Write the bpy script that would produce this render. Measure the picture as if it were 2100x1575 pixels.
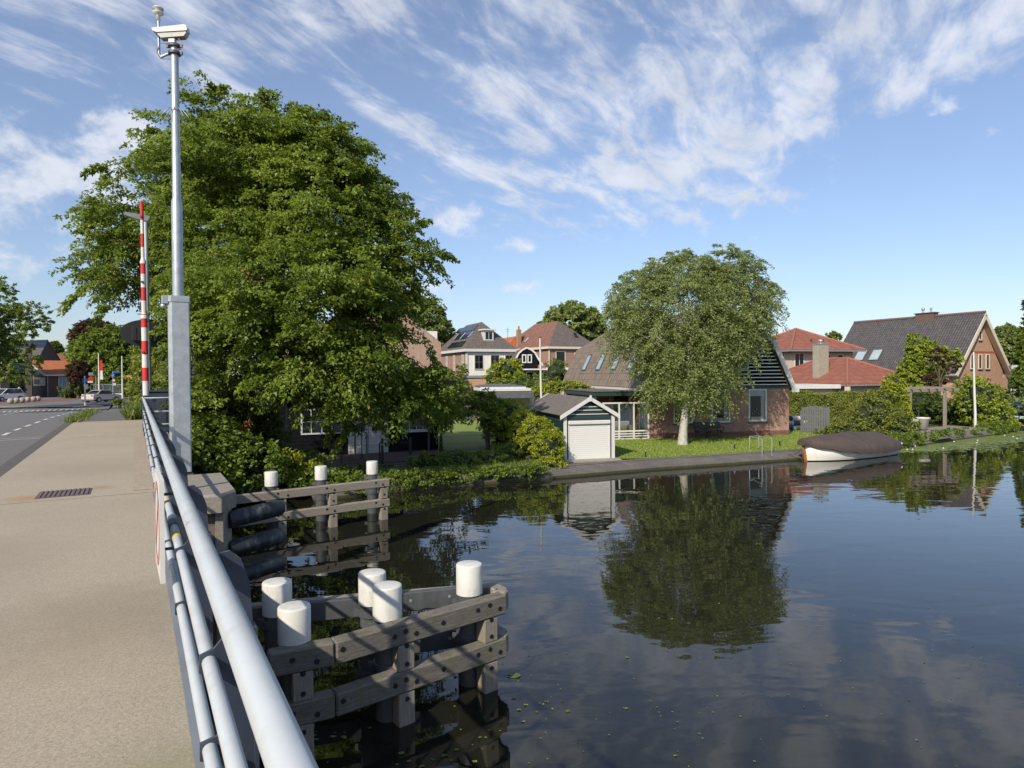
import bpy, bmesh, math, random
import numpy as np
from mathutils import Matrix, Vector
SC = bpy.context.scene
for _o in list(bpy.data.objects): bpy.data.objects.remove(_o, do_unlink=True)
COL = SC.collection
R = math.radians
# ------------------------------------------------------------------ camera
F = 1340.0                      # focal length in pixels of the 2100 x 1575 photograph
CAMZ = 4.0
cam_d = bpy.data.cameras.new('camera'); cam = bpy.data.objects.new('camera', cam_d); COL.objects.link(cam)
cam_d.sensor_width = 36.0; cam_d.lens = 36.0 * F / 2100.0; cam_d.clip_start = 0.03; cam_d.clip_end = 5000
PITCH, ROLL = R(-0.875), R(-0.40)
CM = Matrix.Translation((0, 0, CAMZ)) @ Matrix.Rotation(R(90) + PITCH, 4, 'X') @ Matrix.Rotation(ROLL, 4, 'Z')
cam.matrix_world = CM
SC.camera = cam
# ------------------------------------------------------------------ sky and clouds
SUN_EL, SUN_AZ = 36.0, -152.0   # azimuth clockwise from +Y: the sun stands behind and to the left
w = bpy.data.worlds.new('World'); SC.world = w; w.use_nodes = True
wt = w.node_tree; wt.nodes.clear()
def N(t, kind, **kw):
    n = t.nodes.new(kind)
    for k, v in kw.items(): setattr(n, k, v)
    return n
def MA(t, op, a, b=None, c=None, clamp=False):
    n = t.nodes.new('ShaderNodeMath'); n.operation = op; n.use_clamp = clamp
    for i, x in enumerate((a, b, c)):
        if x is None: continue
        if isinstance(x, (int, float)): n.inputs[i].default_value = x
        else: t.links.new(x, n.inputs[i])
    return n.outputs[0]
def build_world():
    t = wt
    sky = N(t, 'ShaderNodeTexSky', sky_type='NISHITA', sun_disc=False)
    sky.sun_elevation = R(SUN_EL); sky.sun_rotation = R(SUN_AZ); sky.air_density = 1.0; sky.dust_density = 0.7; sky.ozone_density = 2.6
    tc = N(t, 'ShaderNodeTexCoord'); sp = N(t, 'ShaderNodeSeparateXYZ'); t.links.new(tc.outputs['Generated'], sp.inputs[0])
    X, Y, Z = sp.outputs
    zc = MA(t, 'ADD', MA(t, 'MAXIMUM', Z, 0.0), 0.10)
    U = MA(t, 'DIVIDE', X, zc); V = MA(t, 'DIVIDE', Y, zc)
    # the high cloud sheet: feathered streaks, coordinates turned and stretched on the sheet
    az = MA(t, 'ARCTAN2', X, Y); el = MA(t, 'ARCSINE', Z)
    def comb(a, b, c=0.0):
        n = N(t, 'ShaderNodeCombineXYZ')
        for i, x in enumerate((a, b, c)):
            if isinstance(x, (int, float)): n.inputs[i].default_value = x
            else: t.links.new(x, n.inputs[i])
        return n.outputs[0]
    def noise(vec, scale, detail, rough, dist=0.0):
        n = N(t, 'ShaderNodeTexNoise'); n.inputs['Scale'].default_value = scale; n.inputs['Detail'].default_value = detail
        n.inputs['Roughness'].default_value = rough; n.inputs['Distortion'].default_value = dist
        t.links.new(vec, n.inputs['Vector']); return n.outputs[0]
    a = R(-28); ca, sa = math.cos(a), math.sin(a)
    S1 = MA(t, 'ADD', MA(t, 'MULTIPLY', U, ca), MA(t, 'MULTIPLY', V, sa))
    S2 = MA(t, 'SUBTRACT', MA(t, 'MULTIPLY', V, ca), MA(t, 'MULTIPLY', U, sa))
    n_streak = noise(comb(MA(t, 'MULTIPLY', S1, 1.5), MA(t, 'MULTIPLY', S2, 0.58)), 4.6, 9, 0.60, 0.45)
    n_fine = noise(comb(S1, MA(t, 'MULTIPLY', S2, 0.5), 7.0), 11.0, 6, 0.62, 0.4)
    n_soft = noise(comb(U, V, 3.0), 1.5, 5, 0.5, 0.2)
    pat = MA(t, 'ADD', MA(t, 'ADD', MA(t, 'MULTIPLY', n_streak, 0.95), MA(t, 'MULTIPLY', n_fine, 0.30)), MA(t, 'MULTIPLY', n_soft, 0.50))
    def blob(px, py, sx, sy, amp, rot=0.0):
        # a soft coverage patch at a direction in the sky (degrees of azimuth and elevation)
        caz = math.atan2(px - 1050, F); cel = math.atan2(767 - py, math.hypot(F, px - 1050))
        dx = MA(t, 'SUBTRACT', az, caz); dy = MA(t, 'SUBTRACT', el, cel)
        c, s = math.cos(rot), math.sin(rot)
        rx = MA(t, 'ADD', MA(t, 'MULTIPLY', dx, c), MA(t, 'MULTIPLY', dy, s))
        ry = MA(t, 'SUBTRACT', MA(t, 'MULTIPLY', dy, c), MA(t, 'MULTIPLY', dx, s))
        q = MA(t, 'ADD', MA(t, 'POWER', MA(t, 'ABSOLUTE', MA(t, 'DIVIDE', rx, sx / F)), 2.0), MA(t, 'POWER', MA(t, 'ABSOLUTE', MA(t, 'DIVIDE', ry, sy / F)), 2.0))
        return MA(t, 'MULTIPLY', MA(t, 'EXPONENT', MA(t, 'MULTIPLY', q, -1.0)), amp)
    def total(bs):
        o = bs[0]
        for b in bs[1:]: o = MA(t, 'ADD', o, b)
        return o
    cov = total([blob(420, 50, 460, 110, .42), blob(820, 70, 160, 110, .12), blob(1120, 120, 330, 170, .26), blob(1540, 120, 420, 150, .30), blob(1010, 275, 280, 90, .22),
                 blob(1330, 310, 330, 110, .22, R(8)), blob(1480, 425, 230, 50, .32, R(4)), blob(1950, 50, 260, 70, .20), blob(1720, 210, 230, 60, .20, R(14)), blob(1000, -300, 1100, 260, .20),
                 blob(650, 180, 120, 70, -.10), blob(330, 200, 330, 60, .05), blob(1850, 380, 330, 150, -.12), blob(700, 600, 900, 120, .03)])
    m1 = N(t, 'ShaderNodeMapRange'); m1.interpolation_type = 'SMOOTHERSTEP'
    cov = MA(t, 'MINIMUM', cov, 0.31)
    t.links.new(MA(t, 'ADD', pat, cov), m1.inputs['Value']); m1.inputs['From Min'].default_value = 1.0; m1.inputs['From Max'].default_value = 1.38
    m1.inputs['To Max'].default_value = 0.86
    # low heaped clouds, drawn on the direction itself
    gv = N(t, 'ShaderNodeVectorMath', operation='MULTIPLY'); t.links.new(tc.outputs['Generated'], gv.inputs[0]); gv.inputs[1].default_value = (1, 1, 1.35)
    n_cum = noise(gv.outputs[0], 13.0, 10, 0.60, 0.15)
    cov2 = total([blob(110, 350, 200, 105, .30), blob(265, 262, 50, 38, .22), blob(90, 555, 110, 50, .20), blob(150, 500, 130, 60, .08), blob(860, 450, 120, 36, .20), blob(990, 590, 90, 22, .22),
                  blob(1060, 508, 70, 20, .20), blob(930, 440, 60, 22, .12), blob(1975, 235, 60, 22, .20), blob(870, 585, 60, 30, .12), blob(1990, 300, 40, 12, .1)])
    m2 = N(t, 'ShaderNodeMapRange'); m2.interpolation_type = 'SMOOTHSTEP'
    t.links.new(MA(t, 'ADD', n_cum, cov2), m2.inputs['Value']); m2.inputs['From Min'].default_value = 0.64; m2.inputs['From Max'].default_value = 0.86
    m2.inputs['To Max'].default_value = 0.85
    veil = 0.07
    fac = MA(t, 'ADD', MA(t, 'MULTIPLY', MA(t, 'MAXIMUM', m1.outputs[0], m2.outputs[0]), 1 - veil), veil)
    shade = MA(t, 'ADD', MA(t, 'MULTIPLY', n_cum, 3.0), 3.7)
    shade2 = comb(MA(t, 'MULTIPLY', shade, 0.94), MA(t, 'MULTIPLY', shade, 0.985), MA(t, 'MULTIPLY', shade, 1.09))
    mix = N(t, 'ShaderNodeMix', data_type='RGBA'); t.links.new(fac, mix.inputs[0]); tn = N(t, 'ShaderNodeMix', data_type='RGBA', blend_type='MULTIPLY'); tn.inputs[0].default_value = 1.0; t.links.new(sky.outputs[0], tn.inputs[6])
    lowf = N(t, 'ShaderNodeMapRange'); t.links.new(el, lowf.inputs[0]); lowf.inputs[1].default_value = 0.0; lowf.inputs[2].default_value = .38
    tc2 = N(t, 'ShaderNodeMix', data_type='RGBA'); t.links.new(lowf.outputs[0], tc2.inputs[0]); tc2.inputs[6].default_value = (.80, .80, .88, 1); tc2.inputs[7].default_value = (1.06, 1.0, 1.02, 1); t.links.new(tc2.outputs[2], tn.inputs[7]); t.links.new(tn.outputs[2], mix.inputs[6]); t.links.new(shade2, mix.inputs[7])
    bg = N(t, 'ShaderNodeBackground'); bg.inputs['Strength'].default_value = 0.102; t.links.new(mix.outputs[2], bg.inputs['Color'])
    out = N(t, 'ShaderNodeOutputWorld'); t.links.new(bg.outputs[0], out.inputs['Surface'])
build_world()
sun_d = bpy.data.lights.new('sun', 'SUN'); sun_d.energy = 3.2; sun_d.angle = R(0.55); sun_d.color = (1.0, 0.91, 0.76)
sun = bpy.data.objects.new('sun', sun_d); COL.objects.link(sun)
_sd = Vector((math.sin(R(SUN_AZ)) * math.cos(R(SUN_EL)), math.cos(R(SUN_AZ)) * math.cos(R(SUN_EL)), math.sin(R(SUN_EL))))
sun.rotation_euler = _sd.to_track_quat('Z', 'Y').to_euler(); sun.location = (-20, -20, 30)
SC.view_settings.view_transform = 'Standard'; SC.view_settings.look = 'None'; SC.view_settings.exposure = 0.62; SC.view_settings.gamma = 1.0
SC.render.engine = 'CYCLES'; SC.cycles.use_denoising = True; SC.cycles.max_bounces = 6; SC.cycles.transparent_max_bounces = 8; SC.cycles.caustics_reflective = False; SC.cycles.caustics_refractive = False
SC.render.use_persistent_data = False

# ------------------------------------------------------------------ surveying helpers: a sight line from the camera to a plane of known height or distance
def sight(px, py):
    d = Vector(((px - 1050) / F, -(py - 787.5) / F, -1.0)); d = CM.to_3x3() @ d
    return d
def atz(px, py, z):
    d = sight(px, py); t = (z - CAMZ) / d.z; return Vector((d.x * t, d.y * t, z))
def aty(px, py, y):
    d = sight(px, py); t = y / d.y; return Vector((d.x * t, y, CAMZ + d.z * t))
def to_px(p):
    q = CM.inverted() @ Vector(p); return (1050 + F * q.x / -q.z, 787.5 - F * q.y / -q.z)
EU = Vector((-.5, .8660254, 0)); EW = Vector((.8660254, .5, 0))     # along the bridge, and square to it (to the right)
def br(u, w_, z): return EU * u + EW * w_ + Vector((0, 0, z))
def to_uw(p): return (p[0] * EU.x + p[1] * EU.y, p[0] * EW.x + p[1] * EW.y)

# ------------------------------------------------------------------ objects
def props(o, label=None, cat=None, group=None, kind=None):
    if label: o['label'] = label
    if cat: o['category'] = cat
    if group: o['group'] = group
    if kind: o['kind'] = kind
    return o
def thing(name, label, cat, loc=(0, 0, 0), rz=0.0, group=None):
    o = bpy.data.objects.new(name, None); COL.objects.link(o); o.empty_display_size = .2
    o.location = loc; o.rotation_euler = (0, 0, rz)
    return props(o, label, cat, group)
def copy_tree(o, parent=None):
    c = o.copy(); COL.objects.link(c); c.parent = parent
    for ch in list(o.children): copy_tree(ch, c)
    return c
class MB:
    """collects shapes; build() links them as one mesh object"""
    def __init__(s): s.v = []; s.f = []; s.m = []; s.sm = []
    def add(s, vs, fs, mat=0, smooth=False):
        b = len(s.v); s.v += [tuple(v) for v in vs]
        for f in fs: s.f.append(tuple(b + i for i in f)); s.m.append(mat); s.sm.append(smooth)
        return s
    def box(s, lo, hi, mat=0):
        x0, y0, z0 = lo; x1, y1, z1 = hi
        return s.add([(x0, y0, z0), (x1, y0, z0), (x1, y1, z0), (x0, y1, z0), (x0, y0, z1), (x1, y0, z1), (x1, y1, z1), (x0, y1, z1)],
                     [(0, 3, 2, 1), (4, 5, 6, 7), (0, 1, 5, 4), (1, 2, 6, 5), (2, 3, 7, 6), (3, 0, 4, 7)], mat)
    def cbox(s, c, size, mat=0, M=None, bev=0.0):
        hx, hy, hz = size[0] / 2, size[1] / 2, size[2] / 2
        if bev > 0:
            b = bev; vs = []; 
            for sz in (-1, 1):
                for (zz, k) in (((hz - b), 0), (hz, b)) if sz > 0 else ((hz, b), ((hz - b), 0)):
                    for (x, y) in ((-hx + b, -hy + k), (hx - b, -hy + k), (hx - k, -hy + b), (hx - k, hy - b), (hx - b, hy - k), (-hx + b, hy - k), (-hx + k, hy - b), (-hx + k, -hy + b)):
                        vs.append((x, y, sz * zz))
            fs = [tuple(range(7, -1, -1)), tuple(range(24, 32))]
            for r in range(3):
                for i in range(8): j = (i + 1) % 8; fs.append((r * 8 + i, r * 8 + j, r * 8 + 8 + j, r * 8 + 8 + i))
        else:
            vs = [(-hx, -hy, -hz), (hx, -hy, -hz), (hx, hy, -hz), (-hx, hy, -hz), (-hx, -hy, hz), (hx, -hy, hz), (hx, hy, hz), (-hx, hy, hz)]
            fs = [(0, 3, 2, 1), (4, 5, 6, 7), (0, 1, 5, 4), (1, 2, 6, 5), (2, 3, 7, 6), (3, 0, 4, 7)]
        c = Vector(c)
        vs = [(M @ Vector(v) if M is not None else Vector(v)) + c for v in vs]
        return s.add(vs, fs, mat)
    def bar(s, a, b, wd, ht, mat=0, up=(0, 0, 1), bev=0.0):
        a = Vector(a); b = Vector(b); d = b - a; L = d.length; d.normalize(); up = Vector(up)
        side = d.cross(up)
        if side.length < 1e-5: side = d.cross(Vector((1, 0, 0)))
        side.normalize(); upv = side.cross(d)
        M = Matrix((d, side, upv)).transposed()
        return s.cbox((a + b) / 2, (L, wd, ht), mat, M, bev)
    def tube(s, pts, r, n=12, mat=0, cap=True, smooth=True):
        pts = [Vector(p) for p in pts]; rs = r if isinstance(r, (list, tuple)) else [r] * len(pts)
        rings = []; prev = None
        for i, p in enumerate(pts):
            d = (pts[min(i + 1, len(pts) - 1)] - pts[max(i - 1, 0)]); d.normalize()
            if prev is None:
                ref = Vector((0, 0, 1)) if abs(d.z) < .9 else Vector((1, 0, 0)); a = d.cross(ref).normalized()
            else:
                a = prev - d * prev.dot(d)
                a = a.normalized() if a.length > 1e-6 else d.orthogonal().normalized()
            prev = a; b = d.cross(a)
            rings.append([p + (a * math.cos(2 * math.pi * k / n) + b * math.sin(2 * math.pi * k / n)) * rs[i] for k in range(n)])
        vs = [v for rg in rings for v in rg]; fs = []
        for i in range(len(pts) - 1):
            for k in range(n):
                j = (k + 1) % n; fs.append((i * n + k, i * n + j, (i + 1) * n + j, (i + 1) * n + k))
        s.add(vs, fs, mat, smooth)
        if cap:
            s.add(rings[0], [tuple(range(n - 1, -1, -1))], mat); s.add(rings[-1], [tuple(range(n))], mat)
        return s
    def lathe(s, prof, c=(0, 0, 0), n=24, mat=0, smooth=True):
        c = Vector(c); vs = []; fs = []
        for (r_, z) in prof:
            for k in range(n): an = 2 * math.pi * k / n; vs.append(c + Vector((r_ * math.cos(an), r_ * math.sin(an), z)))
        for i in range(len(prof) - 1):
            for k in range(n): j = (k + 1) % n; fs.append((i * n + k, i * n + j, (i + 1) * n + j, (i + 1) * n + k))
        return s.add(vs, fs, mat, smooth)
    def prism(s, poly, axis, lo, hi, mat=0):
        """poly: 2D points; axis 'y': (x,z) points pushed along y; 'x': (y,z); 'z': (x,y)"""
        def P(a, b, c): return {'y': (a, c, b), 'x': (c, a, b), 'z': (a, b, c)}[axis]
        n = len(poly); vs = [P(a, b, lo) for a, b in poly] + [P(a, b, hi) for a, b in poly]
        area = sum(poly[i][0] * poly[(i + 1) % n][1] - poly[(i + 1) % n][0] * poly[i][1] for i in range(n))
        fs = [tuple(range(n)), tuple(range(2 * n - 1, n - 1, -1))] + [(i, i + n, (i + 1) % n + n, (i + 1) % n) for i in range(n)]
        flip = (area > 0) == (axis in ('z', 'x'))
        if flip: fs = [tuple(reversed(f)) for f in fs]
        return s.add(vs, fs, mat)
    def sphere(s, c, r, n=16, mat=0, sq=1.0):
        m = n // 2; prof = [(max(1e-4, r * math.sin(math.pi * i / m)), -r * sq * math.cos(math.pi * i / m)) for i in range(m + 1)]
        return s.lathe(prof, c, n, mat)
    def build(s, name, mats, parent=None, label=None, cat=None, group=None, kind=None, loc=None, rz=None):
        me = bpy.data.meshes.new(name); me.from_pydata(s.v, [], s.f)
        if not isinstance(mats, (list, tuple)): mats = [mats]
        for m in mats: me.materials.append(m)
        if len(s.f):
            me.polygons.foreach_set('material_index', s.m); me.polygons.foreach_set('use_smooth', s.sm)
        me.validate(); me.update()
        o = bpy.data.objects.new(name, me); COL.objects.link(o)
        if parent is not None: o.parent = parent
        if loc is not None: o.location = loc
        if rz is not None: o.rotation_euler = (0, 0, rz)
        return props(o, label, cat, group, kind)
def poly_sheet(name, pts, mat, kind='structure', thick=0.0, **kw):
    bm = bmesh.new(); vs = [bm.verts.new(p) for p in pts]; f = bm.faces.new(vs); bm.normal_update()
    if f.normal.z < 0: f.normal_flip()
    if thick:
        r_ = bmesh.ops.extrude_face_region(bm, geom=[f]); 
        for e in r_['geom']:
            if isinstance(e, bmesh.types.BMVert): e.co.z -= thick
    bmesh.ops.triangulate(bm, faces=[g for g in bm.faces if len(g.verts) > 4])
    bmesh.ops.recalc_face_normals(bm, faces=bm.faces)
    me = bpy.data.meshes.new(name); bm.to_mesh(me); bm.free(); me.materials.append(mat)
    if not thick and len(me.polygons) and me.polygons[0].normal.z < 0: me.flip_normals()
    o = bpy.data.objects.new(name, me); COL.objects.link(o); return props(o, kind=kind, **kw)

# ------------------------------------------------------------------ materials
def _new(name):
    m = bpy.data.materials.new(name); m.use_nodes = True; t = m.node_tree; t.nodes.clear()
    p = N(t, 'ShaderNodeBsdfPrincipled'); o = N(t, 'ShaderNodeOutputMaterial'); t.links.new(p.outputs[0], o.inputs[0])
    return m, t, p, o
def _rgb(c): return (c[0], c[1], c[2], 1.0)
def noisetex(t, vec, scale, detail=4, rough=.55, dist=0):
    n = N(t, 'ShaderNodeTexNoise'); n.inputs['Scale'].default_value = scale; n.inputs['Detail'].default_value = detail
    n.inputs['Roughness'].default_value = rough; n.inputs['Distortion'].default_value = dist
    if vec is not None: t.links.new(vec, n.inputs['Vector'])
    return n.outputs[0]
def ramp(t, fac, stops):
    r_ = N(t, 'ShaderNodeValToRGB'); e = r_.color_ramp.elements
    while len(e) < len(stops): e.new(.5)
    for i, (p, c) in enumerate(stops): e[i].position = p; e[i].color = _rgb(c) if len(c) == 3 else c
    t.links.new(fac, r_.inputs[0]); return r_.outputs[0]
def mixc(t, fac, a, b, blend='MIX'):
    n = N(t, 'ShaderNodeMix', data_type='RGBA', blend_type=blend)
    if isinstance(fac, float): n.inputs[0].default_value = fac
    else: t.links.new(fac, n.inputs[0])
    for i, x in ((6, a), (7, b)):
        if isinstance(x, tuple): n.inputs[i].default_value = _rgb(x)
        else: t.links.new(x, n.inputs[i])
    return n.outputs[2]
def bump(t, p, h, dist=.01, strength=1.0):
    b = N(t, 'ShaderNodeBump'); b.inputs['Distance'].default_value = dist; b.inputs['Strength'].default_value = strength
    t.links.new(h, b.inputs['Height']); t.links.new(b.outputs[0], p.inputs['Normal'])
def objco(t): return N(t, 'ShaderNodeTexCoord').outputs['Object']
def scaled(t, v, s):
    n = N(t, 'ShaderNodeVectorMath', operation='MULTIPLY'); t.links.new(v, n.inputs[0]); n.inputs[1].default_value = s; return n.outputs[0]
def wall_uv(t):
    """(u, v) of upright and sloping faces in the object's own frame, u along the wall, v = height"""
    tc = N(t, 'ShaderNodeTexCoord'); sp = N(t, 'ShaderNodeSeparateXYZ'); t.links.new(tc.outputs['Object'], sp.inputs[0])
    sn = N(t, 'ShaderNodeSeparateXYZ'); t.links.new(tc.outputs['Normal'], sn.inputs[0])
    g = MA(t, 'GREATER_THAN', MA(t, 'ABSOLUTE', sn.outputs[0]), MA(t, 'ABSOLUTE', sn.outputs[1]))
    u = MA(t, 'ADD', MA(t, 'MULTIPLY', sp.outputs[1], g), MA(t, 'MULTIPLY', sp.outputs[0], MA(t, 'SUBTRACT', 1.0, g)))
    c = N(t, 'ShaderNodeCombineXYZ'); t.links.new(u, c.inputs[0]); t.links.new(sp.outputs[2], c.inputs[1])
    return c.outputs[0], tc.outputs['Object']
def plain(name, col, rough=.6, metal=0.0, var=.12, scale=3.0, bmp=0.0, dirt=None, spec=.5, dirt_scale=1.3, coat=0.0):
    m, t, p, o = _new(name); v = objco(t)
    n1 = noisetex(t, v, scale, 6, .6)
    c = ramp(t, n1, [(.3, tuple(x * (1 - var) for x in col)), (.7, tuple(min(1, x * (1 + var)) for x in col))])
    if dirt:
        n2 = noisetex(t, scaled(t, v, (1, 1, .35)), dirt_scale * 3, 8, .68)
        f = N(t, 'ShaderNodeMapRange'); t.links.new(n2, f.inputs[0]); f.inputs[1].default_value = .52; f.inputs[2].default_value = .74; f.inputs[4].default_value = dirt[1]
        c = mixc(t, f.outputs[0], c, dirt[0])
    t.links.new(c, p.inputs['Base Color']); p.inputs['Roughness'].default_value = rough; p.inputs['Metallic'].default_value = metal
    p.inputs['Specular IOR Level'].default_value = spec; p.inputs['Coat Weight'].default_value = coat
    if bmp: bump(t, p, noisetex(t, v, scale * 12, 5, .6), bmp)
    return m
def brick(name, c1, c2, mortar, bw=.22, bh=.065, bmp=.004, blotch=None):
    m, t, p, o = _new(name); uv, ob = wall_uv(t)
    b = N(t, 'ShaderNodeTexBrick'); b.inputs['Scale'].default_value = 1.0; b.inputs['Brick Width'].default_value = bw; b.inputs['Row Height'].default_value = bh
    b.inputs['Mortar Size'].default_value = .009; b.inputs['Mortar Smooth'].default_value = .2; b.inputs['Bias'].default_value = 0.0
    b.inputs['Color1'].default_value = _rgb(c1); b.inputs['Color2'].default_value = _rgb(c2); b.inputs['Mortar'].default_value = _rgb(mortar)
    t.links.new(uv, b.inputs['Vector'])
    n1 = noisetex(t, ob, .9, 6, .65); c = mixc(t, MA(t, 'MULTIPLY', n1, .55), b.outputs[0], tuple(x * .62 for x in c1))
    n3 = noisetex(t, ob, 5.0, 4, .6); c = mixc(t, MA(t, 'MULTIPLY', MA(t, 'SUBTRACT', n3, .45, clamp=True), 1.2), c, tuple(min(1, x * 1.35) for x in c2))
    if blotch:
        n2 = noisetex(t, scaled(t, ob, (1, 1, .5)), 1.1, 6, .6)
        f = N(t, 'ShaderNodeMapRange'); t.links.new(n2, f.inputs[0]); f.inputs[1].default_value = .5; f.inputs[2].default_value = .68; f.inputs[4].default_value = blotch[1]
        c = mixc(t, f.outputs[0], c, blotch[0])
    t.links.new(c, p.inputs['Base Color']); p.inputs['Roughness'].default_value = .88
    h = MA(t, 'SUBTRACT', 1.0, b.outputs['Fac']); bump(t, p, MA(t, 'ADD', h, MA(t, 'MULTIPLY', noisetex(t, ob, 40, 3), .3)), bmp)
    return m
def tiles(name, c1, c2, groove, tw=.22, th=.20, bmp=.03, moss=None):
    m, t, p, o = _new(name); uv, ob = wall_uv(t)
    b = N(t, 'ShaderNodeTexBrick'); b.offset = 0.0; b.inputs['Scale'].default_value = 1.0; b.inputs['Brick Width'].default_value = tw; b.inputs['Row Height'].default_value = th
    b.inputs['Mortar Size'].default_value = .012; b.inputs['Mortar Smooth'].default_value = .6
    b.inputs['Color1'].default_value = _rgb(c1); b.inputs['Color2'].default_value = _rgb(c2); b.inputs['Mortar'].default_value = _rgb(groove)
    t.links.new(uv, b.inputs['Vector'])
    n1 = noisetex(t, ob, 1.1, 7, .7); c = mixc(t, MA(t, 'MULTIPLY', n1, .5), b.outputs[0], tuple(x * .6 for x in c1))
    if moss:
        n2 = noisetex(t, ob, 2.6, 8, .75); f = N(t, 'ShaderNodeMapRange'); t.links.new(n2, f.inputs[0]); f.inputs[1].default_value = .5; f.inputs[2].default_value = .7; f.inputs[4].default_value = moss[1]
        c = mixc(t, f.outputs[0], c, moss[0])
    t.links.new(c, p.inputs['Base Color']); p.inputs['Roughness'].default_value = .8
    sp = N(t, 'ShaderNodeSeparateXYZ'); t.links.new(uv, sp.inputs[0])
    saw = MA(t, 'FRACT', MA(t, 'DIVIDE', sp.outputs[1], th)); wv = MA(t, 'ABSOLUTE', MA(t, 'SINE', MA(t, 'MULTIPLY', sp.outputs[0], math.pi / tw)))
    bump(t, p, MA(t, 'SUBTRACT', MA(t, 'MULTIPLY', wv, .8), saw), bmp)
    return m
def stripes(name, c1, c2, period, frac, rough=.6, bmp=.01, var=.15, grain=True, offset=0.0, spec=.5):
    """horizontal boards: colour c2 on the last fraction of each period"""
    m, t, p, o = _new(name); uv, ob = wall_uv(t); sp = N(t, 'ShaderNodeSeparateXYZ'); t.links.new(uv, sp.inputs[0])
    fr = MA(t, 'FRACT', MA(t, 'DIVIDE', MA(t, 'ADD', sp.outputs[1], offset + 100 * period), period)); g = MA(t, 'GREATER_THAN', fr, 1 - frac)
    n1 = noisetex(t, scaled(t, ob, (1, 1, 6)), 3, 6, .65)
    a = ramp(t, n1, [(.3, tuple(x * (1 - var) for x in c1)), (.72, tuple(min(1, x * (1 + var * 1.6)) for x in c1))])
    t.links.new(mixc(t, g, a, c2), p.inputs['Base Color']); p.inputs['Roughness'].default_value = rough; p.inputs['Specular IOR Level'].default_value = spec
    bump(t, p, MA(t, 'SUBTRACT', MA(t, 'MULTIPLY', n1, .15), fr), bmp)
    return m
def foliage_mat(name, c_dark, c_light, trans=.35, rough=.5, warm=(.30, .22, .05), warm_amt=.0):
    m, t, p, o = _new(name)
    at = N(t, 'ShaderNodeAttribute', attribute_name='tint')
    c = ramp(t, at.outputs['Fac'], [(0.0, c_dark), (.5, tuple((a + b) / 2 for a, b in zip(c_dark, c_light))), (1.0, c_light)])
    if warm_amt:
        g = MA(t, 'MULTIPLY', MA(t, 'GREATER_THAN', MA(t, 'FRACT', MA(t, 'MULTIPLY', at.outputs['Fac'], 57.3)), 1 - warm_amt), .8); c = mixc(t, g, c, warm)
    t.links.new(c, p.inputs['Base Color']); p.inputs['Roughness'].default_value = rough; p.inputs['Specular IOR Level'].default_value = .35
    tr = N(t, 'ShaderNodeBsdfTranslucent'); t.links.new(mixc(t, .45, c, (.35, .45, .05), 'MIX'), tr.inputs[0])
    mx = N(t, 'ShaderNodeMixShader'); mx.inputs[0].default_value = trans
    t.links.new(p.outputs[0], mx.inputs[1]); t.links.new(tr.outputs[0], mx.inputs[2]); t.links.new(mx.outputs[0], o.inputs[0])
    return m

# ------------------------------------------------------------------ foliage
def leaf_mesh(name, P, D, Nn, size, tint, mats, aspect=.55, fold=.18):
    """P leaf bases, D leaf directions, Nn leaf normals (n,3); one folded diamond per leaf"""
    n = len(P); D = D / (np.linalg.norm(D, axis=1, keepdims=True) + 1e-9)
    S = np.cross(D, Nn); S /= (np.linalg.norm(S, axis=1, keepdims=True) + 1e-9); U = np.cross(S, D)
    sz = size[:, None]; V = np.empty((n, 4, 3), np.float32)
    V[:, 0] = P; V[:, 1] = P + D * sz * .45 + S * sz * aspect * .5 + U * sz * fold; V[:, 2] = P + D * sz - U * sz * .12; V[:, 3] = P + D * sz * .45 - S * sz * aspect * .5 + U * sz * fold
    me = bpy.data.meshes.new(name); me.vertices.add(4 * n); me.vertices.foreach_set('co', V.ravel())
    me.loops.add(4 * n); me.loops.foreach_set('vertex_index', np.arange(4 * n, dtype=np.int32))
    me.polygons.add(n); me.polygons.foreach_set('loop_start', np.arange(0, 4 * n, 4, dtype=np.int32)); me.polygons.foreach_set('loop_total', np.full(n, 4, np.int32))
    at = me.attributes.new('tint', 'FLOAT', 'FACE'); at.data.foreach_set('value', np.clip(tint, 0, 1).astype(np.float32))
    if not isinstance(mats, (list, tuple)): mats = [mats]
    for m in mats: me.materials.append(m)
    me.update(calc_edges=True); return me
def unit(v): return v / (np.linalg.norm(v, axis=-1, keepdims=True) + 1e-9)
def sprays(rg, C, A, L, W, n_per, leaf, droop=.35, flat=.5, up=.8, tint=None, tvar=.22):
    """leafy twigs: C bases (k,3), A axis (k,3), lengths L (k), widths W (k)"""
    k = len(C); A = unit(A); t = rg.random((k, n_per)) ** .8
    side = unit(np.cross(A, np.array([0, 0, 1.0]))); upv = np.cross(side, A)
    wdt = W[:, None] * (1.05 - .55 * t); a = rg.normal(0, .5, (k, n_per)) * wdt; b = rg.normal(0, .5, (k, n_per)) * wdt * flat
    P = C[:, None, :] + A[:, None, :] * (t * L[:, None])[..., None] + side[:, None, :] * a[..., None] + upv[:, None, :] * b[..., None]
    P[..., 2] -= droop * L[:, None] * t * t
    D = unit(A[:, None, :] * .6 + side[:, None, :] * np.sign(a)[..., None] * .6 + rg.normal(0, .45, (k, n_per, 3)) + np.array([0, 0, -.35]))
    Nn = unit(np.array([0, 0, up]) + rg.normal(0, .5, (k, n_per, 3)) + A[:, None, :] * .25)
    s = leaf * (.5 + 1.0 * rg.random((k, n_per)))
    tt = (tint[:, None] if tint is not None else .5) + rg.normal(0, tvar, (k, n_per)) * .6 + .12 * t
    return P.reshape(-1, 3), D.reshape(-1, 3), Nn.reshape(-1, 3), s.ravel(), tt.ravel()
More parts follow.
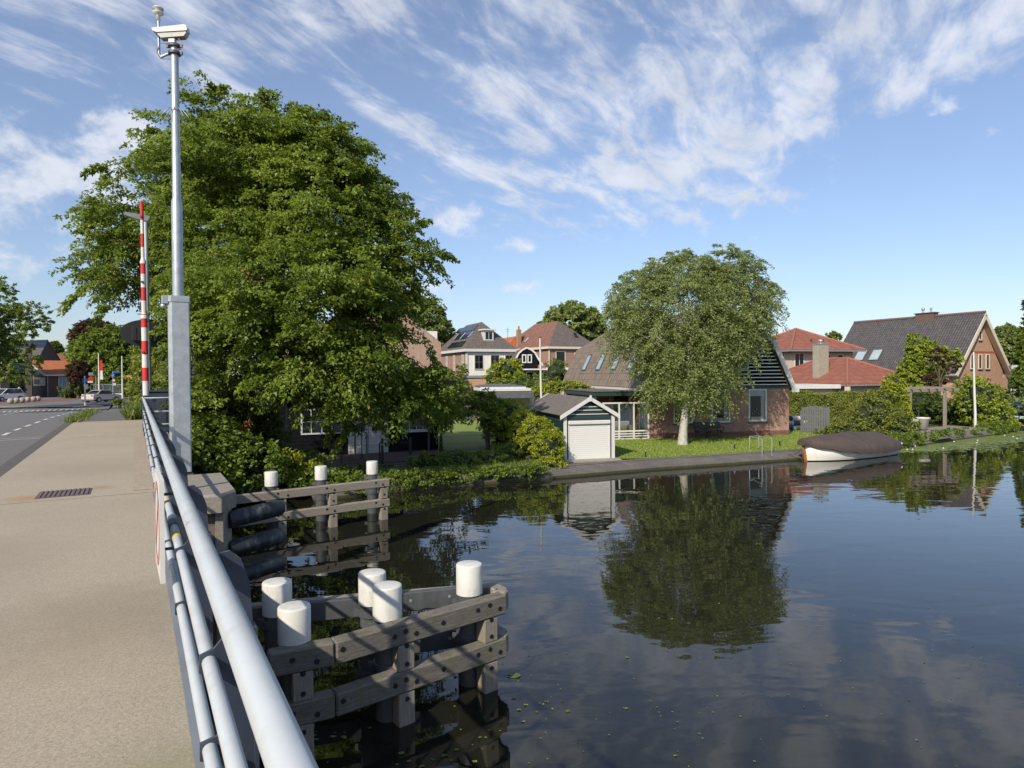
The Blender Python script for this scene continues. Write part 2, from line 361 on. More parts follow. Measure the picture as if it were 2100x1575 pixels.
def crown_points(rg, lobes, k, inner=.45, zmin=None):
    """spray bases and outward directions spread through ellipsoid lobes [(centre, (rx,ry,rz))]"""
    ws = np.array([(l[1][0] * l[1][1] * l[1][2]) ** (2 / 3) for l in lobes]); ws /= ws.sum()
    idx = rg.choice(len(lobes), k, p=ws); C = np.array([tuple(l[0]) for l in lobes])[idx]; Rr = np.array([l[1] for l in lobes])[idx]
    d = unit(rg.normal(0, 1, (k, 3))); r = inner + (1 - inner) * rg.random(k) ** .5
    P = C + d * Rr * r[:, None]
    return P, d, r, C
def make_tree(name, label, cat, base, lobes, nspray, nleaf, leaf, mat, bark, trunk_r=.25, seed=1, spray_l=(.7, 1.5), spray_w=.35, droop=.35, group=None, top=None,
              limbs=26, boughs=None, tint_var=.2, inner=.45, lean=(0, 0), up=.8, flat=.45, extra=None, zmin=.3, out_k=1.0, leaf_fill=0.0, bare=None, trunks=None):
    rg = np.random.default_rng(seed); base = Vector(base)
    root = thing(name, label, cat, base, 0, group)
    P, d, r, C = crown_points(rg, lobes, nspray, inner)
    if boughs:
        nb, per, rad, thick = boughs; P0_, d0, r0_, C0_ = crown_points(rg, lobes, nb, inner)
        d0 = unit(d0 * np.array([1, 1, .55])); sd = unit(np.cross(d0, np.array([0, 0, 1.0]))); uu = rg.uniform(-1.0, .55, (nb, per)); vv = rg.normal(0, .5, (nb, per)) * (1.1 - .3 * uu)
        P = P0_[:, None, :] + d0[:, None, :] * (uu * rad)[..., None] + sd[:, None, :] * (vv * rad)[..., None]; P[..., 2] += rg.normal(0, thick, (nb, per)) - .28 * rad * (uu + .3) ** 2 - .18 * rad * vv ** 2
        d = (d0[:, None, :] + sd[:, None, :] * vv[..., None] * .8).reshape(-1, 3); P = P.reshape(-1, 3); r = np.ones(len(P)); bt_int = np.repeat(rg.normal(0, .16, nb), per)
    A = unit(d * out_k + np.array([0, 0, .18]) + rg.normal(0, .35, d.shape)); keep = P[:, 2] > zmin; P, A, r = P[keep], A[keep], r[keep]
    L = rg.uniform(spray_l[0], spray_l[1], len(P)); W = np.full(len(P), spray_w) * rg.uniform(.7, 1.3, len(P))
    tint = .5 + rg.normal(0, tint_var, len(P))
    if boughs: tint = tint + bt_int[keep]
    if extra is not None:
        eP, eA, eL = extra; P = np.vstack([P, eP]); A = np.vstack([A, eA]); L = np.concatenate([L, eL]); W = np.concatenate([W, np.full(len(eP), spray_w * .5)]); tint = np.concatenate([tint, np.full(len(eP), .6)])
    P0 = P - A * (L * .35)[:, None]
    lp, ld, ln, ls, lt = sprays(rg, P0, A, L, W, nleaf, leaf, droop, flat, up, tint)
    k = lp[:, 2] > zmin - .1; lp, ld, ln, ls, lt = lp[k], ld[k], ln[k], ls[k], lt[k]
    b = np.array(base); me = leaf_mesh('crown', lp - b, ld, ln, ls, lt, mat)
    cr = bpy.data.objects.new('crown', me); COL.objects.link(cr); cr.parent = root
    # trunk, limbs and the twigs that carry the sprays
    tb = MB(); H = max(l[0][2] + l[1][2] for l in lobes) - base.z; c0 = Vector(lobes[0][0]) - base
    tp = Vector((c0.x * .8, c0.y * .8, H * .72)) if top is None else Vector(top) - base
    pts = []; nseg = 9
    for i in range(nseg + 1):
        t_ = i / nseg; pts.append(Vector((lean[0] * math.sin(t_ * 3) + tp.x * t_ ** 1.5, lean[1] * math.sin(t_ * 2.5) + tp.y * t_ ** 1.5, tp.z * t_)) + Vector((random.uniform(-1, 1), random.uniform(-1, 1), 0)) * trunk_r * .25 * (0 < i))
    rs = [trunk_r * (1 - .82 * (i / nseg) ** .8) for i in range(nseg + 1)]
    pts = [pts[0] + Vector((0, 0, -.1)), pts[0] + Vector((0, 0, .25))] + pts[1:]; rs = [trunk_r * 1.35, trunk_r * 1.04] + rs[1:]
    tb.tube(pts, rs, 14)
    pts = pts[1:]; pts[0] = Vector((0, 0, 0))
    rr = random.Random(seed); sel = rr.sample(range(len(P)), min(limbs * 5, len(P))); ends = []
    for q, i in enumerate(sel[:limbs]):
        e = Vector(P[i]) - base; t_ = min(.95, max(.22, (e.z / max(tp.z, .1)) * .62)); ia = t_ * nseg; i0 = min(int(ia), nseg - 1)
        s0 = pts[i0].lerp(pts[i0 + 1], ia - i0); mid = s0.lerp(e, .5) + Vector((0, 0, .10 * (e - s0).length)); r0 = trunk_r * .42 * (1 - t_ * .6)
        p3 = [s0, s0.lerp(mid, .55), mid, mid.lerp(e, .5) + Vector((rr.uniform(-.1, .1), rr.uniform(-.1, .1), .03)), e]
        tb.tube(p3, [r0, r0 * .8, r0 * .58, r0 * .36, r0 * .12], 6, cap=False); ends.append(p3)
    for i in sel[limbs:]:
        e = Vector(P[i]) - base; best = min(ends, key=lambda q: (q[2] - e).length); s0 = best[2]; mid = s0.lerp(e, .5) + Vector((rr.uniform(-.15, .15), rr.uniform(-.15, .15), .1))
        tb.tube([s0, mid, e], [trunk_r * .10, trunk_r * .07, trunk_r * .02], 4, cap=False)
    tb.build('trunk', bark, root)
    return root
def leaf_blob(rg, lobes, n, leaf, tvar=.22, up=.5, shell=.72, zmin=.35):
    """leaves clumped over a bush's surface"""
    k = max(8, n // 26); P, d, r, C = crown_points(rg, lobes, k, shell); A = unit(d + rg.normal(0, .35, d.shape) + np.array([0, 0, .25]))
    s = np.mean([min(l[1]) for l in lobes]); L = rg.uniform(.18, .42, k) * s ** .5; W = rg.uniform(.12, .26, k) * s ** .5
    out = sprays(rg, P - A * (L * .5)[:, None], A, L, W, 26, leaf, .15, .8, up, .5 + rg.normal(0, tvar, k)); kk = out[0][:, 2] > zmin
    return tuple(a[kk] for a in out)
def make_bush(name, label, cat, lobes, n, leaf, mat, stem, seed=1, group=None, up=.5, zmin=.3, core=True, kind=None, tvar=.22):
    rg = np.random.default_rng(seed); c0 = Vector(lobes[0][0]); base = Vector((c0.x, c0.y, zmin)); root = thing(name, label, cat, base, 0, group) if kind is None else None
    o = leaf_blob(rg, lobes, n, leaf, tvar, up, zmin=zmin)
    me = leaf_mesh('foliage', o[0] - np.array(base), o[1], o[2], o[3], o[4], mat)
    if kind: ob = bpy.data.objects.new(name, me); COL.objects.link(ob); ob.location = base; return props(ob, label, cat, group, kind)
    cr = bpy.data.objects.new('foliage', me); COL.objects.link(cr); cr.parent = root
    rr = random.Random(seed); tb = MB()
    if core:
        for (c, r_) in lobes:
            m_ = 8; c = Vector(c) - base
            for _ in range(10):
                dd = Vector((rr.gauss(0, 1), rr.gauss(0, 1), abs(rr.gauss(0, 1)) + .2)).normalized(); e = c + Vector((dd.x * r_[0], dd.y * r_[1], dd.z * r_[2])) * .8
                s0 = Vector((c.x + rr.uniform(-.1, .1), c.y + rr.uniform(-.1, .1), 0)); tb.tube([s0, s0.lerp(e, .5) + Vector((0, 0, .1)), e], [.03, .02, .006], 4, cap=False)
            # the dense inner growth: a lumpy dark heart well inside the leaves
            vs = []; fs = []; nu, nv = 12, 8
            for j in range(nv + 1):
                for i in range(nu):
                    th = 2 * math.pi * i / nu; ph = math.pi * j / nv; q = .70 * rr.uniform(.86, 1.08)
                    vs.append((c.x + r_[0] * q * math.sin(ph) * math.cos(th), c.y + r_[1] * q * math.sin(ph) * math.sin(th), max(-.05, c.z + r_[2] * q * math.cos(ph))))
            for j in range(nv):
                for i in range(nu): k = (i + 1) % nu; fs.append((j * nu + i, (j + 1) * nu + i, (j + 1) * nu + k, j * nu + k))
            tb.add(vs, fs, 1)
    else: tb.tube([(0, 0, 0), (0, 0, .3)], .02, 5)
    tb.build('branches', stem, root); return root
# ================================================================== palette
random.seed(4)
m_galv = plain('galvanised', (.42, .45, .47), .45, .55, .14, 9, .001, ((.30, .32, .33), .5), dirt_scale=4)
m_rail = plain('rail_paint', (.50, .53, .54), .34, .0, .06, 4, .0004, ((.30, .29, .25), .4), dirt_scale=2.4, coat=.15)
def rust_spots(m, col=(.20, .09, .03), scale=26, lo=.70, hi=.74, amt=.8):
    t = m.node_tree; p = [n for n in t.nodes if n.type == 'BSDF_PRINCIPLED'][0]; src = p.inputs['Base Color'].links[0].from_socket; v = objco(t)
    n = noisetex(t, scaled(t, v, (1, 1, .5)), scale, 4, .7); n2 = noisetex(t, v, 2.2, 3, .5); f = N(t, 'ShaderNodeMapRange'); t.links.new(MA(t, 'ADD', n, MA(t, 'MULTIPLY', MA(t, 'SUBTRACT', n2, .5), .35)), f.inputs[0]); f.inputs[1].default_value = lo; f.inputs[2].default_value = hi; f.inputs[4].default_value = amt
    t.links.new(mixc(t, f.outputs[0], src, col), p.inputs['Base Color'])
rust_spots(m_rail)
m_navy = plain('navy_paint', (.035, .045, .065), .38, 0, .15, 4, .0005, ((.10, .10, .10), .3), coat=.2)
m_white = plain('white_paint', (.62, .61, .57), .45, 0, .04, 2, .0004, ((.52, .50, .44), .45))
m_cap = plain('white_cap', (.66, .65, .60), .42, 0, .04, 3, .0006, ((.34, .34, .28), .7), dirt_scale=2.4)
rust_spots(m_cap, (.26, .25, .20), 34, .62, .72, .6)
m_cream = plain('cream_paint', (.66, .60, .47), .5, 0, .05, 2)
m_red = plain('red_paint', (.55, .03, .03), .4, 0, .08, 3)
m_yellow = plain('yellow_tape', (.62, .42, .03), .5, 0, .25, 9, .001, ((.35, .33, .28), .6))
m_black = plain('black_paint', (.012, .012, .013), .5, 0, .2, 4)
m_rubber = plain('rubber', (.02, .022, .026), .5, 0, .3, 6, .003, ((.22, .23, .24), .6), dirt_scale=3)
m_dgrey = plain('dark_grey_steel', (.075, .08, .085), .5, 0, .15, 5, .001, ((.17, .17, .16), .5))
m_granite = plain('granite', (.27, .24, .20), .85, 0, .22, 22, .004, ((.12, .11, .10), .6), dirt_scale=1.2)
m_concrete = plain('concrete', (.30, .27, .24), .9, 0, .15, 6, .004, ((.15, .14, .12), .6))
m_dirtwall = brick('abutment_brick', (.16, .12, .10), (.22, .16, .13), (.20, .19, .17), blotch=((.06, .06, .05), .6))
m_orangewood = plain('varnished_wood', (.42, .15, .03), .35, 0, .15, 6)
def wood(name, a, b, moss=(.10, .11, .04), mamt=.6, grain=(3, 3, 30)):
    m, t, p, o = _new(name); v = objco(t)
    at = N(t, 'ShaderNodeTexCoord').outputs['Generated']
    n = noisetex(t, scaled(t, v, grain), 2.0, 8, .7); n2 = noisetex(t, v, 3.5, 6, .7); n3 = noisetex(t, v, 34, 3, .8)
    c = ramp(t, n, [(.3, a), (.7, b)])
    f = N(t, 'ShaderNodeMapRange'); t.links.new(n2, f.inputs[0]); f.inputs[1].default_value = .50; f.inputs[2].default_value = .68; f.inputs[4].default_value = mamt
    c = mixc(t, f.outputs[0], c, moss)
    g = N(t, 'ShaderNodeMapRange'); t.links.new(n3, g.inputs[0]); g.inputs[1].default_value = .64; g.inputs[2].default_value = .70; g.inputs[4].default_value = .7
    c = mixc(t, g.outputs[0], c, (.42, .43, .40))
    t.links.new(c, p.inputs['Base Color']); p.inputs['Roughness'].default_value = .85; bump(t, p, MA(t, 'ADD', n, MA(t, 'MULTIPLY', n3, .3)), .006)
    return m
m_wood = wood('weathered_oak', (.085, .075, .062), (.21, .19, .16), (.115, .125, .05), .75)
m_wood2 = wood('pale_weathered_oak', (.17, .145, .115), (.33, .29, .24), (.20, .20, .10), .45)
m_wood2v = wood('upright_oak', (.17, .145, .115), (.33, .29, .24), (.20, .20, .10), .45, (30, 30, 2.5))
m_glass = plain('window_glass', (.010, .012, .014), .05, 0, .2, 1, spec=.45)
m_glass_sky = plain('roof_window_glass', (.36, .42, .46), .06, 0, .1, 1, spec=.9)
m_curtain = plain('curtain', (.30, .29, .27), .8)
m_bark = plain('bark', (.10, .075, .05), .9, 0, .35, 8, .02)
m_bark_pale = plain('pale_birch_bark', (.42, .40, .35), .85, 0, .18, 6, .01, ((.10, .09, .07), .8), dirt_scale=2.2)
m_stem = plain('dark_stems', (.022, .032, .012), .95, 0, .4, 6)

# sidewalk: exposed aggregate, worn darker in long patches
def aggregate(name, base, lo, hi, fine=240, patch=.3):
    m, t, p, o = _new(name); v = objco(t)
    n1 = noisetex(t, v, fine, 2, .7); n1b = noisetex(t, v, fine * .28, 3, .7); n2 = noisetex(t, v, .55, 8, .62, .4); n3 = noisetex(t, v, 7, 6, .7)
    mx = MA(t, 'ADD', MA(t, 'MULTIPLY', n1, .55), MA(t, 'MULTIPLY', n1b, .45))
    c = ramp(t, mx, [(.34, lo), (.5, base), (.66, hi)])
    c = mixc(t, MA(t, 'MULTIPLY', MA(t, 'SUBTRACT', n2, .40, clamp=True), patch * 4), c, tuple(x * .55 for x in base), 'MIX')
    c = mixc(t, MA(t, 'MULTIPLY', n3, .22), c, tuple(min(1, x * .6) for x in base))
    t.links.new(c, p.inputs['Base Color']); p.inputs['Roughness'].default_value = .92; bump(t, p, mx, .004); return m
m_walk = aggregate('sidewalk_aggregate', (.385, .325, .24), (.23, .19, .135), (.53, .465, .365), 210, .19)
def stain_at(m, c, rad, col, amt):
    t = m.node_tree; p = [n for n in t.nodes if n.type == 'BSDF_PRINCIPLED'][0]; src = p.inputs['Base Color'].links[0].from_socket; v = objco(t)
    d_ = N(t, 'ShaderNodeVectorMath', operation='DISTANCE'); t.links.new(v, d_.inputs[0]); d_.inputs[1].default_value = tuple(c)
    q = MA(t, 'ADD', MA(t, 'DIVIDE', d_.outputs['Value'], rad), MA(t, 'MULTIPLY', noisetex(t, v, 5, 5, .7), 1.1)); f = N(t, 'ShaderNodeMapRange'); t.links.new(q, f.inputs[0]); f.inputs[1].default_value = 1.6; f.inputs[2].default_value = .75; f.inputs[4].default_value = amt
    t.links.new(mixc(t, f.outputs[0], src, col), p.inputs['Base Color'])
stain_at(m_walk, br(11.0, -1.30, 2.35), .34, (.36, .20, .07), .7)
for (u_, w__, r_, c_, a_) in ((11.5, -.45, .25, (.25, .16, .08), .5), (5.2, -.2, 1.1, (.20, .165, .11), .45), (3.0, .1, .5, (.22, .21, .10), .5), (7.5, -1.5, 1.2, (.24, .20, .14), .4), (2.2, -1.0, .9, (.40, .33, .22), .5), (14, -.6, 1.6, (.24, .20, .14), .35), (1.5, .15, .4, (.17, .14, .07), .5)): stain_at(m_walk, br(u_, w__, 2.35), r_, c_, a_)
m_asphalt = aggregate('asphalt', (.15, .143, .138), (.09, .085, .08), (.24, .23, .22), 160, .12)
m_path = aggregate('path_asphalt', (.13, .125, .12), (.07, .07, .065), (.21, .20, .19), 160, .12)
m_kerb = plain('kerb_stone', (.10, .088, .08), .9, 0, .25, 12, .004)
m_paint = plain('road_paint', (.62, .61, .56), .7, 0, .15, 6, .001, ((.2, .19, .18), .7), dirt_scale=4)
m_edge = aggregate('worn_edge', (.37, .30, .22), (.18, .14, .10), (.52, .45, .36), 90, .2)
m_grate = stripes('grate_steel', (.115, .085, .085), (.03, .02, .02), .07, .22, .7)
m_redbrick_road = aggregate('red_road', (.20, .10, .075), (.13, .07, .055), (.27, .15, .12), 60, .15)
m_tan_road = aggregate('tan_road', (.29, .24, .18), (.2, .17, .13), (.36, .3, .24), 60, .12)

# water
def water_mat():
    m, t, p, o = _new('water'); v = objco(t)
    p.inputs['Base Color'].default_value = (.015, .015, .010, 1); p.inputs['Roughness'].default_value = .015; p.inputs['IOR'].default_value = 1.52
    a = noisetex(t, scaled(t, v, (.6, 1.3, 1)), .9, 2, .45, .5); b = noisetex(t, scaled(t, v, (.8, 1.25, 1)), 3.4, 1, .5, .4)
    big = noisetex(t, v, .10, 3, .5); amt = N(t, 'ShaderNodeMapRange'); t.links.new(big, amt.inputs[0]); amt.inputs[1].default_value = .38; amt.inputs[2].default_value = .66; amt.inputs[3].default_value = .35; amt.inputs[4].default_value = 1.25
    h = MA(t, 'MULTIPLY', MA(t, 'ADD', MA(t, 'MULTIPLY', a, 1.0), MA(t, 'MULTIPLY', b, .10)), amt.outputs[0])
    bump(t, p, h, .0115); return m
m_water = water_mat()
water = MB(); water.add([(-400, -200, 0), (900, -200, 0), (900, 500, 0), (-400, 500, 0)], [(0, 1, 2, 3)]).build('water', m_water, kind='structure')

# ================================================================== land
SHORE_PX = [(800, 1010), (900, 1001), (1000, 993), (1130, 982), (1350, 963), (1500, 953), (1640, 943), (1750, 934), (1850, 921), (1950, 905), (2040, 893), (2090, 884)]
SHORE = [(-11.2, 17.5), (-8.6, 19.3), (-6.3, 20.6)] + [tuple(atz(x, y, 0)[:2]) for x, y in SHORE_PX]
SHORE += [(42, 56), (50, 75), (60, 100), (90, 140), (200, 200), (880, 300)]
def offset_line(pts, d):
    out = []
    for i, p in enumerate(pts):
        a = Vector(pts[max(i - 1, 0)]); b = Vector(pts[min(i + 1, len(pts) - 1)]); t_ = (b - a).normalized(); n = Vector((-t_.y, t_.x)); out.append((p[0] + n.x * d, p[1] + n.y * d))
    return out
BANK = offset_line(SHORE, .5)
m_ground = aggregate('earth_and_grass', (.075, .085, .03), (.04, .045, .018), (.12, .13, .05), 20, .3)
def lawn_mat():
    m, t, p, o = _new('lawn_grass'); v = objco(t); n1 = noisetex(t, v, 60, 3, .7); n2 = noisetex(t, v, .8, 6, .6); n3 = noisetex(t, scaled(t, v, (1, 3, 1)), 9, 4, .7)
    c = ramp(t, MA(t, 'ADD', MA(t, 'MULTIPLY', n1, .5), MA(t, 'MULTIPLY', n3, .5)), [(.34, (.12, .19, .025)), (.66, (.23, .31, .055))]); c = mixc(t, MA(t, 'MULTIPLY', n2, .5), c, (.28, .30, .07))
    t.links.new(c, p.inputs['Base Color']); p.inputs['Roughness'].default_value = .8; bump(t, p, n1, .03); return m
m_lawn = lawn_mat()
gpts = [(x, y, .36) for x, y in BANK] + [(900, 2500, .36), (-1500, 2500, .36), (-1500, 200, .36)]
wing = [br(24, -40, .36), br(24, .6, .36)]
gpts = gpts + [tuple(wing[0]), tuple(wing[1])]
poly_sheet('ground', gpts, m_ground)
# quay: a sloping stone apron from the lawn to a lip at the water
def quay_mat():
    m, t, p, o = _new('quay_stone'); v = objco(t); n = noisetex(t, v, 2.0, 8, .7); n2 = noisetex(t, v, 30, 4, .7)
    b = N(t, 'ShaderNodeTexBrick'); b.inputs['Scale'].default_value = 1; b.inputs['Brick Width'].default_value = .5; b.inputs['Row Height'].default_value = .16; b.inputs['Mortar Size'].default_value = .008
    b.inputs['Color1'].default_value = (.115, .105, .10, 1); b.inputs['Color2'].default_value = (.16, .147, .135, 1); b.inputs['Mortar'].default_value = (.07, .065, .05, 1); t.links.new(v, b.inputs['Vector'])
    c = mixc(t, MA(t, 'MULTIPLY', n, .6), b.outputs[0], (.075, .07, .06)); c = mixc(t, MA(t, 'GREATER_THAN', n2, .72), c, (.3, .3, .28))
    t.links.new(c, p.inputs['Base Color']); p.inputs['Roughness'].default_value = .9; bump(t, p, n2, .01); return m
m_quay = quay_mat()
qa = MB(); L0 = SHORE[2:-3]; lip = offset_line(L0, .10); top = offset_line(L0, .62)
for i in range(len(L0) - 1):
    a, b = L0[i], L0[i + 1]; la, lb = lip[i], lip[i + 1]; ta, tb_ = top[i], top[i + 1]
    qa.add([(*a, -.6), (*b, -.6), (*b, .10), (*a, .10)], [(0, 1, 2, 3)]); qa.add([(*a, .10), (*b, .10), (*lb, .12), (*la, .12)], [(0, 1, 2, 3)])
    qa.add([(*la, .12), (*lb, .12), (*tb_, .41), (*ta, .41)], [(0, 1, 2, 3)]); qa.add([(*ta, .41), (*tb_, .41), (*tb_, .2), (*ta, .2)], [(0, 1, 2, 3)])
qa.build('quay_wall', m_quay, label='low sloping grey stone quay running along the lawn and the canal', cat='quay')
algae = plain('quay_algae', (.05, .055, .02), .8, 0, .3, 8)
al = MB()
for i in range(len(L0) - 1):
    o1 = offset_line(L0, -.004); al.add([(*o1[i], -.1), (*o1[i + 1], -.1), (*o1[i + 1], .085), (*o1[i], .085)], [(0, 1, 2, 3)])
al.build('algae_band', algae, bpy.data.objects['quay_wall'])
# lawn sheets
top2 = offset_line(SHORE, .60)
lw = [(*top2[i], .404) for i in range(7, 12)]
lawn_back = [tuple(aty(1655, 893, 39.5)[:2]) + (.404,), tuple(aty(1640, 880, 46)[:2]) + (.404,), tuple(aty(1250, 880, 44)[:2]) + (.404,), tuple(aty(1170, 900, 36)[:2]) + (.404,), tuple(atz(1262, 941, .404))]
poly_sheet('lawn', lw[0:5] + lawn_back, m_lawn)
m_lawn2 = lawn_mat()
poly_sheet('side_lawn', [tuple(atz(845, 918, .404)), tuple(atz(1000, 930, .404)), tuple(atz(1110, 905, .404)), tuple(atz(1090, 862, .404)), tuple(atz(890, 864, .404))], m_lawn2)
m_terr = brick('terrace_pavers', (.13, .085, .065), (.17, .11, .085), (.10, .085, .07), .2, .1)
def flat_pavers():
    m, t, p, o = _new('terrace'); v = objco(t); b = N(t, 'ShaderNodeTexBrick'); b.inputs['Scale'].default_value = 1; b.inputs['Brick Width'].default_value = .22; b.inputs['Row Height'].default_value = .08; b.inputs['Mortar Size'].default_value = .006
    b.inputs['Color1'].default_value = (.15, .095, .075, 1); b.inputs['Color2'].default_value = (.20, .13, .10, 1); b.inputs['Mortar'].default_value = (.08, .07, .06, 1); t.links.new(v, b.inputs['Vector'])
    c = mixc(t, MA(t, 'MULTIPLY', noisetex(t, v, 1.2, 6, .6), .6), b.outputs[0], (.08, .065, .05)); t.links.new(c, p.inputs['Base Color']); p.inputs['Roughness'].default_value = .9; return m
m_pav = flat_pavers()
poly_sheet('terrace', [tuple(atz(640, 962, .408)), tuple(atz(880, 950, .408)), tuple(atz(905, 921, .408)), tuple(atz(600, 938, .408))], m_pav)
poly_sheet('garden_path', [tuple(atz(805, 968, .412)), tuple(atz(872, 964, .412)), tuple(atz(868, 945, .412)), tuple(atz(808, 948, .412))], m_pav)

# ------------------------------------------------------------------ raised road behind the bridge
def zdk(u):
    if u < 27: return 2.35
    t_ = min(1, (u - 27) / 50); t_ = t_ * t_ * (3 - 2 * t_); return 2.35 - 1.33 * t_
def ribbon(name, w0, w1, u0, u1, dz, mat, kind='structure', step=3.0, parent=None, **kw):
    n = max(1, int((u1 - u0) / step)); mb = MB()
    for i in range(n):
        a = u0 + (u1 - u0) * i / n; b = u0 + (u1 - u0) * (i + 1) / n
        W0 = w0 if callable(w0) else (lambda u: w0); W1 = w1 if callable(w1) else (lambda u: w1)
        mb.add([br(a, W0(a), zdk(a) + dz), br(a, W1(a), zdk(a) + dz), br(b, W1(b), zdk(b) + dz), br(b, W0(b), zdk(b) + dz)], [(0, 1, 2, 3)])
    return mb.build(name, mat, parent, kind=kind, **kw)
def on_road(px, py, dz=0.0):
    z = 2.25
    for _ in range(12): p = atz(px, py, z); z = zdk(to_uw(p)[0]) - .10 + dz
    return Vector((p.x, p.y, z))
ribbon('road', -13.5, -2.2, -14, 84, -.10, m_asphalt)
ribbon('kerb', -2.2, -1.95, -14, 62, .0, m_kerb)
kf = MB()
for i in range(76):
    a, b = -14 + i, -13 + i; kf.add([br(a, -2.2, zdk(a) - .1), br(b, -2.2, zdk(b) - .1), br(b, -2.2, zdk(b)), br(a, -2.2, zdk(a))], [(0, 3, 2, 1)])
kf.build('kerb_face', m_kerb, kind='structure')
ribbon('sidewalk', -1.95, .20, -14, 10.64, .0, m_walk)
jn = MB(); jn.add([br(10.64, -1.95, 2.342), br(10.64, .2, 2.342), br(10.66, .2, 2.342), br(10.66, -1.95, 2.342)], [(0, 1, 2, 3)]); jn.build('sidewalk_joint', m_kerb, kind='structure')
ribbon('sidewalk_approach', -1.95, .26, 10.66, 28.8, .0, m_walk)
ribbon('path', -1.95, lambda u: .3 + max(0, u - 30) * .01, 28.8, 80, -.004, m_path)
ribbon('worn_edging', -.04, .255, 10.9, 20.5, .004, m_edge, step=.5)
gr = MB(); gr.box((0, 0, 0), (.6, .63, .012)).build('drain_grate', m_grate, label='rusty ribbed steel drain grate set into the sidewalk', cat='grate', loc=br(10.88, -1.2, 2.346), rz=R(120 - 0))
bpy.data.objects['drain_grate'].location = br(10.88, -.57, 2.346)
rs_ = MB()
for i in range(11): rs_.cbox((.3, .04 + i * .055, .016), (.56, .030, .012))
rs_.build('ribs', plain('grate_rust', (.15, .10, .10), .8, 0, .2, 9), bpy.data.objects['drain_grate'])
# embankment slopes on both sides of the approach
em = MB()
for i in range(20):
    a = 22 + i * 3.2; b = a + 3.2
    za, zb = zdk(a) - .02, zdk(b) - .02
    em.add([br(a, .3, za), br(a, .8, za - .05), br(b, .8, zb - .05), br(b, .3, zb)], [(0, 1, 2, 3)])
    em.add([br(a, .8, za - .05), br(a, 4.5, .3), br(b, 4.5, .3), br(b, .8, zb - .05)], [(0, 1, 2, 3)])
    em.add([br(a, -13.5, za - .1), br(a, -19, .3), br(b, -19, .3), br(b, -13.5, zb - .1)], [(0, 3, 2, 1)])
em.build('embankment', m_ground, kind='structure')
# the crossing beyond: a wide paved junction
P0 = [br(82, 1.5, 0), br(82, -14, 0), br(72, -60, 0), br(100, -150, 0), br(260, -150, 0), br(260, 40, 0), br(110, 12, 0)]
poly_sheet('junction', [(p.x, p.y, 1.010) for p in P0], m_asphalt)
def road_patch(name, px, mat, dz=.004, z=None):
    pts = [tuple(on_road(x, y, dz)) if z is None else tuple(atz(x, y, z)) for x, y in px]
    return poly_sheet(name, pts, mat)
# painted marks
mk = MB()
def stroke(p1, p2, wd, dz=.006):
    a, b = on_road(*p1), on_road(*p2); a.z += dz; b.z += dz; d = (b - a); d.z = 0; d.normalize(); s = Vector((-d.y, d.x, 0)) * wd / 2
    mk.add([a - s, b - s, b + s, a + s], [(0, 1, 2, 3)])
ln = [(6, 893), (30, 883), (52, 875), (72, 868), (90, 861.5), (104, 857), (117, 853.2), (128, 850), (137, 847.5), (145, 845.3), (152, 843.5), (159, 842)]
for i in range(len(ln) - 1):
    a, b = ln[i], ln[i + 1]; stroke(a, (a[0] + (b[0] - a[0]) * .55, a[1] + (b[1] - a[1]) * .55), .12)
stroke((-30, 905.5), (82, 899), .07); stroke((-30, 901.5), (90, 896), .05)
for i in range(6):
    x = -5 + i * 12; stroke((x, 851.5 - i * 1.6), (x + 7, 850.6 - i * 1.6), .14)
mk.build('lane_markings', m_paint, kind='structure')
mk2 = MB()
for q in range(17):
    x = 4 + q * 11.6; y = 845.6 - q * .34
    pts = [on_road(x, y), on_road(x + 6.5, y - 2.6), on_road(x + 9.0, y - 2.7), on_road(x + 4, y)]
    mk2.add([p + Vector((0, 0, .012)) for p in pts], [(0, 1, 2, 3)])
mk2.build('give_way_teeth', m_paint, kind='structure')
sm = MB()
def wstroke(u0, w0, u1, w1, wd, z=2.355):
    a, b = br(u0, w0, z), br(u1, w1, z); d = (b - a).normalized(); s = Vector((-d.y, d.x, 0)) * wd / 2; sm.add([a - s, b - s, b + s, a + s], [(0, 1, 2, 3)])
wstroke(20.7, -1.9, 22.6, .05, .05); wstroke(21.8, -1.9, 21.3, -.05, .05, 2.3565)
sm.build('thin_white_lines', m_paint, kind='structure')
road_patch('tan_lane', [(-60, 837.5), (120, 834.5), (215, 833.0), (205, 831.5), (60, 832), (-60, 833)], m_tan_road, z=1.018)
road_patch('red_lane', [(-60, 829), (60, 826), (160, 820), (163, 815.5), (110, 818), (60, 820), (-60, 824)], m_redbrick_road, z=1.018)

# ================================================================== bridge
bridge = thing('bridge', 'low road bridge whose deck carries the sidewalk on the left', 'bridge', (0, 0, 0), 0)
def bz(mb, u0, w0, z0, u1, w1, z1, mat=0):
    vs = [br(u, w_, z) for z in (z0, z1) for (u, w_) in ((u0, w0), (u0, w1), (u1, w1), (u1, w0))]
    mb.add(vs, [(0, 1, 2, 3), (4, 7, 6, 5), (0, 4, 5, 1), (1, 5, 6, 2), (2, 6, 7, 3), (3, 7, 4, 0)], mat); return mb
d = MB(); bz(d, -16, -14, 1.95, 10.64, -2.2, 2.24); bz(d, -16, -2.2, 1.95, 10.64, .2, 2.338); d.build('deck_slab', m_concrete, bridge)
d = MB(); bz(d, -16, .2005, 1.80, 10.62, .237, 2.352); d.build('edge_plate', plain('edge_steel', (.20, .225, .245), .5, 0, .1, 3, .001, ((.30, .24, .14), .35), dirt_scale=2), bridge)
for w_ in (-.35, -3, -6, -9, -12):
    d = MB(); bz(d, -16, w_ - .15, 1.2, 10.3, w_ + .15, 1.95); d.build('girder', m_dgrey, bridge)
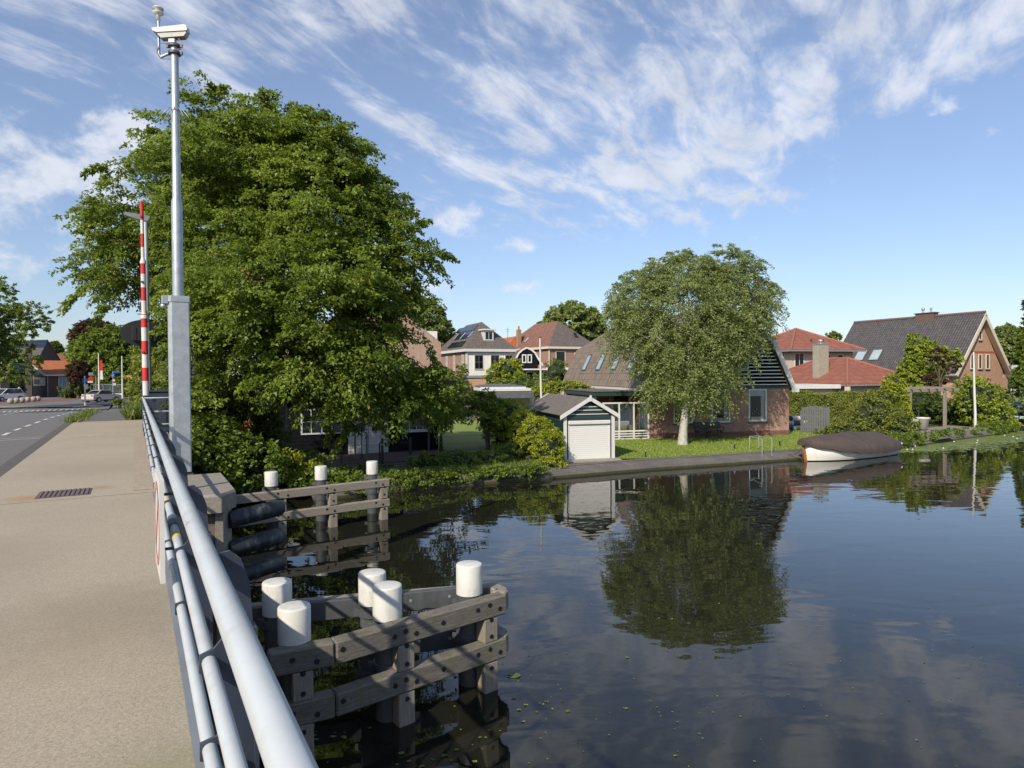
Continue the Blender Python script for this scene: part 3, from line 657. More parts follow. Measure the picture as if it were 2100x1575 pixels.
# abutment with the granite corner pillar
ab = thing('abutment', 'brick and granite bridge abutment with a big capstone beside the water', 'abutment', (0, 0, 0), 0)
d = MB(); bz(d, 10.66, -16, -1.2, 30, .30, 2.20); d.build('core', m_dirtwall, ab)
d = MB(); bz(d, 12.1, .30, -1.2, 27, .82, 2.02); d.build('wing_wall', m_dirtwall, ab)
capp = [(9.92, .42), (9.86, 1.02), (10.2, 1.25), (12.1, 1.25), (12.1, .42)]
def uwprism(mb, pts, z0, z1, bev=0.0, mat=0):
    n = len(pts); cu = sum(p[0] for p in pts) / n; cw = sum(p[1] for p in pts) / n
    lv = [(z0, 0), (z1 - bev, 0), (z1, bev)] if bev else [(z0, 0), (z1, 0)]
    vs = []
    for z, b in lv:
        for (u, w_) in pts:
            du, dw = cu - u, cw - w_; L = math.hypot(du, dw); vs.append(br(u + du / L * b, w_ + dw / L * b, z))
    fs = [tuple(reversed(range(n))), tuple(range((len(lv) - 1) * n, len(lv) * n))]
    for k in range(len(lv) - 1):
        for i in range(n): j = (i + 1) % n; fs.append((k * n + i, k * n + j, k * n + n + j, k * n + n + i))
    fs = [tuple(reversed(f)) for f in fs]
    mb.add(vs, fs, mat); return mb
d = MB(); uwprism(d, capp, 2.10, 2.36, .035); d.build('capstone', m_granite, ab)
d = MB(); uwprism(d, [(9.98, .95), (9.98, 1.05), (10.22, 1.19), (12.0, 1.19), (12.0, .95)], -1.2, 2.10); d.build('corner_pier', m_granite, ab)
d = MB(); uwprism(d, [(10.02, .46), (10.02, .95), (12.0, .95), (12.0, .46)], -1.2, 2.10); d.build('pillar', m_dirtwall, ab)
for i, (a, b) in enumerate(((14.2, 16.9), (17.0, 19.8), (19.9, 22.6))):
    d = MB(); uwprism(d, [(a, .28), (a, .86), (b, .86), (b, .28)], 2.02, 2.30, .03); d.build('coping_stone', m_granite, ab)
# fender logs bolted to the pillar
for z, dz in ((1.93, 0), (1.50, .03), (1.08, .05)):
    a, b = br(10.15, 1.12, z), br(10.55, 1.95, z + .03); d = MB(); d.tube([a, a.lerp(b, .04), a.lerp(b, .95), b], [.115, .125, .125, .095], 20)
    d.build('fender_log', m_rubber, label={1.93: 'dark horizontal fender log, uppermost of three on the pillar', 1.50: 'dark horizontal fender log, middle one of three on the pillar', 1.08: 'dark horizontal fender log, lowest of three on the pillar'}[z], cat='fender', group='fender logs on the abutment pillar')
# yellow box on the abutment behind the rail
d = MB(); d.cbox((0, 0, 0), (.5, .05, .12), bev=.01); yb = d.build('yellow_marker', m_yellow, label='small yellow strip fixed behind the railing by the capstone', cat='marker', loc=br(10.9, .40, 2.43), rz=R(120))

# ================================================================== railing
rail = thing('railing', 'light grey tubular steel bridge railing on dark plate posts', 'railing', (0, 0, 0), 0)
RU0, RU1 = -5.0, 22.0
def railtube(name, w_, h, r_, u0=RU0, u1=RU1, segs=1):
    mb = MB(); z = 2.35 + h; n = 16
    pts = [br(u0 + (u1 - u0) * i / n, w_, z) for i in range(n + 1)]
    mb.tube(pts, r_, 32)
    return mb
d = railtube('top', .206, 1.03, .0350)
u = 3.3
for u in (3.4, 5.2, 8.9, 12.6, 16.3): d.tube([br(u, .206, 3.38), br(u + .012, .206, 3.38)], .0357, 32)
d.build('top_rail', m_rail, rail)
d = railtube('mid', .208, .67, .0245); [d.tube([br(u, .208, 3.02), br(u + .16, .208, 3.02)], .0275, 24) for u in (5.0, 7.9, 10.6, 12.0, 14.5, 17)]
d.build('middle_rail', m_rail, rail)
d = railtube('low', .206, .37, .0245); [d.tube([br(u, .206, 2.72), br(u + .16, .206, 2.72)], .0275, 24) for u in (4.9, 9.6, 11.3, 13.4, 15.5)]
d.build('bottom_rail', m_rail, rail)
plate = [(.185, -.45), (.36, -.45), (.36, .80), (.352, .93), (.325, 1.01), (.29, 1.045), (.255, 1.04), (.235, 1.0), (.262, .96), (.27, .86), (.262, .745), (.235, .715), (.19, .70), (.187, .64), (.235, .625), (.262, .59), (.262, .45), (.24, .41), (.187, .398), (.186, .34), (.24, .31), (.25, .1), (.24, -.1)]
us = [-2.3 + 1.583 * i for i in range(16)]
for u in us:
    d = MB(); n = len(plate); t_ = .007
    vs = [br(u + s * t_, a - .012, 2.35 + b) for s in (-1, 1) for a, b in plate]
    d.add(vs, [tuple(range(n)), tuple(range(2 * n - 1, n - 1, -1))] + [(i, n + i, n + (i + 1) % n, (i + 1) % n) for i in range(n)])
    d.tube([br(u - .012, .31, 2.45), br(u - .02, .31, 2.45)], .018, 8); d.tube([br(u - .012, .31, 2.25), br(u - .02, .31, 2.25)], .018, 8)
    # flange along the outer edge
    bz(d, u - .035, .348, 1.9, u + .035, .360, 3.12)
    d.build('post', m_navy, rail)
# worn yellow bands and a rusty coupling
for (u, w_, z, r_, L, nm, mt) in ((4.42, .208, 3.02, .0262, .10, 'yellow_band', m_yellow), (5.75, .208, 3.02, .0262, .05, 'yellow_band', m_yellow), (4.75, .208, 3.02, .031, .18, 'coupling', m_dgrey)):
    d = MB(); d.tube([br(u, w_, z), br(u + L, w_, z)], r_, 24); d.build(nm, mt, rail)
# thin cables dangling from the coupling
d = MB()
for k in range(3):
    a = br(4.85, .23, 3.0); d.tube([a, a + Vector((.03 + .02 * k, -.02, -.10)), a + Vector((.07, .02 * k, -.22)), br(4.55 + .1 * k, .30, 2.78)], .003, 5, cap=False)
d.build('loose_cable', m_black, rail)
# far-end housing with its guard rails, then the barrier
hb = thing('barrier_housing', 'dark navy barrier machine box at the far end of the railing', 'machine box', br(22.9, .55, 2.30), R(120))
d = MB(); d.cbox((0, 0, .62), (.75, .72, 1.20), bev=.02); d.build('cabinet', m_navy, hb)
d = MB(); d.cbox((0, 0, 1.255), (.83, .82, .05), bev=.01); d.build('lid', m_navy, hb)
d = MB(); d.cbox((-.39, 0, .62), (.02, .55, .85), bev=.005); d.build('door', m_navy, hb)
gd = thing('guard_rail', 'small white tubular guard rail wrapped around the barrier machine box', 'guard rail', br(21.4, .62, 2.30), R(120))
for z in (1.10, .72, .36):
    d = MB(); d.tube([(.2, -.42, z), (-.55, -.42, z), (-.62, -.36, z), (-.62, .36, z), (-.62, .40, z)], .024, 10); d.build('rail', m_rail, gd)
for y in (-.42, .40):
    d = MB(); d.cbox((-.6, y, .56), (.05, .05, 1.16)); d.build('post', m_navy, gd)

ba = thing('road_barrier', 'red and white striped bridge barrier raised upright at the far end of the railing', 'barrier', br(21.9, .28, 3.45))
ba.rotation_euler = (0, R(-.4), 0)
nb = 14; Hh = 5.65; seg = [0, .42]; z = .42
while z < Hh - .5: z += .39; seg.append(z)
seg[-1] = Hh
for k in range(len(seg) - 1):
    r_ = .085 if seg[k] < 2.3 else (.068 if seg[k] < 3.9 else .047)
    d = MB(); top_r = r_
    d.tube([(0, 0, seg[k]), (0, 0, seg[k + 1])], r_, 20); d.build('stripe_' + ('white' if k % 2 == 0 else 'red'), m_white if k % 2 == 0 else m_red, ba)
for z in (1.25, 3.3, 5.2):
    d = MB(); rr_ = .085 if z < 2.3 else (.068 if z < 3.9 else .047)
    d.tube([(.01, -rr_ - .03, z), (.01, -rr_ + .02, z)], .034, 14); d.build('lamp', plain('lamp_red', (.12, .015, .02), .25), ba)
for (z, r0, r1) in ((2.28, .085, .068), (3.88, .068, .047)): d = MB(); d.tube([(0, 0, z - .04), (0, 0, z + .02), (0, 0, z + .12)], [r0 + .012, r0 + .012, r1 + .002], 20); d.build('collar', m_white, ba)
# prohibition sign on the inside of the railing
sg = thing('prohibition_sign', 'white square sign with a red ring fixed to the inside of the railing', 'sign', (0, 0, 0))
d = MB(); a0 = atz(332, 1200, 4 - 1.245); n0 = to_uw(a0)
def sgbox(mb, du0, du1, dz0, dz1, t0, t1, mat=0):
    A = br(4.42, .117, 0); B = br(5.02, .107, 0); dr = (B - A).normalized(); nr = Vector((-dr.y, dr.x, 0))
    vs = [A + dr * a_ + nr * b_ + Vector((0, 0, c_)) for c_ in (dz0, dz1) for (a_, b_) in ((du0, t0), (du1, t0), (du1, t1), (du0, t1))]
    mb.add(vs, [(3, 2, 1, 0), (4, 5, 6, 7), (0, 1, 5, 4), (1, 2, 6, 5), (2, 3, 7, 6), (3, 0, 4, 7)], mat)
sgbox(d, 0, .60, 2.76, 3.38, -.026, .0); d.build('panel', m_white, sg)
ring = MB(); A = br(4.42, .117, 0); B = br(5.02, .107, 0); dr = (B - A).normalized(); nr = Vector((-dr.y, dr.x, 0)); cc = A + dr * .30 + Vector((0, 0, 3.07)) + nr * .003
vs = []; n = 40
for r_ in (.265, .22):
    for k in range(n): vs.append(cc + dr * math.cos(2 * math.pi * k / n) * r_ + Vector((0, 0, 1)) * math.sin(2 * math.pi * k / n) * r_)
ring.add(vs, [(k, n + k, n + (k + 1) % n, (k + 1) % n) for k in range(n)])
s_ = .03; ring.add([cc + dr * a_ + Vector((0, 0, b_)) + nr * .0005 for a_, b_ in ((-.19, .15), (-.15, .19), (.19, -.15), (.15, -.19))], [(0, 1, 2, 3)])
ring.build('red_ring', plain('faded_red', (.58, .22, .17), .5), sg)
for zz in (2.9, 3.25): d = MB(); d.tube([br(4.7, .14, zz), br(4.7, .22, zz)], .01, 8); d.build('bracket', m_dgrey, sg)

# ================================================================== galvanised mast with traffic camera
PB = br(12.25, .648, 2.33)
mp = thing('camera_mast', 'tall galvanised mast rising from a square steel box post on the abutment', 'mast', PB, R(30))
d = MB(); d.cbox((0, 0, .03), (.36, .36, .03)); d.build('base_plate', m_dgrey, mp)
def octpost(mb, s, c, z0, z1):
    poly = [(-s + c, -s), (s - c * .3, -s), (s, -s + c * .3), (s, s - c), (s - c, s), (-s + c, s), (-s, s - c), (-s, -s + c)]; mb.prism(poly, 'z', z0, z1)
d = MB(); octpost(d, .158, .055, .08, 2.96); d.build('box_post', m_galv, mp)
d = MB(); octpost(d, .168, .05, 2.90, 3.0); d.cbox((-.20, -.06, 2.93), (.10, .14, .14), bev=.01); d.build('post_cap', m_galv, mp)
d = MB(); d.sphere((-.225, -.08, 2.83), .045, 14); d.build('dome_sensor', m_galv, mp)
zt = aty(361, 92, PB.y).z - PB.z; zs = aty(361, 412, PB.y).z - PB.z
d = MB(); d.tube([(0, 0, 3.0), (0, 0, zs - .03), (0, 0, zs + .05), (0, 0, zt)], [.085, .085, .066, .060], 24); d.build('pole', m_galv, mp)
zsp = aty(361, 225, PB.y).z - PB.z
d = MB()
for k in range(9):
    an = 2 * math.pi * k / 9 + .3; c_, s_ = math.cos(an), math.sin(an); d.tube([(c_ * .065, s_ * .065, zsp), (c_ * .11, s_ * .11, zsp), (c_ * .21, s_ * .21, zsp - .12)], .006, 6)
d.tube([(0, 0, zsp - .02), (0, 0, zsp + .02)], .07, 20); d.build('spike_collar', m_galv, mp)
cm_ = thing('traffic_camera', 'white box camera mounted on top of the galvanised mast', 'camera', PB + Vector((-.03, 0, zt)), R(4)); cm_.scale = (.78, .78, .74); cm_.rotation_euler = (0, R(-4), R(8))
d = MB(); d.prism([(-.33, .30), (-.20, .12), (.26, .155), (.31, .22), (.32, .315), (.28, .345), (-.32, .31)], 'y', -.085, .085)
d.build('housing', plain('camera_housing', (.50, .49, .44), .5), cm_)
d = MB(); d.prism([(-.36, .325), (-.345, .27), (-.27, .235), (.33, .27), (.345, .30), (.335, .385), (.28, .40)], 'y', -.105, .105); d.build('sunshield', m_cream if False else plain('shield', (.72, .70, .60), .4), cm_)
d = MB(); d.prism([(-.338, .302), (-.212, .13), (-.205, .14), (-.328, .30)], 'y', -.07, .07); d.build('lens_window', m_black, cm_)
d = MB(); d.cbox((0, 0, .05), (.13, .12, .14), bev=.01); d.tube([(0, 0, -.02), (0, 0, .03)], .08, 18); d.cbox((.02, 0, .12), (.10, .10, .06)); d.build('bracket', m_galv, cm_)
d = MB()
for k, (x1, c0) in enumerate(((.20, 0), (.23, .02))): d.tube([(.12 + c0, -.05, .14), (x1, -.06, -.02), (.19 + c0, -.06, -.10), (.05, -.06, -.16), (.03, -.06, -.24)], .005, 5, cap=False)
d.build('cable', plain('pink_cable', (.42, .20, .20), .5), cm_)
wv = thing('weather_sensor', 'white stacked-disc sensor on a thin side arm of the mast', 'sensor', PB + Vector((0, 0, zt)))
ax = -.26
d = MB(); d.tube([(-.05, 0, -.12), (ax + .04, 0, -.20), (ax, 0, -.16), (ax, 0, .40)], .022, 10); d.build('arm', m_galv, wv)
d = MB(); d.tube([(-.06, -.02, -.0), (-.22, -.03, .02), (-.28, -.03, -.12), (-.22, -.03, -.24), (-.05, -.03, -.25)], .005, 6, cap=False); d.build('cable', m_dgrey, wv)
d = MB(); d.lathe([(.001, .62), (.07, .615), (.085, .60), (.085, .59), (.03, .575), (.03, .545), (.085, .535), (.085, .52), (.05, .49), (.03, .47), (.03, .40), (.001, .40)], (ax, 0, 0), 24); d.build('discs', m_white, wv)
for zz in (-.02, -.14):
    d = MB(); d.tube([(0, 0, zz - .02), (0, 0, zz + .02)], .10, 18); d.cbox((.10, 0, zz), (.06, .04, .05)); d.cbox((-.10, 0, zz), (.06, .04, .05)); d.build('clamp', m_dgrey, wv)
# ship signal head seen from behind
TS = aty(322, 684, 20.6)
ts = thing('signal_head', 'dark oval backboard of a boat signal seen from behind the mast', 'signal', TS, R(28))
d = MB(); pts = []; hw, hh = 1.0, .445
for k in range(48):
    an = 2 * math.pi * k / 48; c_, s_ = math.cos(an), math.sin(an); pts.append((math.copysign(abs(c_) ** .8, c_) * hw, math.copysign(abs(s_) ** .9, s_) * hh))
d.prism(pts, 'y', -.012, .012); d.build('backboard', m_black, ts)
for x in (-.47, .12):
    d = MB(); d.cbox((x, -.14, -.03), (.42, .24, .48), bev=.04); d.cbox((x - .14, -.27, -.03), (.10, .02, .40)); d.build('lamp_housing', m_black, ts)
d = MB(); d.tube([(1.05, 0, .2), (1.05, 0, -TS.z + .4)], .08, 12); d.tube([(.9, -.03, 0), (1.08, -.03, 0)], .05, 10); d.build('pole', m_dgrey, ts)
# ================================================================== mooring fenders
def bolt_ring(mb, p, n_, r_=.032):
    n_ = Vector(n_).normalized(); p = Vector(p); mb.tube([p - n_ * .01, p + n_ * .006], [r_, r_ * .9], 10)
def pile(parent, x, y, ztop, r_=.160, hcap=.385):
    d = MB(); d.tube([(x, y, -1.0), (x, y, ztop - .10)], r_ - .008, 28)
    for z in (ztop - hcap - .10, .62, .30): d.tube([(x, y, z - .05), (x, y, z + .04)], r_ + .014, 28); d.cbox((x + r_ + .03, y - .05, z), (.06, .03, .09)); d.cbox((x - r_ - .03, y - .05, z), (.06, .03, .09))
    po = d.build('pile', m_dgrey, parent)
    d = MB(); R0 = r_ + .010; d.lathe([(R0, ztop - hcap), (R0, ztop - .02), (R0 - .006, ztop - .006), (R0 - .03, ztop), (.001, ztop + .004)], (x, y, 0), 40)
    d.lathe([(R0, ztop - hcap), (r_ - .02, ztop - hcap)], (x, y, 0), 40); d.build('cap', m_cap, po)
def beam(parent, pts, wd, ht, mat, name='beam', bolts=(), side=-1, bz_=None):
    mb = MB()
    for a, b in zip(pts[:-1], pts[1:]): mb.bar(a, b, wd, ht, 0, bev=.018)
    o = mb.build(name, mat, parent)
    for (i, t_, dz) in bolts:
        bb = MB(); a, b = Vector(pts[i]), Vector(pts[i + 1]); q = a.lerp(b, t_); dr = (b - a).normalized(); s = Vector((dr.y, -dr.x, 0)) * (1 if side < 0 else -1)
        bolt_ring(bb, q + s * wd * .5 + Vector((0, 0, dz)), s); bb.build('bolt', m_black, o)
    return o
def P3(px, py, h): return atz(px, py, CAMZ - h)
# near fender
nf = thing('mooring_fender', 'large V-shaped timber mooring fender with five white-capped piles in the near water', 'fender structure', (0, 0, 0), group='timber mooring fenders')
for (px, py) in ((568, 1191), (603, 1241), (763, 1172), (794, 1198.5), (962, 1155)):
    p = P3(px, py, 2.45); pile(nf, p.x, p.y, 4 - 2.45)
A0, A1, A2 = (-2.52, 6.64), (-1.93, 6.93), (-.14, 8.39)
def L3(p, z): return (p[0], p[1], z)
UP, LO = 1.055, .50
b_up = [(0, .35, .02), (0, .72, -.04), (1, .03, .03), (1, .30, .0), (1, .36, .03), (1, .42, -.03), (1, .58, .0), (1, .80, .03), (1, .88, .05), (1, .95, -.03)]
beam(nf, [L3(A0, UP), L3(A1, UP), L3(A2, UP)], .18, .25, m_wood, 'upper_beam', b_up)
beam(nf, [L3((-3.4, 6.15), LO), L3(A0, LO), L3(A1, LO), L3(A2, LO)], .18, .25, m_wood, 'lower_beam', [(1, .35, .02), (1, .72, -.04)] + [(i + 1, t_, dz) for i, t_, dz in b_up[2:]])
# round prow
prow = [(A2[0] - .06, A2[1] + .01), (A2[0] - .01, A2[1] + .15), (A2[0] - .14, A2[1] + .32)]
for z, nm in ((UP, 'upper_nose'), (LO, 'lower_nose')): beam(nf, [L3(p, z) for p in prow], .19, .25, m_wood2, nm)
B0, B1, B2 = (-3.3, 7.92), (-1.94, 8.28), (-.38, 8.74)
for z, nm in ((UP, 'upper_steel_channel'), (LO, 'lower_steel_channel')):
    mb = MB(); pts = [L3(B0, z), L3(B1, z), L3((-.72, 8.66), z)]
    for a, b in zip(pts[:-1], pts[1:]): mb.bar(a, b, .10, .24, 0, bev=.008)
    o = mb.build(nm, m_dgrey, nf); bb = MB()
    for q in (.15, .5, .9):
        a, b = Vector(pts[1]), Vector(pts[2]); p = a.lerp(b, q); bb = MB(); bolt_ring(bb, p + Vector((.0, -.055, .02)), (.3, -.95, 0), .022); bb.build('bolt', m_galv, o)
    beam(nf, [L3((B0[0] - .02, B0[1] + .13), z), L3((B1[0] - .02, B1[1] + .13), z), L3((-.19, 8.80), z)], .15, .22, m_wood2, 'rear_beam')
def vpost(parent, x, y, dx, dy, z1=1.0, z0=-.8, mat=None):
    d = Vector((dx, dy, 0)).normalized(); mb = MB(); M = Matrix((d, Vector((-d.y, d.x, 0)), Vector((0, 0, 1)))).transposed()
    mb.cbox((x, y, (UP - .13 + LO + .125) / 2), (.21, .16, UP - .13 - LO - .125), 0, M, bev=.012); mb.cbox((x, y, (LO - .13 + z0) / 2), (.21, .16, LO - .13 - z0), 0, M, bev=.012)
    mb.cbox((x - d.y * .09 * 1, y + d.x * .09, .2), (.17, .09, 1.55), 0, M, bev=.01)
    o = mb.build('upright', mat or m_wood2v, parent); bb = MB(); s = Vector((d.y, -d.x, 0))
    for z in (.91, .70, .30): bb = MB(); bolt_ring(bb, Vector((x, y, z)) + s * .082, s, .03); bb.build('bolt', m_black, o)
dd = (A2[0] - A1[0], A2[1] - A1[1])
def on_line(px):
    # where the sight line of a photo column meets the front beam's line in plan
    s = sight(px, 1300); a = Vector((A1[0], A1[1])); v = Vector(dd); den = s.x * v.y - s.y * v.x; t_ = (s.y * a.x - s.x * a.y) / den; return a + v * t_
p = on_line(827); vpost(nf, p.x, p.y, *dd); p = on_line(1000); vpost(nf, p.x, p.y, *dd)
vpost(nf, -2.22, 6.79, A1[0] - A0[0], A1[1] - A0[1])
# far fender
ff = thing('mooring_fender', 'straight timber mooring fender with three white-capped piles beside the abutment pillar', 'fender structure', (0, 0, 0), group='timber mooring fenders')
C0, C1 = atz(470, 1026, 1.01), atz(797, 989, 1.01)
for (px, py) in ((556, 967), (658, 955.5), (763, 945.5)):
    p = P3(px, py, 2.50); pile(ff, p.x, p.y, 1.50, .155, .37)
v = Vector((C1.x - C0.x, C1.y - C0.y, 0)); Lf = v.length
def fl(t_): return (C0.x + v.x * t_, C0.y + v.y * t_)
bt = [(0, .27, .04), (0, .33, -.03), (0, .57, .04), (0, .62, -.03), (0, .90, .04), (0, .95, -.03)]
beam(ff, [L3(fl(0), 1.01), L3(fl(1), 1.01)], .16, .22, m_wood2, 'upper_beam', bt); beam(ff, [L3(fl(0.0), .46), L3(fl(1), .46)], .16, .22, m_wood2, 'lower_beam', bt)
UP, LO = 1.01, .46
for px in (577, 682, 786):
    s = sight(px, 1020); a = Vector((C0.x, C0.y)); vv = Vector((v.x, v.y)); den = s.x * vv.y - s.y * vv.x; t_ = (s.y * a.x - s.x * a.y) / den; q = a + vv * t_; vpost(ff, q.x, q.y, v.x, v.y)

# floating leaves
m_pad = foliage_mat('lily_pad_leaf', (.09, .12, .02), (.22, .25, .05), .1, .35)
def pads(name, pts, r0, r1, seed, **kw):
    rr = random.Random(seed); mb = MB()
    for p in pts:
        r_ = rr.uniform(r0, r1); a0 = rr.uniform(0, 6.28); n = 9; e = rr.uniform(.6, 1.0); vs = [(p[0], p[1], .006 + rr.random() * .004)]
        for k in range(n): an = a0 + 5.7 * k / (n - 1); vs.append((p[0] + r_ * math.cos(an), p[1] + r_ * e * math.sin(an), .004 + rr.random() * .010))
        mb.add(vs, [(0, i, i + 1) for i in range(1, n)])
    o = mb.build(name, kw.pop('mat', m_pad), **kw); at = o.data.attributes.new('tint', 'FLOAT', 'FACE'); at.data.foreach_set('value', np.repeat(np.random.default_rng(seed).random(len(o.data.polygons) // 8 + 1), 8)[:len(o.data.polygons)].astype(np.float32)); return o
q = atz(1053, 1386, 0); pads('lily_pad', [(q.x, q.y)], .10, .11, 3, label='single yellow-green lily pad floating beside the near fender prow', cat='lily pad')
rr = random.Random(8); sp_ = []
for _ in range(420):
    x, y = rr.uniform(520, 2150), rr.triangular(1060, 1620, 1450); q = atz(x, y, 0)
    if rr.random() < (.9 if x < 1250 else .45): sp_.append((q.x, q.y))
pads('floating_leaves', sp_, .004, .014, 5, kind='stuff', label='tiny yellow-green leaf bits scattered on the dark water', cat='floating leaves')
sp_ = []
for (cx, cy, sx, sy, n) in ((640, 1520, 60, 14, 9), (700, 1512, 30, 8, 6), (560, 1525, 30, 6, 4), (1110, 1440, 40, 14, 8), (950, 1540, 40, 14, 6), (850, 1548, 60, 14, 4), (720, 1410, 30, 8, 6), (1190, 1040, 60, 10, 0), (800, 1500, 200, 40, 8), (1450, 1240, 60, 10, 5), (1300, 1460, 120, 60, 6)):
    for _ in range(n): q = atz(rr.gauss(cx, sx), rr.gauss(cy, sy), 0); sp_.append((q.x, q.y))
pads('water_weed', sp_, .012, .034, 6, kind='stuff', label='clumps of yellow-green water weed at the surface near the fender', cat='water weed')
sp_ = []
SH = [Vector(p) for p in SHORE]
for _ in range(5200):
    i = rr.choice((9, 10, 10, 11, 11, 12, 12, 12, 13)); i = min(i, len(SH) - 2); t_ = rr.random(); a, b = SH[i], SH[i + 1]; q = a.lerp(b, t_); n = Vector((b.y - a.y, -(b.x - a.x))).normalized(); f_ = max(0.3, min(1, (q.x - 18) / 4)); k = abs(rr.gauss(0, .42))
    q = q + n * k * 2.7 * f_
    if q.x > 19.0 and q.x < 40: sp_.append((q.x, q.y))
pads('lily_bed', sp_, .08, .17, 7, kind='stuff', label='wide bed of lily pads along the far bank', cat='lily pads', mat=foliage_mat('lily_bed_leaf', (.13, .175, .05), (.25, .30, .09), .05, .4))
fl_ = MB()
for i in range(11): q = sp_[i * 97]; fl_.sphere((q[0], q[1], .05), .04, 8)
fl_.build('lily_flowers', m_white, kind='stuff', label='white water lily blossoms among the pads', cat='lily flowers')
# ================================================================== buildings
def G(px, py, z=.4): return atz(px, py, z)
def local_map(side, W, D):
    """wall coordinates (s along, n outwards, z) -> house coordinates"""
    return {'F': lambda s, n, z: (s, -n, z), 'L': lambda s, n, z: (-n, s, z), 'R': lambda s, n, z: (W + n, s, z)}[side]
def mbox(mb, f, s0, s1, n0, n1, z0, z1, mat=0):
    p = [f(s0, n0, z0), f(s1, n1, z1)]; lo = tuple(min(a, b) for a, b in zip(*p)); hi = tuple(max(a, b) for a, b in zip(*p)); mb.box(lo, hi, mat)
def window(parent, f, s, z, w_, h, fr=None, bars_v=1, bars_h=1, fw=.07, sill=None, glass=None, curtain=False, arch=False, name='window', proud=.05, surround=None):
    fr = fr or m_white; d = MB()
    mbox(d, f, s, s + fw, .002, proud, z, z + h); mbox(d, f, s + w_ - fw, s + w_, .002, proud, z, z + h)
    mbox(d, f, s + fw, s + w_ - fw, .002, proud, z, z + fw); mbox(d, f, s + fw, s + w_ - fw, .002, proud, z + h - fw, z + h)
    for i in range(1, bars_v + 1):
        c = s + w_ * i / (bars_v + 1); mbox(d, f, c - fw * .3, c + fw * .3, .016, proud * .9, z + fw, z + h - fw)
    for i in range(1, bars_h + 1):
        c = z + h * i / (bars_h + 1); mbox(d, f, s + fw, s + w_ - fw, .016, proud * .84, c - fw * .26, c + fw * .26)
    o = d.build(name, fr, parent)
    g = MB(); mbox(g, f, s + fw, s + w_ - fw, .003, .014, z + fw, z + h - fw); g.build('pane', glass or m_glass, o)
    if sill: g = MB(); mbox(g, f, s - .06, s + w_ + .06, .0, .12, z - .07, z - .002); g.build('sill', sill, o)
    if surround:
        g = MB(); k = .13
        mbox(g, f, s - k, s - .002, .001, .03, z - k * .5, z + h + k); mbox(g, f, s + w_ + .002, s + w_ + k, .001, .03, z - k * .5, z + h + k); mbox(g, f, s - .002, s + w_ + .002, .001, .03, z + h + .002, z + h + k); g.build('surround', surround, o)
    if curtain:
        g = MB(); mbox(g, f, s + w_ * .72, s + w_ - fw - .02, .015, .02, z + fw, z + h - fw); g.build('curtain', m_curtain, o)
    return o
def pane_on_slope(parent, P, U, V, w_, h, frame, glass, name='roof_window', lift=.07):
    """P lower-left corner on the slope, U along the eave, V up the slope"""
    P, U, V = Vector(P), Vector(U).normalized(), Vector(V).normalized(); Nn = U.cross(V).normalized()
    if Nn.z < 0: Nn = -Nn
    M = Matrix((U, V, Nn)).transposed(); c = P + U * w_ / 2 + V * h / 2
    d = MB(); t_ = .07
    for (cu, cv, su, sv) in ((-w_ / 2 + t_ / 2, 0, t_, h), (w_ / 2 - t_ / 2, 0, t_, h), (0, -h / 2 + t_ / 2, w_ - 2 * t_, t_), (0, h / 2 - t_ / 2, w_ - 2 * t_, t_)):
        d.cbox(c + U * cu + V * cv + Nn * lift * .5, (su, sv, lift), 0, M)
    o = d.build(name, frame, parent); g = MB(); g.cbox(c + Nn * lift * .35, (w_ - 2 * t_, h - 2 * t_, lift * .5), 0, M); g.build('pane', glass, o); return o
def slab(mb, quad, th, mat=0):
    """a plate of thickness th whose top face is the given polygon"""
    q = [Vector(p) for p in quad]; n_ = (q[1] - q[0]).cross(q[2] - q[0]).normalized()
    if n_.z < 0: q.reverse(); n_ = -n_
    k = len(q); lo = [p - n_ * th for p in q]
    mb.add(q + lo, [tuple(range(k)), tuple(range(2 * k - 1, k - 1, -1))] + [(i, k + i, k + (i + 1) % k, (i + 1) % k) for i in range(k)], mat)
def hip_roof(W, D, ze, rise, ov, along='y', th=.16):
    mb = MB(); a, b = -ov, -ov; X1, Y1 = W + ov, D + ov
    if along == 'y': r0, r1 = (W / 2, W / 2), (W / 2, D - W / 2) if D > W else (W / 2, D / 2)
    else: r0, r1 = (D / 2, D / 2), (W - D / 2, D / 2)
    if along == 'y' and D <= W: r0 = (W / 2, D / 2)
    zr = ze + rise; A, B, C_, E = (a, b, ze), (X1, b, ze), (X1, Y1, ze), (a, Y1, ze); p, q = (*r0, zr), (*r1, zr)
    lowv = [(x, y, z - th) for x, y, z in (A, B, C_, E)]
    vs = [A, B, C_, E, p, q] + lowv
    if along == 'y': fs = [(0, 1, 4), (1, 2, 5, 4), (2, 3, 5), (3, 0, 4, 5)]
    else: fs = [(0, 1, 5, 4), (1, 2, 5), (2, 3, 4, 5), (3, 0, 4)]
    fs += [(6, 7, 1, 0), (7, 8, 2, 1), (8, 9, 3, 2), (9, 6, 0, 3), (9, 8, 7, 6)]
    return mb.add(vs, fs), [A, B, C_, E], p, q
def house(name, label, C, ang, group=None): return thing(name, label, 'house', (C[0], C[1], C[2] if len(C) > 2 else .36), R(ang), group)

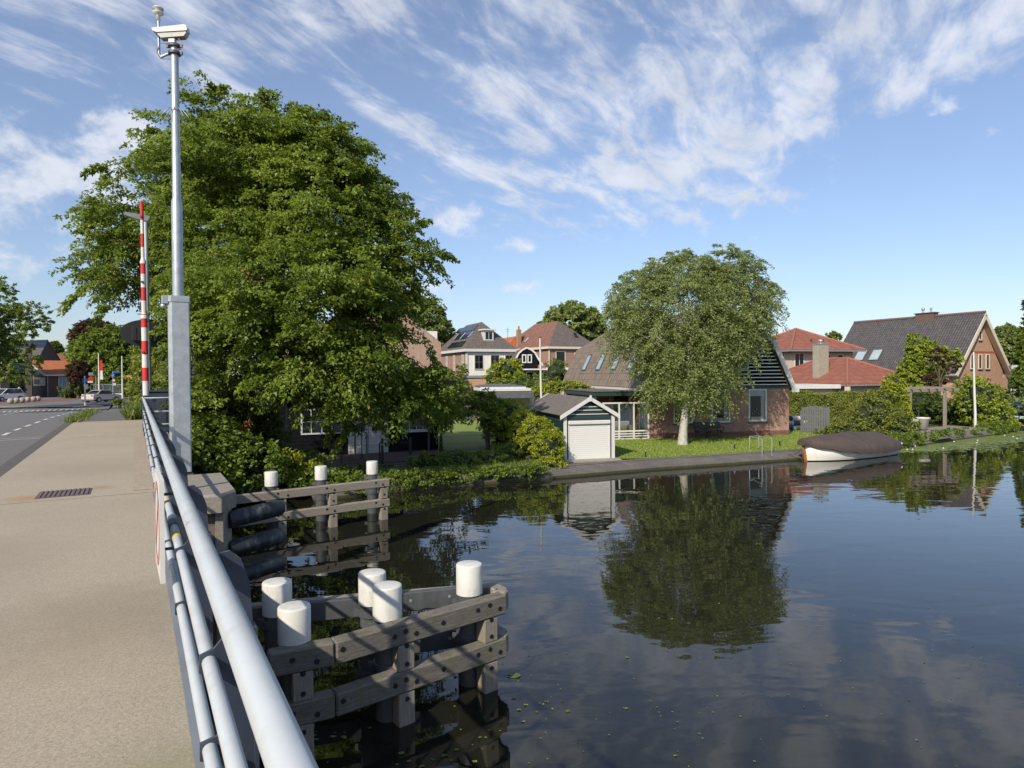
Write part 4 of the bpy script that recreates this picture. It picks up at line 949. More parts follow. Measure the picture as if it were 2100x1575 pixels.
mb_farm = brick('farm_brick', (.25, .11, .08), (.40, .20, .145), (.36, .32, .28), blotch=((.46, .28, .21), .75))  # paler brick-toned patches scattered over the wall by noise
mb_pink = brick('pink_brick', (.33, .17, .125), (.40, .22, .165), (.34, .28, .23))
mb_old = brick('old_brick', (.30, .17, .125), (.39, .25, .19), (.38, .31, .26), blotch=((.40, .32, .26), .7))
mb_gable = brick('gable_brick', (.45, .24, .15), (.55, .32, .21), (.45, .34, .25), bmp=.002)
mb_dark = brick('dark_brick', (.13, .075, .055), (.17, .095, .07), (.14, .11, .09))
mt_brown = tiles('brown_tiles', (.18, .135, .10), (.27, .21, .16), (.05, .04, .03), .34, .40, .07, ((.20, .18, .13), .6))
mt_grey = tiles('grey_tiles', (.125, .10, .088), (.18, .15, .13), (.05, .045, .04), .24, .26, .05)
mt_slate = tiles('dark_tiles', (.075, .068, .07), (.115, .105, .105), (.022, .02, .022), .24, .27, .06, ((.15, .14, .13), .35))
mt_red = tiles('red_tiles', (.27, .09, .058), (.37, .14, .088), (.12, .045, .03), .25, .30, .05, ((.25, .10, .06), .5))
mt_orange = tiles('orange_tiles', (.46, .135, .045), (.55, .18, .065), (.26, .08, .03), .25, .3, .04)
mt_mix = tiles('mottled_tiles', (.20, .09, .06), (.34, .15, .09), (.08, .05, .04), .24, .28, .04, ((.13, .12, .11), .9))
m_stucco = plain('cream_render', (.50, .42, .33), .9, 0, .06, 3, .002, ((.38, .31, .24), .5))
m_whitewall = plain('white_render', (.80, .77, .68), .85, 0, .04, 2, .002, ((.5, .48, .43), .4))
m_gutter = plain('zinc_gutter', (.26, .29, .32), .45, .3, .1, 4)
m_blackboard = stripes('black_boards', (.008, .009, .012), (.003, .003, .004), .17, .12, .8, .010, spec=.08)
m_greenboard = stripes('green_boards', (.013, .036, .030), (.004, .012, .010), .155, .14, .5, .02)
m_gablestripe = stripes('gable_slats', (.004, .008, .008), (.72, .71, .67), .20, .27, .7, .004, offset=.05, spec=.08)
m_roller = stripes('roller_door', (.66, .65, .61), (.59, .58, .545), .085, .16, .45, .006, .02)
m_felt = plain('roof_felt', (.13, .115, .11), .9, 0, .2, 5, .003)
m_dkgreen = plain('dark_green_paint', (.02, .045, .04), .45, 0, .1, 4)
m_solar = stripes('solar_panel', (.012, .018, .034), (.05, .06, .08), 1.0, .03, .15, .0)
m_bluegrey = plain('blue_grey_frame', (.55, .58, .56), .5, 0, .05, 3)

# ---- green boathouse with the white roller door
_a = G(1157, 944); _b = G(1266, 939.5); bw = 2.22
bh = thing('boathouse', 'small dark green boarded boathouse with a white roller door at the edge of the quay', 'boathouse', (_a.x, _a.y, .40), R(13.5))
W, D, ze, zp = bw, 5.8, 1.86, 2.50
d = MB(); d.box((.02, .0, 0), (.10, D, ze)); d.box((W - .10, .0, 0), (W - .02, D, ze)); d.box((.10, D - .1, 0), (W - .10, D, ze)); d.prism([(.02, ze), (W - .02, ze), (W / 2, zp - .08)], 'y', D - .08, D)
d.build('side_boards', m_greenboard, bh)
d = MB(); d.box((.10, .02, 1.62), (W - .10, .09, ze + .001)); d.prism([(.10, ze + .001), (W - .10, ze + .001), (W / 2, zp - .08)], 'y', .02, .09); d.box((.10, .02, 0), (.20, .09, 1.62)); d.box((W - .20, .02, 0), (W - .10, .09, 1.62)); d.build('front_boards', m_greenboard, bh)
d = MB()
for k, z in enumerate((ze + .02, ze + .19, ze + .33)):
    h2 = (W / 2 - .04) * (1 - (z - ze + .06) / (zp - ze)); d.box((W / 2 - h2, -.005, z), (W / 2 + h2, .018, z + .032))
d.build('gable_slats', m_white, bh)
d = MB(); d.box((-.02, -.03, 0), (.115, .019, ze)); d.box((W - .115, -.03, 0), (W + .02, .019, ze)); d.build('corner_boards', m_white, bh)
d = MB(); d.box((.22, -.01, .0), (W - .22, .03, 1.46)); rd = d.build('roller_door', m_roller, bh)
d = MB(); d.cbox((W / 2, -.03, 1.55), (W - .36, .14, .17), bev=.03); d.build('shutter_box', m_cream if False else m_white, rd)
d = MB(); d.box((.185, -.025, 0), (.22, .02, 1.46)); d.box((W - .22, -.025, 0), (W - .185, .02, 1.46)); d.build('guides', m_white, rd)
ov = .16; sl = (zp - ze) / (W / 2)
d = MB(); rise = zp + .10
for sx in (-1, 1):
    n = 26; xo = W / 2 + ov
    for i in range(n):
        y0 = -.10 + (D + .2) * i / n; y1 = -.10 + (D + .2) * (i + .5) / n; y2 = -.10 + (D + .2) * (i + 1) / n
        for (ya, yb, ha, hb) in ((y0, y1, 0, .022), (y1, y2, .022, 0)):
            A = (W / 2, ya, rise + ha); B = (W / 2, yb, rise + hb); C_ = (W / 2 + sx * xo, yb, rise - xo * sl + hb); E = (W / 2 + sx * xo, ya, rise - xo * sl + ha); q = [A, B, C_, E]; slab(d, q, .03)
d.build('roof', plain('fibre_cement', (.125, .108, .10), .85, 0, .2, 7, .004, ((.20, .18, .14), .6)), bh)
d = MB()
for sx in (-1, 1):
    A = (W / 2, rise + .035); B = (W / 2 + sx * (xo + .05), rise - (xo + .05) * sl + .02); th = .17
    for (y0, y1) in ((-.17, -.125), (D + .125, D + .16)): d.prism([A, B, (B[0], B[1] - th), (W / 2, A[1] - th)], 'y', y0 if sx > 0 else y0 + .003, y1)
d.build('bargeboards', m_white, bh)
d = MB(); d.prism([(W / 2 - .06, rise - .16), (W / 2 + .06, rise - .16), (W / 2 + .05, rise + .06), (W / 2, rise + .11), (W / 2 - .05, rise + .06)], 'y', -.20, -.172); d.build('finial', m_white, bh)
d = MB(); d.box((-.1, -.55, -.05), (W + .1, -.01, .03)); d.build('slipway_sill', m_concrete, bh)

# ---- brick farmhouse with the gambrel roof behind the birch
fa, fb = G(1331, 900), G(1618, 892); FW = (fb - fa).length; fang = math.degrees(math.atan2(fb.y - fa.y, fb.x - fa.x)); FD = 17.0
fh = house('farmhouse', 'dark red brick house with a brown gambrel roof and slatted gable behind the birch', (fa.x, fa.y, .38), fang)
def open_wall(mb, x0, x1, z0, z1, y0, y1, ops):
    xs = sorted({x0, x1, *[o[0] for o in ops], *[o[0] + o[2] for o in ops]}); zs = sorted({z0, z1, *[o[1] for o in ops], *[o[1] + o[3] for o in ops]})
    for i in range(len(xs) - 1):
        for j in range(len(zs) - 1):
            cx, cz = (xs[i] + xs[i + 1]) / 2, (zs[j] + zs[j + 1]) / 2
            if any(o[0] < cx < o[0] + o[2] and o[1] < cz < o[1] + o[3] for o in ops): continue
            mb.add([(xs[i], y0, zs[j]), (xs[i + 1], y0, zs[j]), (xs[i + 1], y0, zs[j + 1]), (xs[i], y0, zs[j + 1])], [(0, 1, 2, 3)]); mb.add([(xs[i], y1, zs[j]), (xs[i + 1], y1, zs[j]), (xs[i + 1], y1, zs[j + 1]), (xs[i], y1, zs[j + 1])], [(3, 2, 1, 0)])
    for (a, b, w_, h) in ops:
        mb.add([(a, y0, b), (a + w_, y0, b), (a + w_, y0, b + h), (a, y0, b + h), (a, y1, b), (a + w_, y1, b), (a + w_, y1, b + h), (a, y1, b + h)], [(0, 4, 5, 1), (1, 5, 6, 2), (2, 6, 7, 3), (3, 7, 4, 0)])
def fs_(px): # front wall coordinate of a photo column
    s = sight(px, 850); a = Vector((fa.x, fa.y)); v = Vector((fb.x - fa.x, fb.y - fa.y)); den = s.x * v.y - s.y * v.x; return (s.y * a.x - s.x * a.y) / den * FW
ZE = 2.80
ops = [(fs_(1381), .82, fs_(1420) - fs_(1381), 1.78), (fs_(1459), .82, fs_(1497) - fs_(1459), 1.84), (fs_(1535), .84, fs_(1572) - fs_(1535), 1.84)]
d = MB(); open_wall(d, 0, FW, 0, ZE, 0, .3, ops); d.box((0, .3, 0), (.3, FD, ZE)); d.box((FW - .3, .3, 0), (FW, FD, ZE)); d.box((.3, FD - .3, 0), (FW - .3, FD, ZE)); d.add([(0, 0, 0), (0, .3, 0), (0, .3, ZE), (0, 0, ZE)], [(3, 2, 1, 0)]); d.add([(FW, 0, 0), (FW, .3, 0), (FW, .3, ZE), (FW, 0, ZE)], [(0, 1, 2, 3)])
d.build('wall', mb_farm, fh)
d = MB(); d.box((-.02, -.02, 0), (FW + .02, -.001, .30)); d.build('plinth', brick('plinth_brick', (.17, .07, .055), (.21, .09, .07), (.13, .10, .09)), fh)
m_room = plain('dark_interior', (.03, .028, .025), .9)
for k, (x, z, w_, h) in enumerate(ops):
    d = MB(); t_ = .085
    for (a, b, c_, e) in ((x, x + t_, z, z + h), (x + w_ - t_, x + w_, z, z + h), (x + t_, x + w_ - t_, z, z + t_), (x + t_, x + w_ - t_, z + h - t_, z + h)): d.box((a, -.03, c_), (b, .10, e))
    o = d.build('window', m_bluegrey, fh)
    g = MB(); g.box((x + t_, .05, z + t_), (x + w_ - t_, .058, z + h - t_)); gm = g.build('pane', m_glass, o)
    g = MB(); g.box((x - .03, -.09, z - .08), (x + w_ + .03, .0, z - .002)); g.build('sill', m_dgrey, o)
    g = MB(); g.box((x + w_ * .70, .035, z + t_), (x + w_ - t_ - .02, .045, z + h - t_)); g.build('curtain', m_curtain, o)
    if k == 2: g = MB(); g.box((x + t_, .03, z + h - .40), (x + w_ - t_, .045, z + h - t_)); g.build('roller_blind', plain('blind', (.30, .34, .37), .7), o)
    g = MB()
    if k != 0:
        for q in range(5): g.sphere((x + .25 + .13 * q, .02, z + .25 + .12 * (q % 3) + .2), .035, 8)
        g.box((x + .15, .0, z + t_), (x + w_ - .2, .03, z + t_ + .18)); g.build('window_plants', plain('plant_pots', (.28, .25, .2), .8), o)
# gambrel gable and roof
inx, zb, zr = 1.35, ZE + 2.62, ZE + 2.62 + (FW / 2 - 1.35) * .62
gpoly = [(.02, ZE), (FW - .02, ZE), (FW - inx, zb), (FW / 2, zr - .06), (inx, zb)]
d = MB(); d.prism(gpoly, 'y', .02, .28); gb = d.build('gable_boards', m_gablestripe, fh); d = MB(); d.prism(gpoly, 'y', FD - .28, FD - .02); d.build('gable_boards', m_gablestripe, fh)
d = MB(); d.box((-.02, -.035, ZE - .10), (FW + .02, -.002, ZE + .03)); d.build('lintel_board', m_dkgreen, fh)
for (x0, zz, w_, h) in ((fs_(1455), ZE + .98, 1.15, 1.35), (fs_(1490), ZE + .98, 1.35, 1.35), (fs_(1392), ZE + .98, 1.1, 1.35)):
    window(fh, lambda s, n, z: (s, .02 - n, z), x0, zz, w_, h, m_bluegrey, 0, 0, name='loft_window')
Lk = [(-.42, ZE - .12), (-.18, ZE - .06), (inx - .22, zb + .06), (FW / 2, zr + .14)]; Rk = [(FW - x, z) for x, z in Lk]
d = MB()
for pts, sgn in ((Lk, 1), (Rk, -1)):
    for (a, b) in zip(pts[:-1], pts[1:]): slab(d, [(a[0], -.20, a[1]), (b[0], -.20, b[1]), (b[0], FD + .2, b[1]), (a[0], FD + .2, a[1])], .12)
d.build('roof', mt_brown, fh)
d = MB()
for pts in (Lk, Rk):
    sg_ = 1 if pts is Lk else -1
    for (a, b) in zip(pts[:-1], pts[1:]):
        d.bar((a[0], -.235, a[1] - .04), (b[0], -.235, b[1] - .04), .05, .27)
d.box((FW - .02 + .06, -.255, ZE - .32), (FW + .48, -.215, ZE + .0))
d.build('bargeboards', m_white, fh)
d = MB(); d.box((-.56, -.2, ZE - .16), (-.42, FD + .2, ZE - .03)); d.box((FW + .42, -.2, ZE - .16), (FW + .56, FD + .2, ZE - .03)); d.build('gutter', m_white, fh)
for k, px in enumerate((1183, 1216, 1253, 1293)):
    # roof windows on the steep left slope
    s0 = (Lk[1][0] + (Lk[2][0] - Lk[1][0]) * .40, 0, Lk[1][1] + (Lk[2][1] - Lk[1][1]) * .40); y = (12.4, 9.2, 6.1, 3.2)[k]
    pane_on_slope(fh, (s0[0], y + .95, s0[2]), (0, -1, 0), (Lk[2][0] - Lk[1][0], 0, Lk[2][1] - Lk[1][1]), .95, 1.30, m_dgrey, m_glass_sky)
    g = MB(); g.bar((s0[0] - .09, y + 1.0, s0[2] - .12), (s0[0] - .09, y - .05, s0[2] - .12), .05, .14); g.build('flashing', m_gutter, fh)
# ---- glazed veranda to the left of the farmhouse
vr = thing('veranda', 'flat-roofed dark green veranda with white glazed wind screen attached left of the brick farmhouse', 'veranda', (fa.x, fa.y, .38), R(fang))
d = MB(); d.box((-3.0, .45, 2.38), (-.02, 6.0, 2.62)); d.build('roof_beam', m_dkgreen, vr)
d = MB(); d.box((-3.05, .40, 2.622), (.0, 6.05, 2.66)); d.build('roof', m_felt, vr)
for (x, y) in ((-2.9, .55), (-2.9, 5.85), (-.2, .55)):
    d = MB(); d.cbox((x, y, 1.19), (.14, .14, 2.38)); d.build('post', m_dkgreen, vr)
d = MB(); xs = (-2.62, -1.72, -.88, -.04)
for x in xs: d.box((x - .04, -.04, .0), (x + .04, .04, 2.05))
for i in range(3):
    d.box((xs[i] + .04, -.03, 1.97), (xs[i + 1] - .04, .03, 2.05)); d.box((xs[i] + .04, -.03, .44), (xs[i + 1] - .04, .03, .52))
    for z in (.03, .17, .30): d.box((xs[i] + .04, -.02, z), (xs[i + 1] - .04, .02, z + .055))
ws = d.build('wind_screen', m_white, vr)
d = MB()
for i in range(3): d.box((xs[i] + .04, -.005, .52), (xs[i + 1] - .04, .005, 1.97))
def clear_glass():
    m, t, p, o = _new('clear_glass'); tr = N(t, 'ShaderNodeBsdfTransparent'); tr.inputs[0].default_value = (.8, .85, .84, 1); gl = N(t, 'ShaderNodeBsdfGlossy'); gl.inputs['Roughness'].default_value = .02; mx = N(t, 'ShaderNodeMixShader'); mx.inputs[0].default_value = .10
    t.links.new(tr.outputs[0], mx.inputs[1]); t.links.new(gl.outputs[0], mx.inputs[2]); t.links.new(mx.outputs[0], o.inputs[0]); return m
m_clear = clear_glass(); d.build('pane', m_clear, ws)
d = MB(); d.box((-3.0, -.3, -.02), (.0, 6.0, .03)); d.build('floor', m_concrete, vr)
d = MB(); d.box((-.05, 3.0, .03), (-.001, 5.4, 2.2)); d.build('glass_door', m_glass, vr)
d = MB(); d.box((-3.0, 6.0, 0), (-.1, 6.15, 2.37)); d.build('back_wall', mb_pink, vr)
so = thing('sofa', 'low garden sofa with straw-coloured blankets inside the veranda', 'sofa', vr.matrix_basis @ Vector((-1.3, 1.6, .03)), R(fang))
d = MB(); d.cbox((0, 0, .25), (1.9, .8, .40), bev=.06); d.build('seat', m_curtain, so)
d = MB(); d.cbox((0, .38, .60), (1.9, .2, .5), bev=.06); d.build('backrest', m_curtain, so)
d = MB(); d.cbox((.2, -.36, .52), (1.5, .14, .30), bev=.05); d.build('blanket', plain('straw_blanket', (.42, .30, .17), .95, 0, .3, 20, .01), so)

# ---- villa with two red hip roofs
vC = aty(1738, 788, 50.0)
va = house('villa', 'cream villa with two tiers of red tiled hip roof and a pale brick chimney', (vC.x, vC.y, .38), 18)
EZ = 2.70; W1, D1 = 8.0, 11.5
d = MB(); d.box((.45, .45, 0), (W1 - .45, D1 - .45, EZ - .15)); d.build('wall', m_stucco, va)
rf, _, p_, q_ = hip_roof(W1, D1, EZ, 2.05, .0); rf.build('lower_roof', mt_red, va)
d = MB(); z = EZ - .10
d.box((-.10, -.10, z - .09), (W1 + .10, -.002, z + .02)); d.box((-.10, -.002, z - .09), (-.002, D1, z + .02)); d.box((W1 + .002, -.002, z - .09), (W1 + .1, D1, z + .02)); d.build('gutter', m_gutter, va)
d = MB()
for (a, b) in (((0, 0, EZ + .03), (*p_[:2], p_[2] + .03)), ((W1, 0, EZ + .03), (*p_[:2], p_[2] + .03)), (p_, q_)): d.tube([Vector(a), Vector(b)], .11, 8)
d.build('hip_tiles', plain('hip_tiles', (.30, .12, .08), .8, 0, .3, 8, .01), va)
f = local_map('F', W1, D1); fL = local_map('L', W1, D1); sh = lambda g: (lambda s, n, z: g(s, n - .45, z))
window(va, sh(f), .9, 1.0, .9, 1.05, m_cream, 0, 0, glass=m_glass); window(va, sh(f), 2.1, 1.0, .9, 1.05, m_cream, 0, 0); window(va, sh(fL), 5.2, .9, 1.3, 1.3, m_cream, 0, 0); window(va, sh(fL), 2.2, .9, 1.1, 1.3, m_cream, 1, 0)
d = MB(); d.box((-.06, -.06, 0), (.22, .22, EZ - .16)); d.build('column', m_cream, va)
# upper storey
UX, UY = -.1 + (-.6), 10.4; ux = va
Cw = aty(1622, 716, 60.0); Mi = Matrix.Translation(va.location) @ Matrix.Rotation(R(18), 4, 'Z'); cl = Mi.inverted() @ Cw; W2, D2 = 8.6, 8.6; E2 = cl.z
d = MB(); d.box((cl.x + .7, cl.y + .7, 0), (cl.x + W2 - .7, cl.y + D2 - .7, E2 - .15)); d.build('upper_wall', m_stucco, va)
rf, cs_, p2, q2 = hip_roof(W2, D2, 0, 2.2, 0)
rf.v = [(x + cl.x, y + cl.y, z + E2) for x, y, z in rf.v]; rf.build('upper_roof', mt_red, va)
d = MB(); o_ = (cl.x, cl.y, E2)
for (a, b) in (((0, 0, .03), (*p2[:2], p2[2] + .03)), ((W2, 0, .03), (*p2[:2], p2[2] + .03)), ((0, D2, .03), (*q2[:2], q2[2]))): d.tube([Vector(a) + Vector(o_), Vector(b) + Vector(o_)], .11, 8)
d.build('hip_tiles', plain('hip_tiles_upper', (.30, .12, .08), .8, 0, .3, 8, .01), va)
d = MB(); d.box((cl.x - .1, cl.y - .1, E2 - .2), (cl.x + W2 + .1, cl.y - .002, E2 - .06)); d.box((cl.x - .1, cl.y - .002, E2 - .2), (cl.x - .002, cl.y + D2, E2 - .06)); d.build('gutter', m_gutter, va)
fu = lambda s, n, z: (cl.x + .7 + s, cl.y + .7 - n, z); fv = lambda s, n, z: (cl.x + .7 - n, cl.y + .7 + s, z)
for (s, w_) in ((3.7, .8), (5.3, .7)): window(va, fu, s, E2 - 1.65, w_, 1.2, m_white, 0, 0)
for s in (.9, 2.0, 3.1): window(va, fv, s, E2 - 2.0, .8, 1.7, m_white, 0, 0)
window(va, fu, .3, E2 - 1.9, 1.1, 1.6, m_white, 1, 0)
d = MB(); mbox(d, fu, 2.7, 3.5, .0, .3, E2 - 1.6, E2 - .8); d.build('air_unit', m_white, va)
for s in (1.2, 2.6):
    g = MB(); g.cbox((cl.x + W2 * .3 + s, cl.y + 1.6, E2 + .95), (.16, .14, .2)); g.build('roof_vent', m_dgrey, va)
cp = Mi.inverted() @ aty(1683, 770, 54.3); ct = Mi.inverted() @ aty(1683, 707, 54.3)
d = MB(); d.box((cp.x - .5, cp.y - .35, cp.z - .6), (cp.x + .5, cp.y + .35, ct.z)); ch = d.build('chimney', brick('pale_brick', (.34, .31, .23), (.42, .38, .29), (.30, .28, .22)), va)
d = MB(); d.cbox((cp.x, cp.y, ct.z + .04), (1.08, .78, .08)); d.lathe([(.12, .08), (.12, .22), (.2, .26), (.2, .38), (.1, .44), (.001, .44)], (cp.x, cp.y, ct.z), 14); d.build('chimney_cap', m_galv, ch)
# white flat-roofed link between farmhouse and villa
lk = aty(1625, 786, 49.5)
bl = thing('garage', 'low cream garage with a white flat roof edge between farmhouse and villa', 'garage', (lk.x, lk.y, .38), R(8))
d = MB(); d.box((-1.0, 0, 0), (3.3, 4, 2.35)); d.build('wall', m_stucco, bl)
d = MB(); d.box((-1.2, -.35, 2.351), (3.75, 4.2, 2.66)); d.build('roof_edge', m_white, bl)
d = MB(); d.lathe([(.001, 0), (.62, 0), (.62, .001)], (0, 0, 0), 20)
d = MB(); pts = [(.9 + .62 * math.cos(math.pi * k / 14), 1.25 + .62 * math.sin(math.pi * k / 14)) for k in range(15)]; d.prism(pts, 'y', -.012, -.001); d.build('arched_window', m_glass, bl)

# ---- big brick house with dark tiled saddle roof, far right
gA = aty(2020, 640, 62.0); rdir = Vector((-.45, .893)); gdir = Vector((.893, .45)); HWd = 4.5; ez = 3.75; L4 = 13.5
gz = gA.z - .36; bang = math.degrees(math.atan2(gdir.y, gdir.x)); gC = (gA.x - gdir.x * HWd, gA.y - gdir.y * HWd, .36)
bhs = house('gabled_house', 'large brick house with steep dark tiled roof and cream gable boards at far right', gC, bang)
W, D = 2 * HWd, L4
d = MB(); d.prism([(.3, 0), (W - .3, 0), (W - .3, ez - .2), (W / 2, gz - .25), (.3, ez - .2)], 'y', .55, D - .55); d.build('wall', mb_gable, bhs)
# flared brick pier right of the gable with its opening
d = MB(); d.prism([(W - .3, .0), (W - .3, 2.9), (W + .25, 3.2), (W + .9, 2.8), (W + 1.0, 2.2), (W + 1.0, 0), (W + .55, 0), (W + .5, 1.6), (W + .1, 1.6), (W + .1, 0)], 'y', .56, 1.1); d.build('buttress', mb_gable, bhs)
d = MB()
for sx in (-1, 1):
    xo = HWd + .25; zlo = gz - (gz - ez) * xo / HWd
    slab(d, [(W / 2, -.05, gz), (W / 2 + sx * xo, -.05, zlo), (W / 2 + sx * xo, D + .05, zlo), (W / 2, D + .05, gz)], .16)
d.build('roof', mt_slate, bhs)
d = MB(); d.tube([(W / 2, -.05, gz + .02), (W / 2, D, gz + .02)], .13, 8); d.build('ridge_tiles', plain('ridge_tiles', (.16, .10, .085), .85, 0, .3, 8, .01), bhs)
d = MB()
for sx in (-1, 1):
    slab(d, [(W / 2, -.12, gz - .10), (W / 2 + sx * (xo + .05), -.12, zlo - .13), (W / 2 + sx * (xo + .05), -.055, zlo - .13), (W / 2, -.055, gz - .10)], .34)
    slab(d, [(W / 2, -.05, gz - .22), (W / 2 + sx * (xo), -.05, zlo - .22), (W / 2 + sx * (xo), .545, zlo - .22), (W / 2, .545, gz - .22)], .05)
d.build('bargeboards', m_cream, bhs)
d = MB(); d.box((-.42, 0, zlo - .28), (-.27, D, zlo - .12)); d.build('gutter', m_gutter, bhs)
fg = lambda s, n, z: (s, .55 - n, z)
def gs(px):
    s = sight(px, 700); o_ = Mg.inverted() @ Vector((0, 0, 4)); t_ = Mg.inverted().to_3x3() @ s; k = (.55 - o_.y) / t_.y; return o_.x + t_.x * k
Mg = Matrix.Translation(bhs.location) @ Matrix.Rotation(R(bang), 4, 'Z')
def gzz(px, py):
    s = sight(px, py); o_ = Mg.inverted() @ Vector((0, 0, 4)); t_ = Mg.inverted().to_3x3() @ s; k = (.55 - o_.y) / t_.y; return o_.z + t_.z * k
for (x0, x1, y0, y1) in ((1990, 1996.5, 726, 757), (2006, 2013.5, 726, 757), (2021.5, 2029, 726, 757), (2007, 2013, 678, 698)):
    s0, s1 = gs(x0), gs(x1); z0, z1 = gzz((x0 + x1) / 2, y1), gzz((x0 + x1) / 2, y0); window(bhs, fg, s0, z0, s1 - s0, z1 - z0, m_cream, 0, 0, .09, sill=m_dgrey, proud=.06)
z0 = gzz(2000, 723.8); zw = HWd * (1 - (z0 - ez) / (gz - ez)) * .93
d = MB(); mbox(d, fg, W / 2 - zw, W / 2 + zw, .001, .02, z0, z0 + .17); d.build('red_band', plain('red_band', (.36, .09, .06), .8), bhs)
sdir = Vector((HWd, 0, gz - ez)).normalized()
for y in (8.2, 9.9): pane_on_slope(bhs, Vector((0, y + 1.15, ez)) + sdir * 1.35, (0, -1, 0), sdir, 1.15, 1.5, m_dgrey, m_glass_sky)
d = MB(); d.box((W / 2 - .35, 4.5, gz - .5), (W / 2 + .35, 6.4, gz + .32)); ch = d.build('chimney', mb_dark, bhs); d = MB(); d.box((W / 2 - .45, 4.4, gz + .32), (W / 2 + .45, 6.5, gz + .40)); d.build('chimney_cap', m_dgrey, ch)
for y, r_ in ((5.0, .13), (5.8, .17)):
    g = MB(); g.tube([(W / 2, y, gz + .40), (W / 2, y, gz + .65)], .10, 12); g.sphere((W / 2, y, gz + .80), r_, 12); g.build('cowl', m_galv, ch)

# ---- white-fronted house with solar panels
hC = aty(957, 716, 90.0)
wh = house('white_house', 'house with white rendered front, brick side and solar panels on its hipped roof', (hC.x, hC.y, .36), 23)
W, D, ez = 7.2, 14.0, hC.z - .36
d = MB(); d.box((0, 0, 0), (W, .3, ez - .1)); d.build('front_wall', m_whitewall, wh)
d = MB(); d.box((0.01, .3, 0), (W - .01, D, ez - .1)); d.build('side_wall', mb_pink, wh)
rf, _, p_, q_ = hip_roof(W, D, ez, 4.1, .35); rf.build('roof', mt_grey, wh)
d = MB(); d.box((-.45, -.45, ez - .34), (W + .45, -.352, ez + .04)); d.box((-.45, -.352, ez - .34), (-.352, D + .4, ez + .04)); d.box((W + .352, -.352, ez - .34), (W + .45, D, ez + .04)); d.build('gutter', m_white, wh)
d = MB(); d.box((-.14, -.14, 0), (.10, .10, ez - .35)); d.box((W - .10, -.14, 0), (W + .12, .0, ez - .35)); d.build('corner_trim', m_white, wh)
f = local_map('F', W, D); fL = local_map('L', W, D)
for s in (1.15, 3.55, 5.75): window(wh, f, s, ez - 2.75, 1.25, 1.95, plain('grey_frames', (.14, .16, .16), .5), 1, 1, .08, sill=m_white, surround=m_whitewall)
window(wh, f, 1.15, ez - 5.3, 1.25, 1.0, m_white, 0, 0)
for s in (1.3, 5.2, 8.8, 12): window(wh, fL, s, ez - 2.9, .75, 2.2, m_white, 1, 1, .12, sill=m_white)
window(wh, fL, 5.0, .6, .9, 1.6, m_white, 0, 0, .12)
# dormer in the front hip
d = MB(); dz = ez + 1.15; d.box((W / 2 - .75, .85, dz), (W / 2 + .75, 3.2, dz + 1.55)); dm = d.build('dormer', m_bluegrey, wh)
window(wh, lambda s, n, z: (W / 2 - .75 + s, .85 - n, z), .15, dz + .2, 1.2, 1.2, m_white, 1, 0, .09, name='dormer_window')
d = MB(); d.box((W / 2 - 1.0, .55, dz + 1.552), (W / 2 + 1.0, 3.3, dz + 1.75)); d.build('dormer_roof', m_white, dm)
sl = Vector((W / 2 + .35, 0, 4.1)).normalized()
def panel(y0, y1, v0, v1, name='solar_panel', mat=m_solar):
    base = Vector((-.35, 0, ez)); P = base + sl * v0; d = MB(); nr = Vector((-sl.z, 0, sl.x))
    q = [base + sl * v0 + Vector((0, y0, 0)) + nr * .10, base + sl * v0 + Vector((0, y1, 0)) + nr * .10, base + sl * v1 + Vector((0, y1, 0)) + nr * .10, base + sl * v1 + Vector((0, y0, 0)) + nr * .10]
    slab(d, q, .05); d.build(name, mat, wh)
panel(3.6, 12.5, 4.0, 5.1); panel(3.9, 6.2, 2.3, 3.8); panel(7.6, 9.3, 2.3, 3.8); panel(2.4, 8.9, .55, 1.7)
for y in (3.0, 6.5, 9.7): pane_on_slope(wh, Vector((-.35, y + .8, ez)) + sl * 2.4, (0, -1, 0), sl, .8, 1.4, m_dgrey, m_glass_sky)
# low brick sheds in front of it
for (px, py, yy, w_, dd_, h_, mt, nm, lab) in ((950, 775, 80, 6.0, 4, 0, mb_gable, 'brick_shed', 'low orange brick shed with a grey flat roof edge below the white house'), (915, 780, 78, 1.9, 3, 0, mb_dark, 'brick_shed', 'narrow brown shed with a dark flat roof left of the orange brick shed')):
    q = aty(px, py, yy); s_ = thing(nm, lab, 'shed', (q.x, q.y, .36), R(14)); zt_ = q.z - .36
    d = MB(); d.box((0, 0, 0), (w_, dd_, zt_)); d.build('wall', mt, s_); d = MB(); d.box((-.15, -.15, zt_ + .002), (w_ + .15, dd_ + .15, zt_ + .28)); d.build('roof_edge', m_gutter, s_)
    if w_ > 3: d = MB(); d.box((3.0, -.03, .1), (4.2, -.002, 2.0)); d.build('door', m_dgrey, s_)

# ---- old brick gable house partly behind the big tree
oC = aty(905, 770, 72.0); oang = 9
ol = house('old_brick_house', 'old weathered brick house whose tall blank gable shows right of the big tree', (oC.x - 16.5 * math.cos(R(oang)), oC.y - 16.5 * math.sin(R(oang)), .36), oang)
W, D = 16.5, 9; ap = aty(775, 592, 71).z - .36; er = aty(901, 704, 72).z - .36
d = MB(); d.prism([(0, 0), (W, 0), (W, er), (W * .55, ap), (0, er - 1)], 'y', 0, D); d.build('wall', mb_old, ol)
d = MB(); 
slab(d, [(W * .55, .25, ap + .02), (W + .15, .25, er - .02), (W + .15, D + .1, er - .02), (W * .55, D + .1, ap + .02)], .12); slab(d, [(W * .55, .25, ap + .02), (-.15, .25, er - 1.02), (-.15, D + .1, er - 1.02), (W * .55, D + .1, ap + .02)], .12)
d.build('roof', mt_grey, ol)
d = MB()
for s in (W - 5.5, W - 1.9): mbox(d, local_map('F', W, D), s, s + .05, .001, .03, er + .3, er + 1.3)
d.build('wall_anchors', m_black, ol)
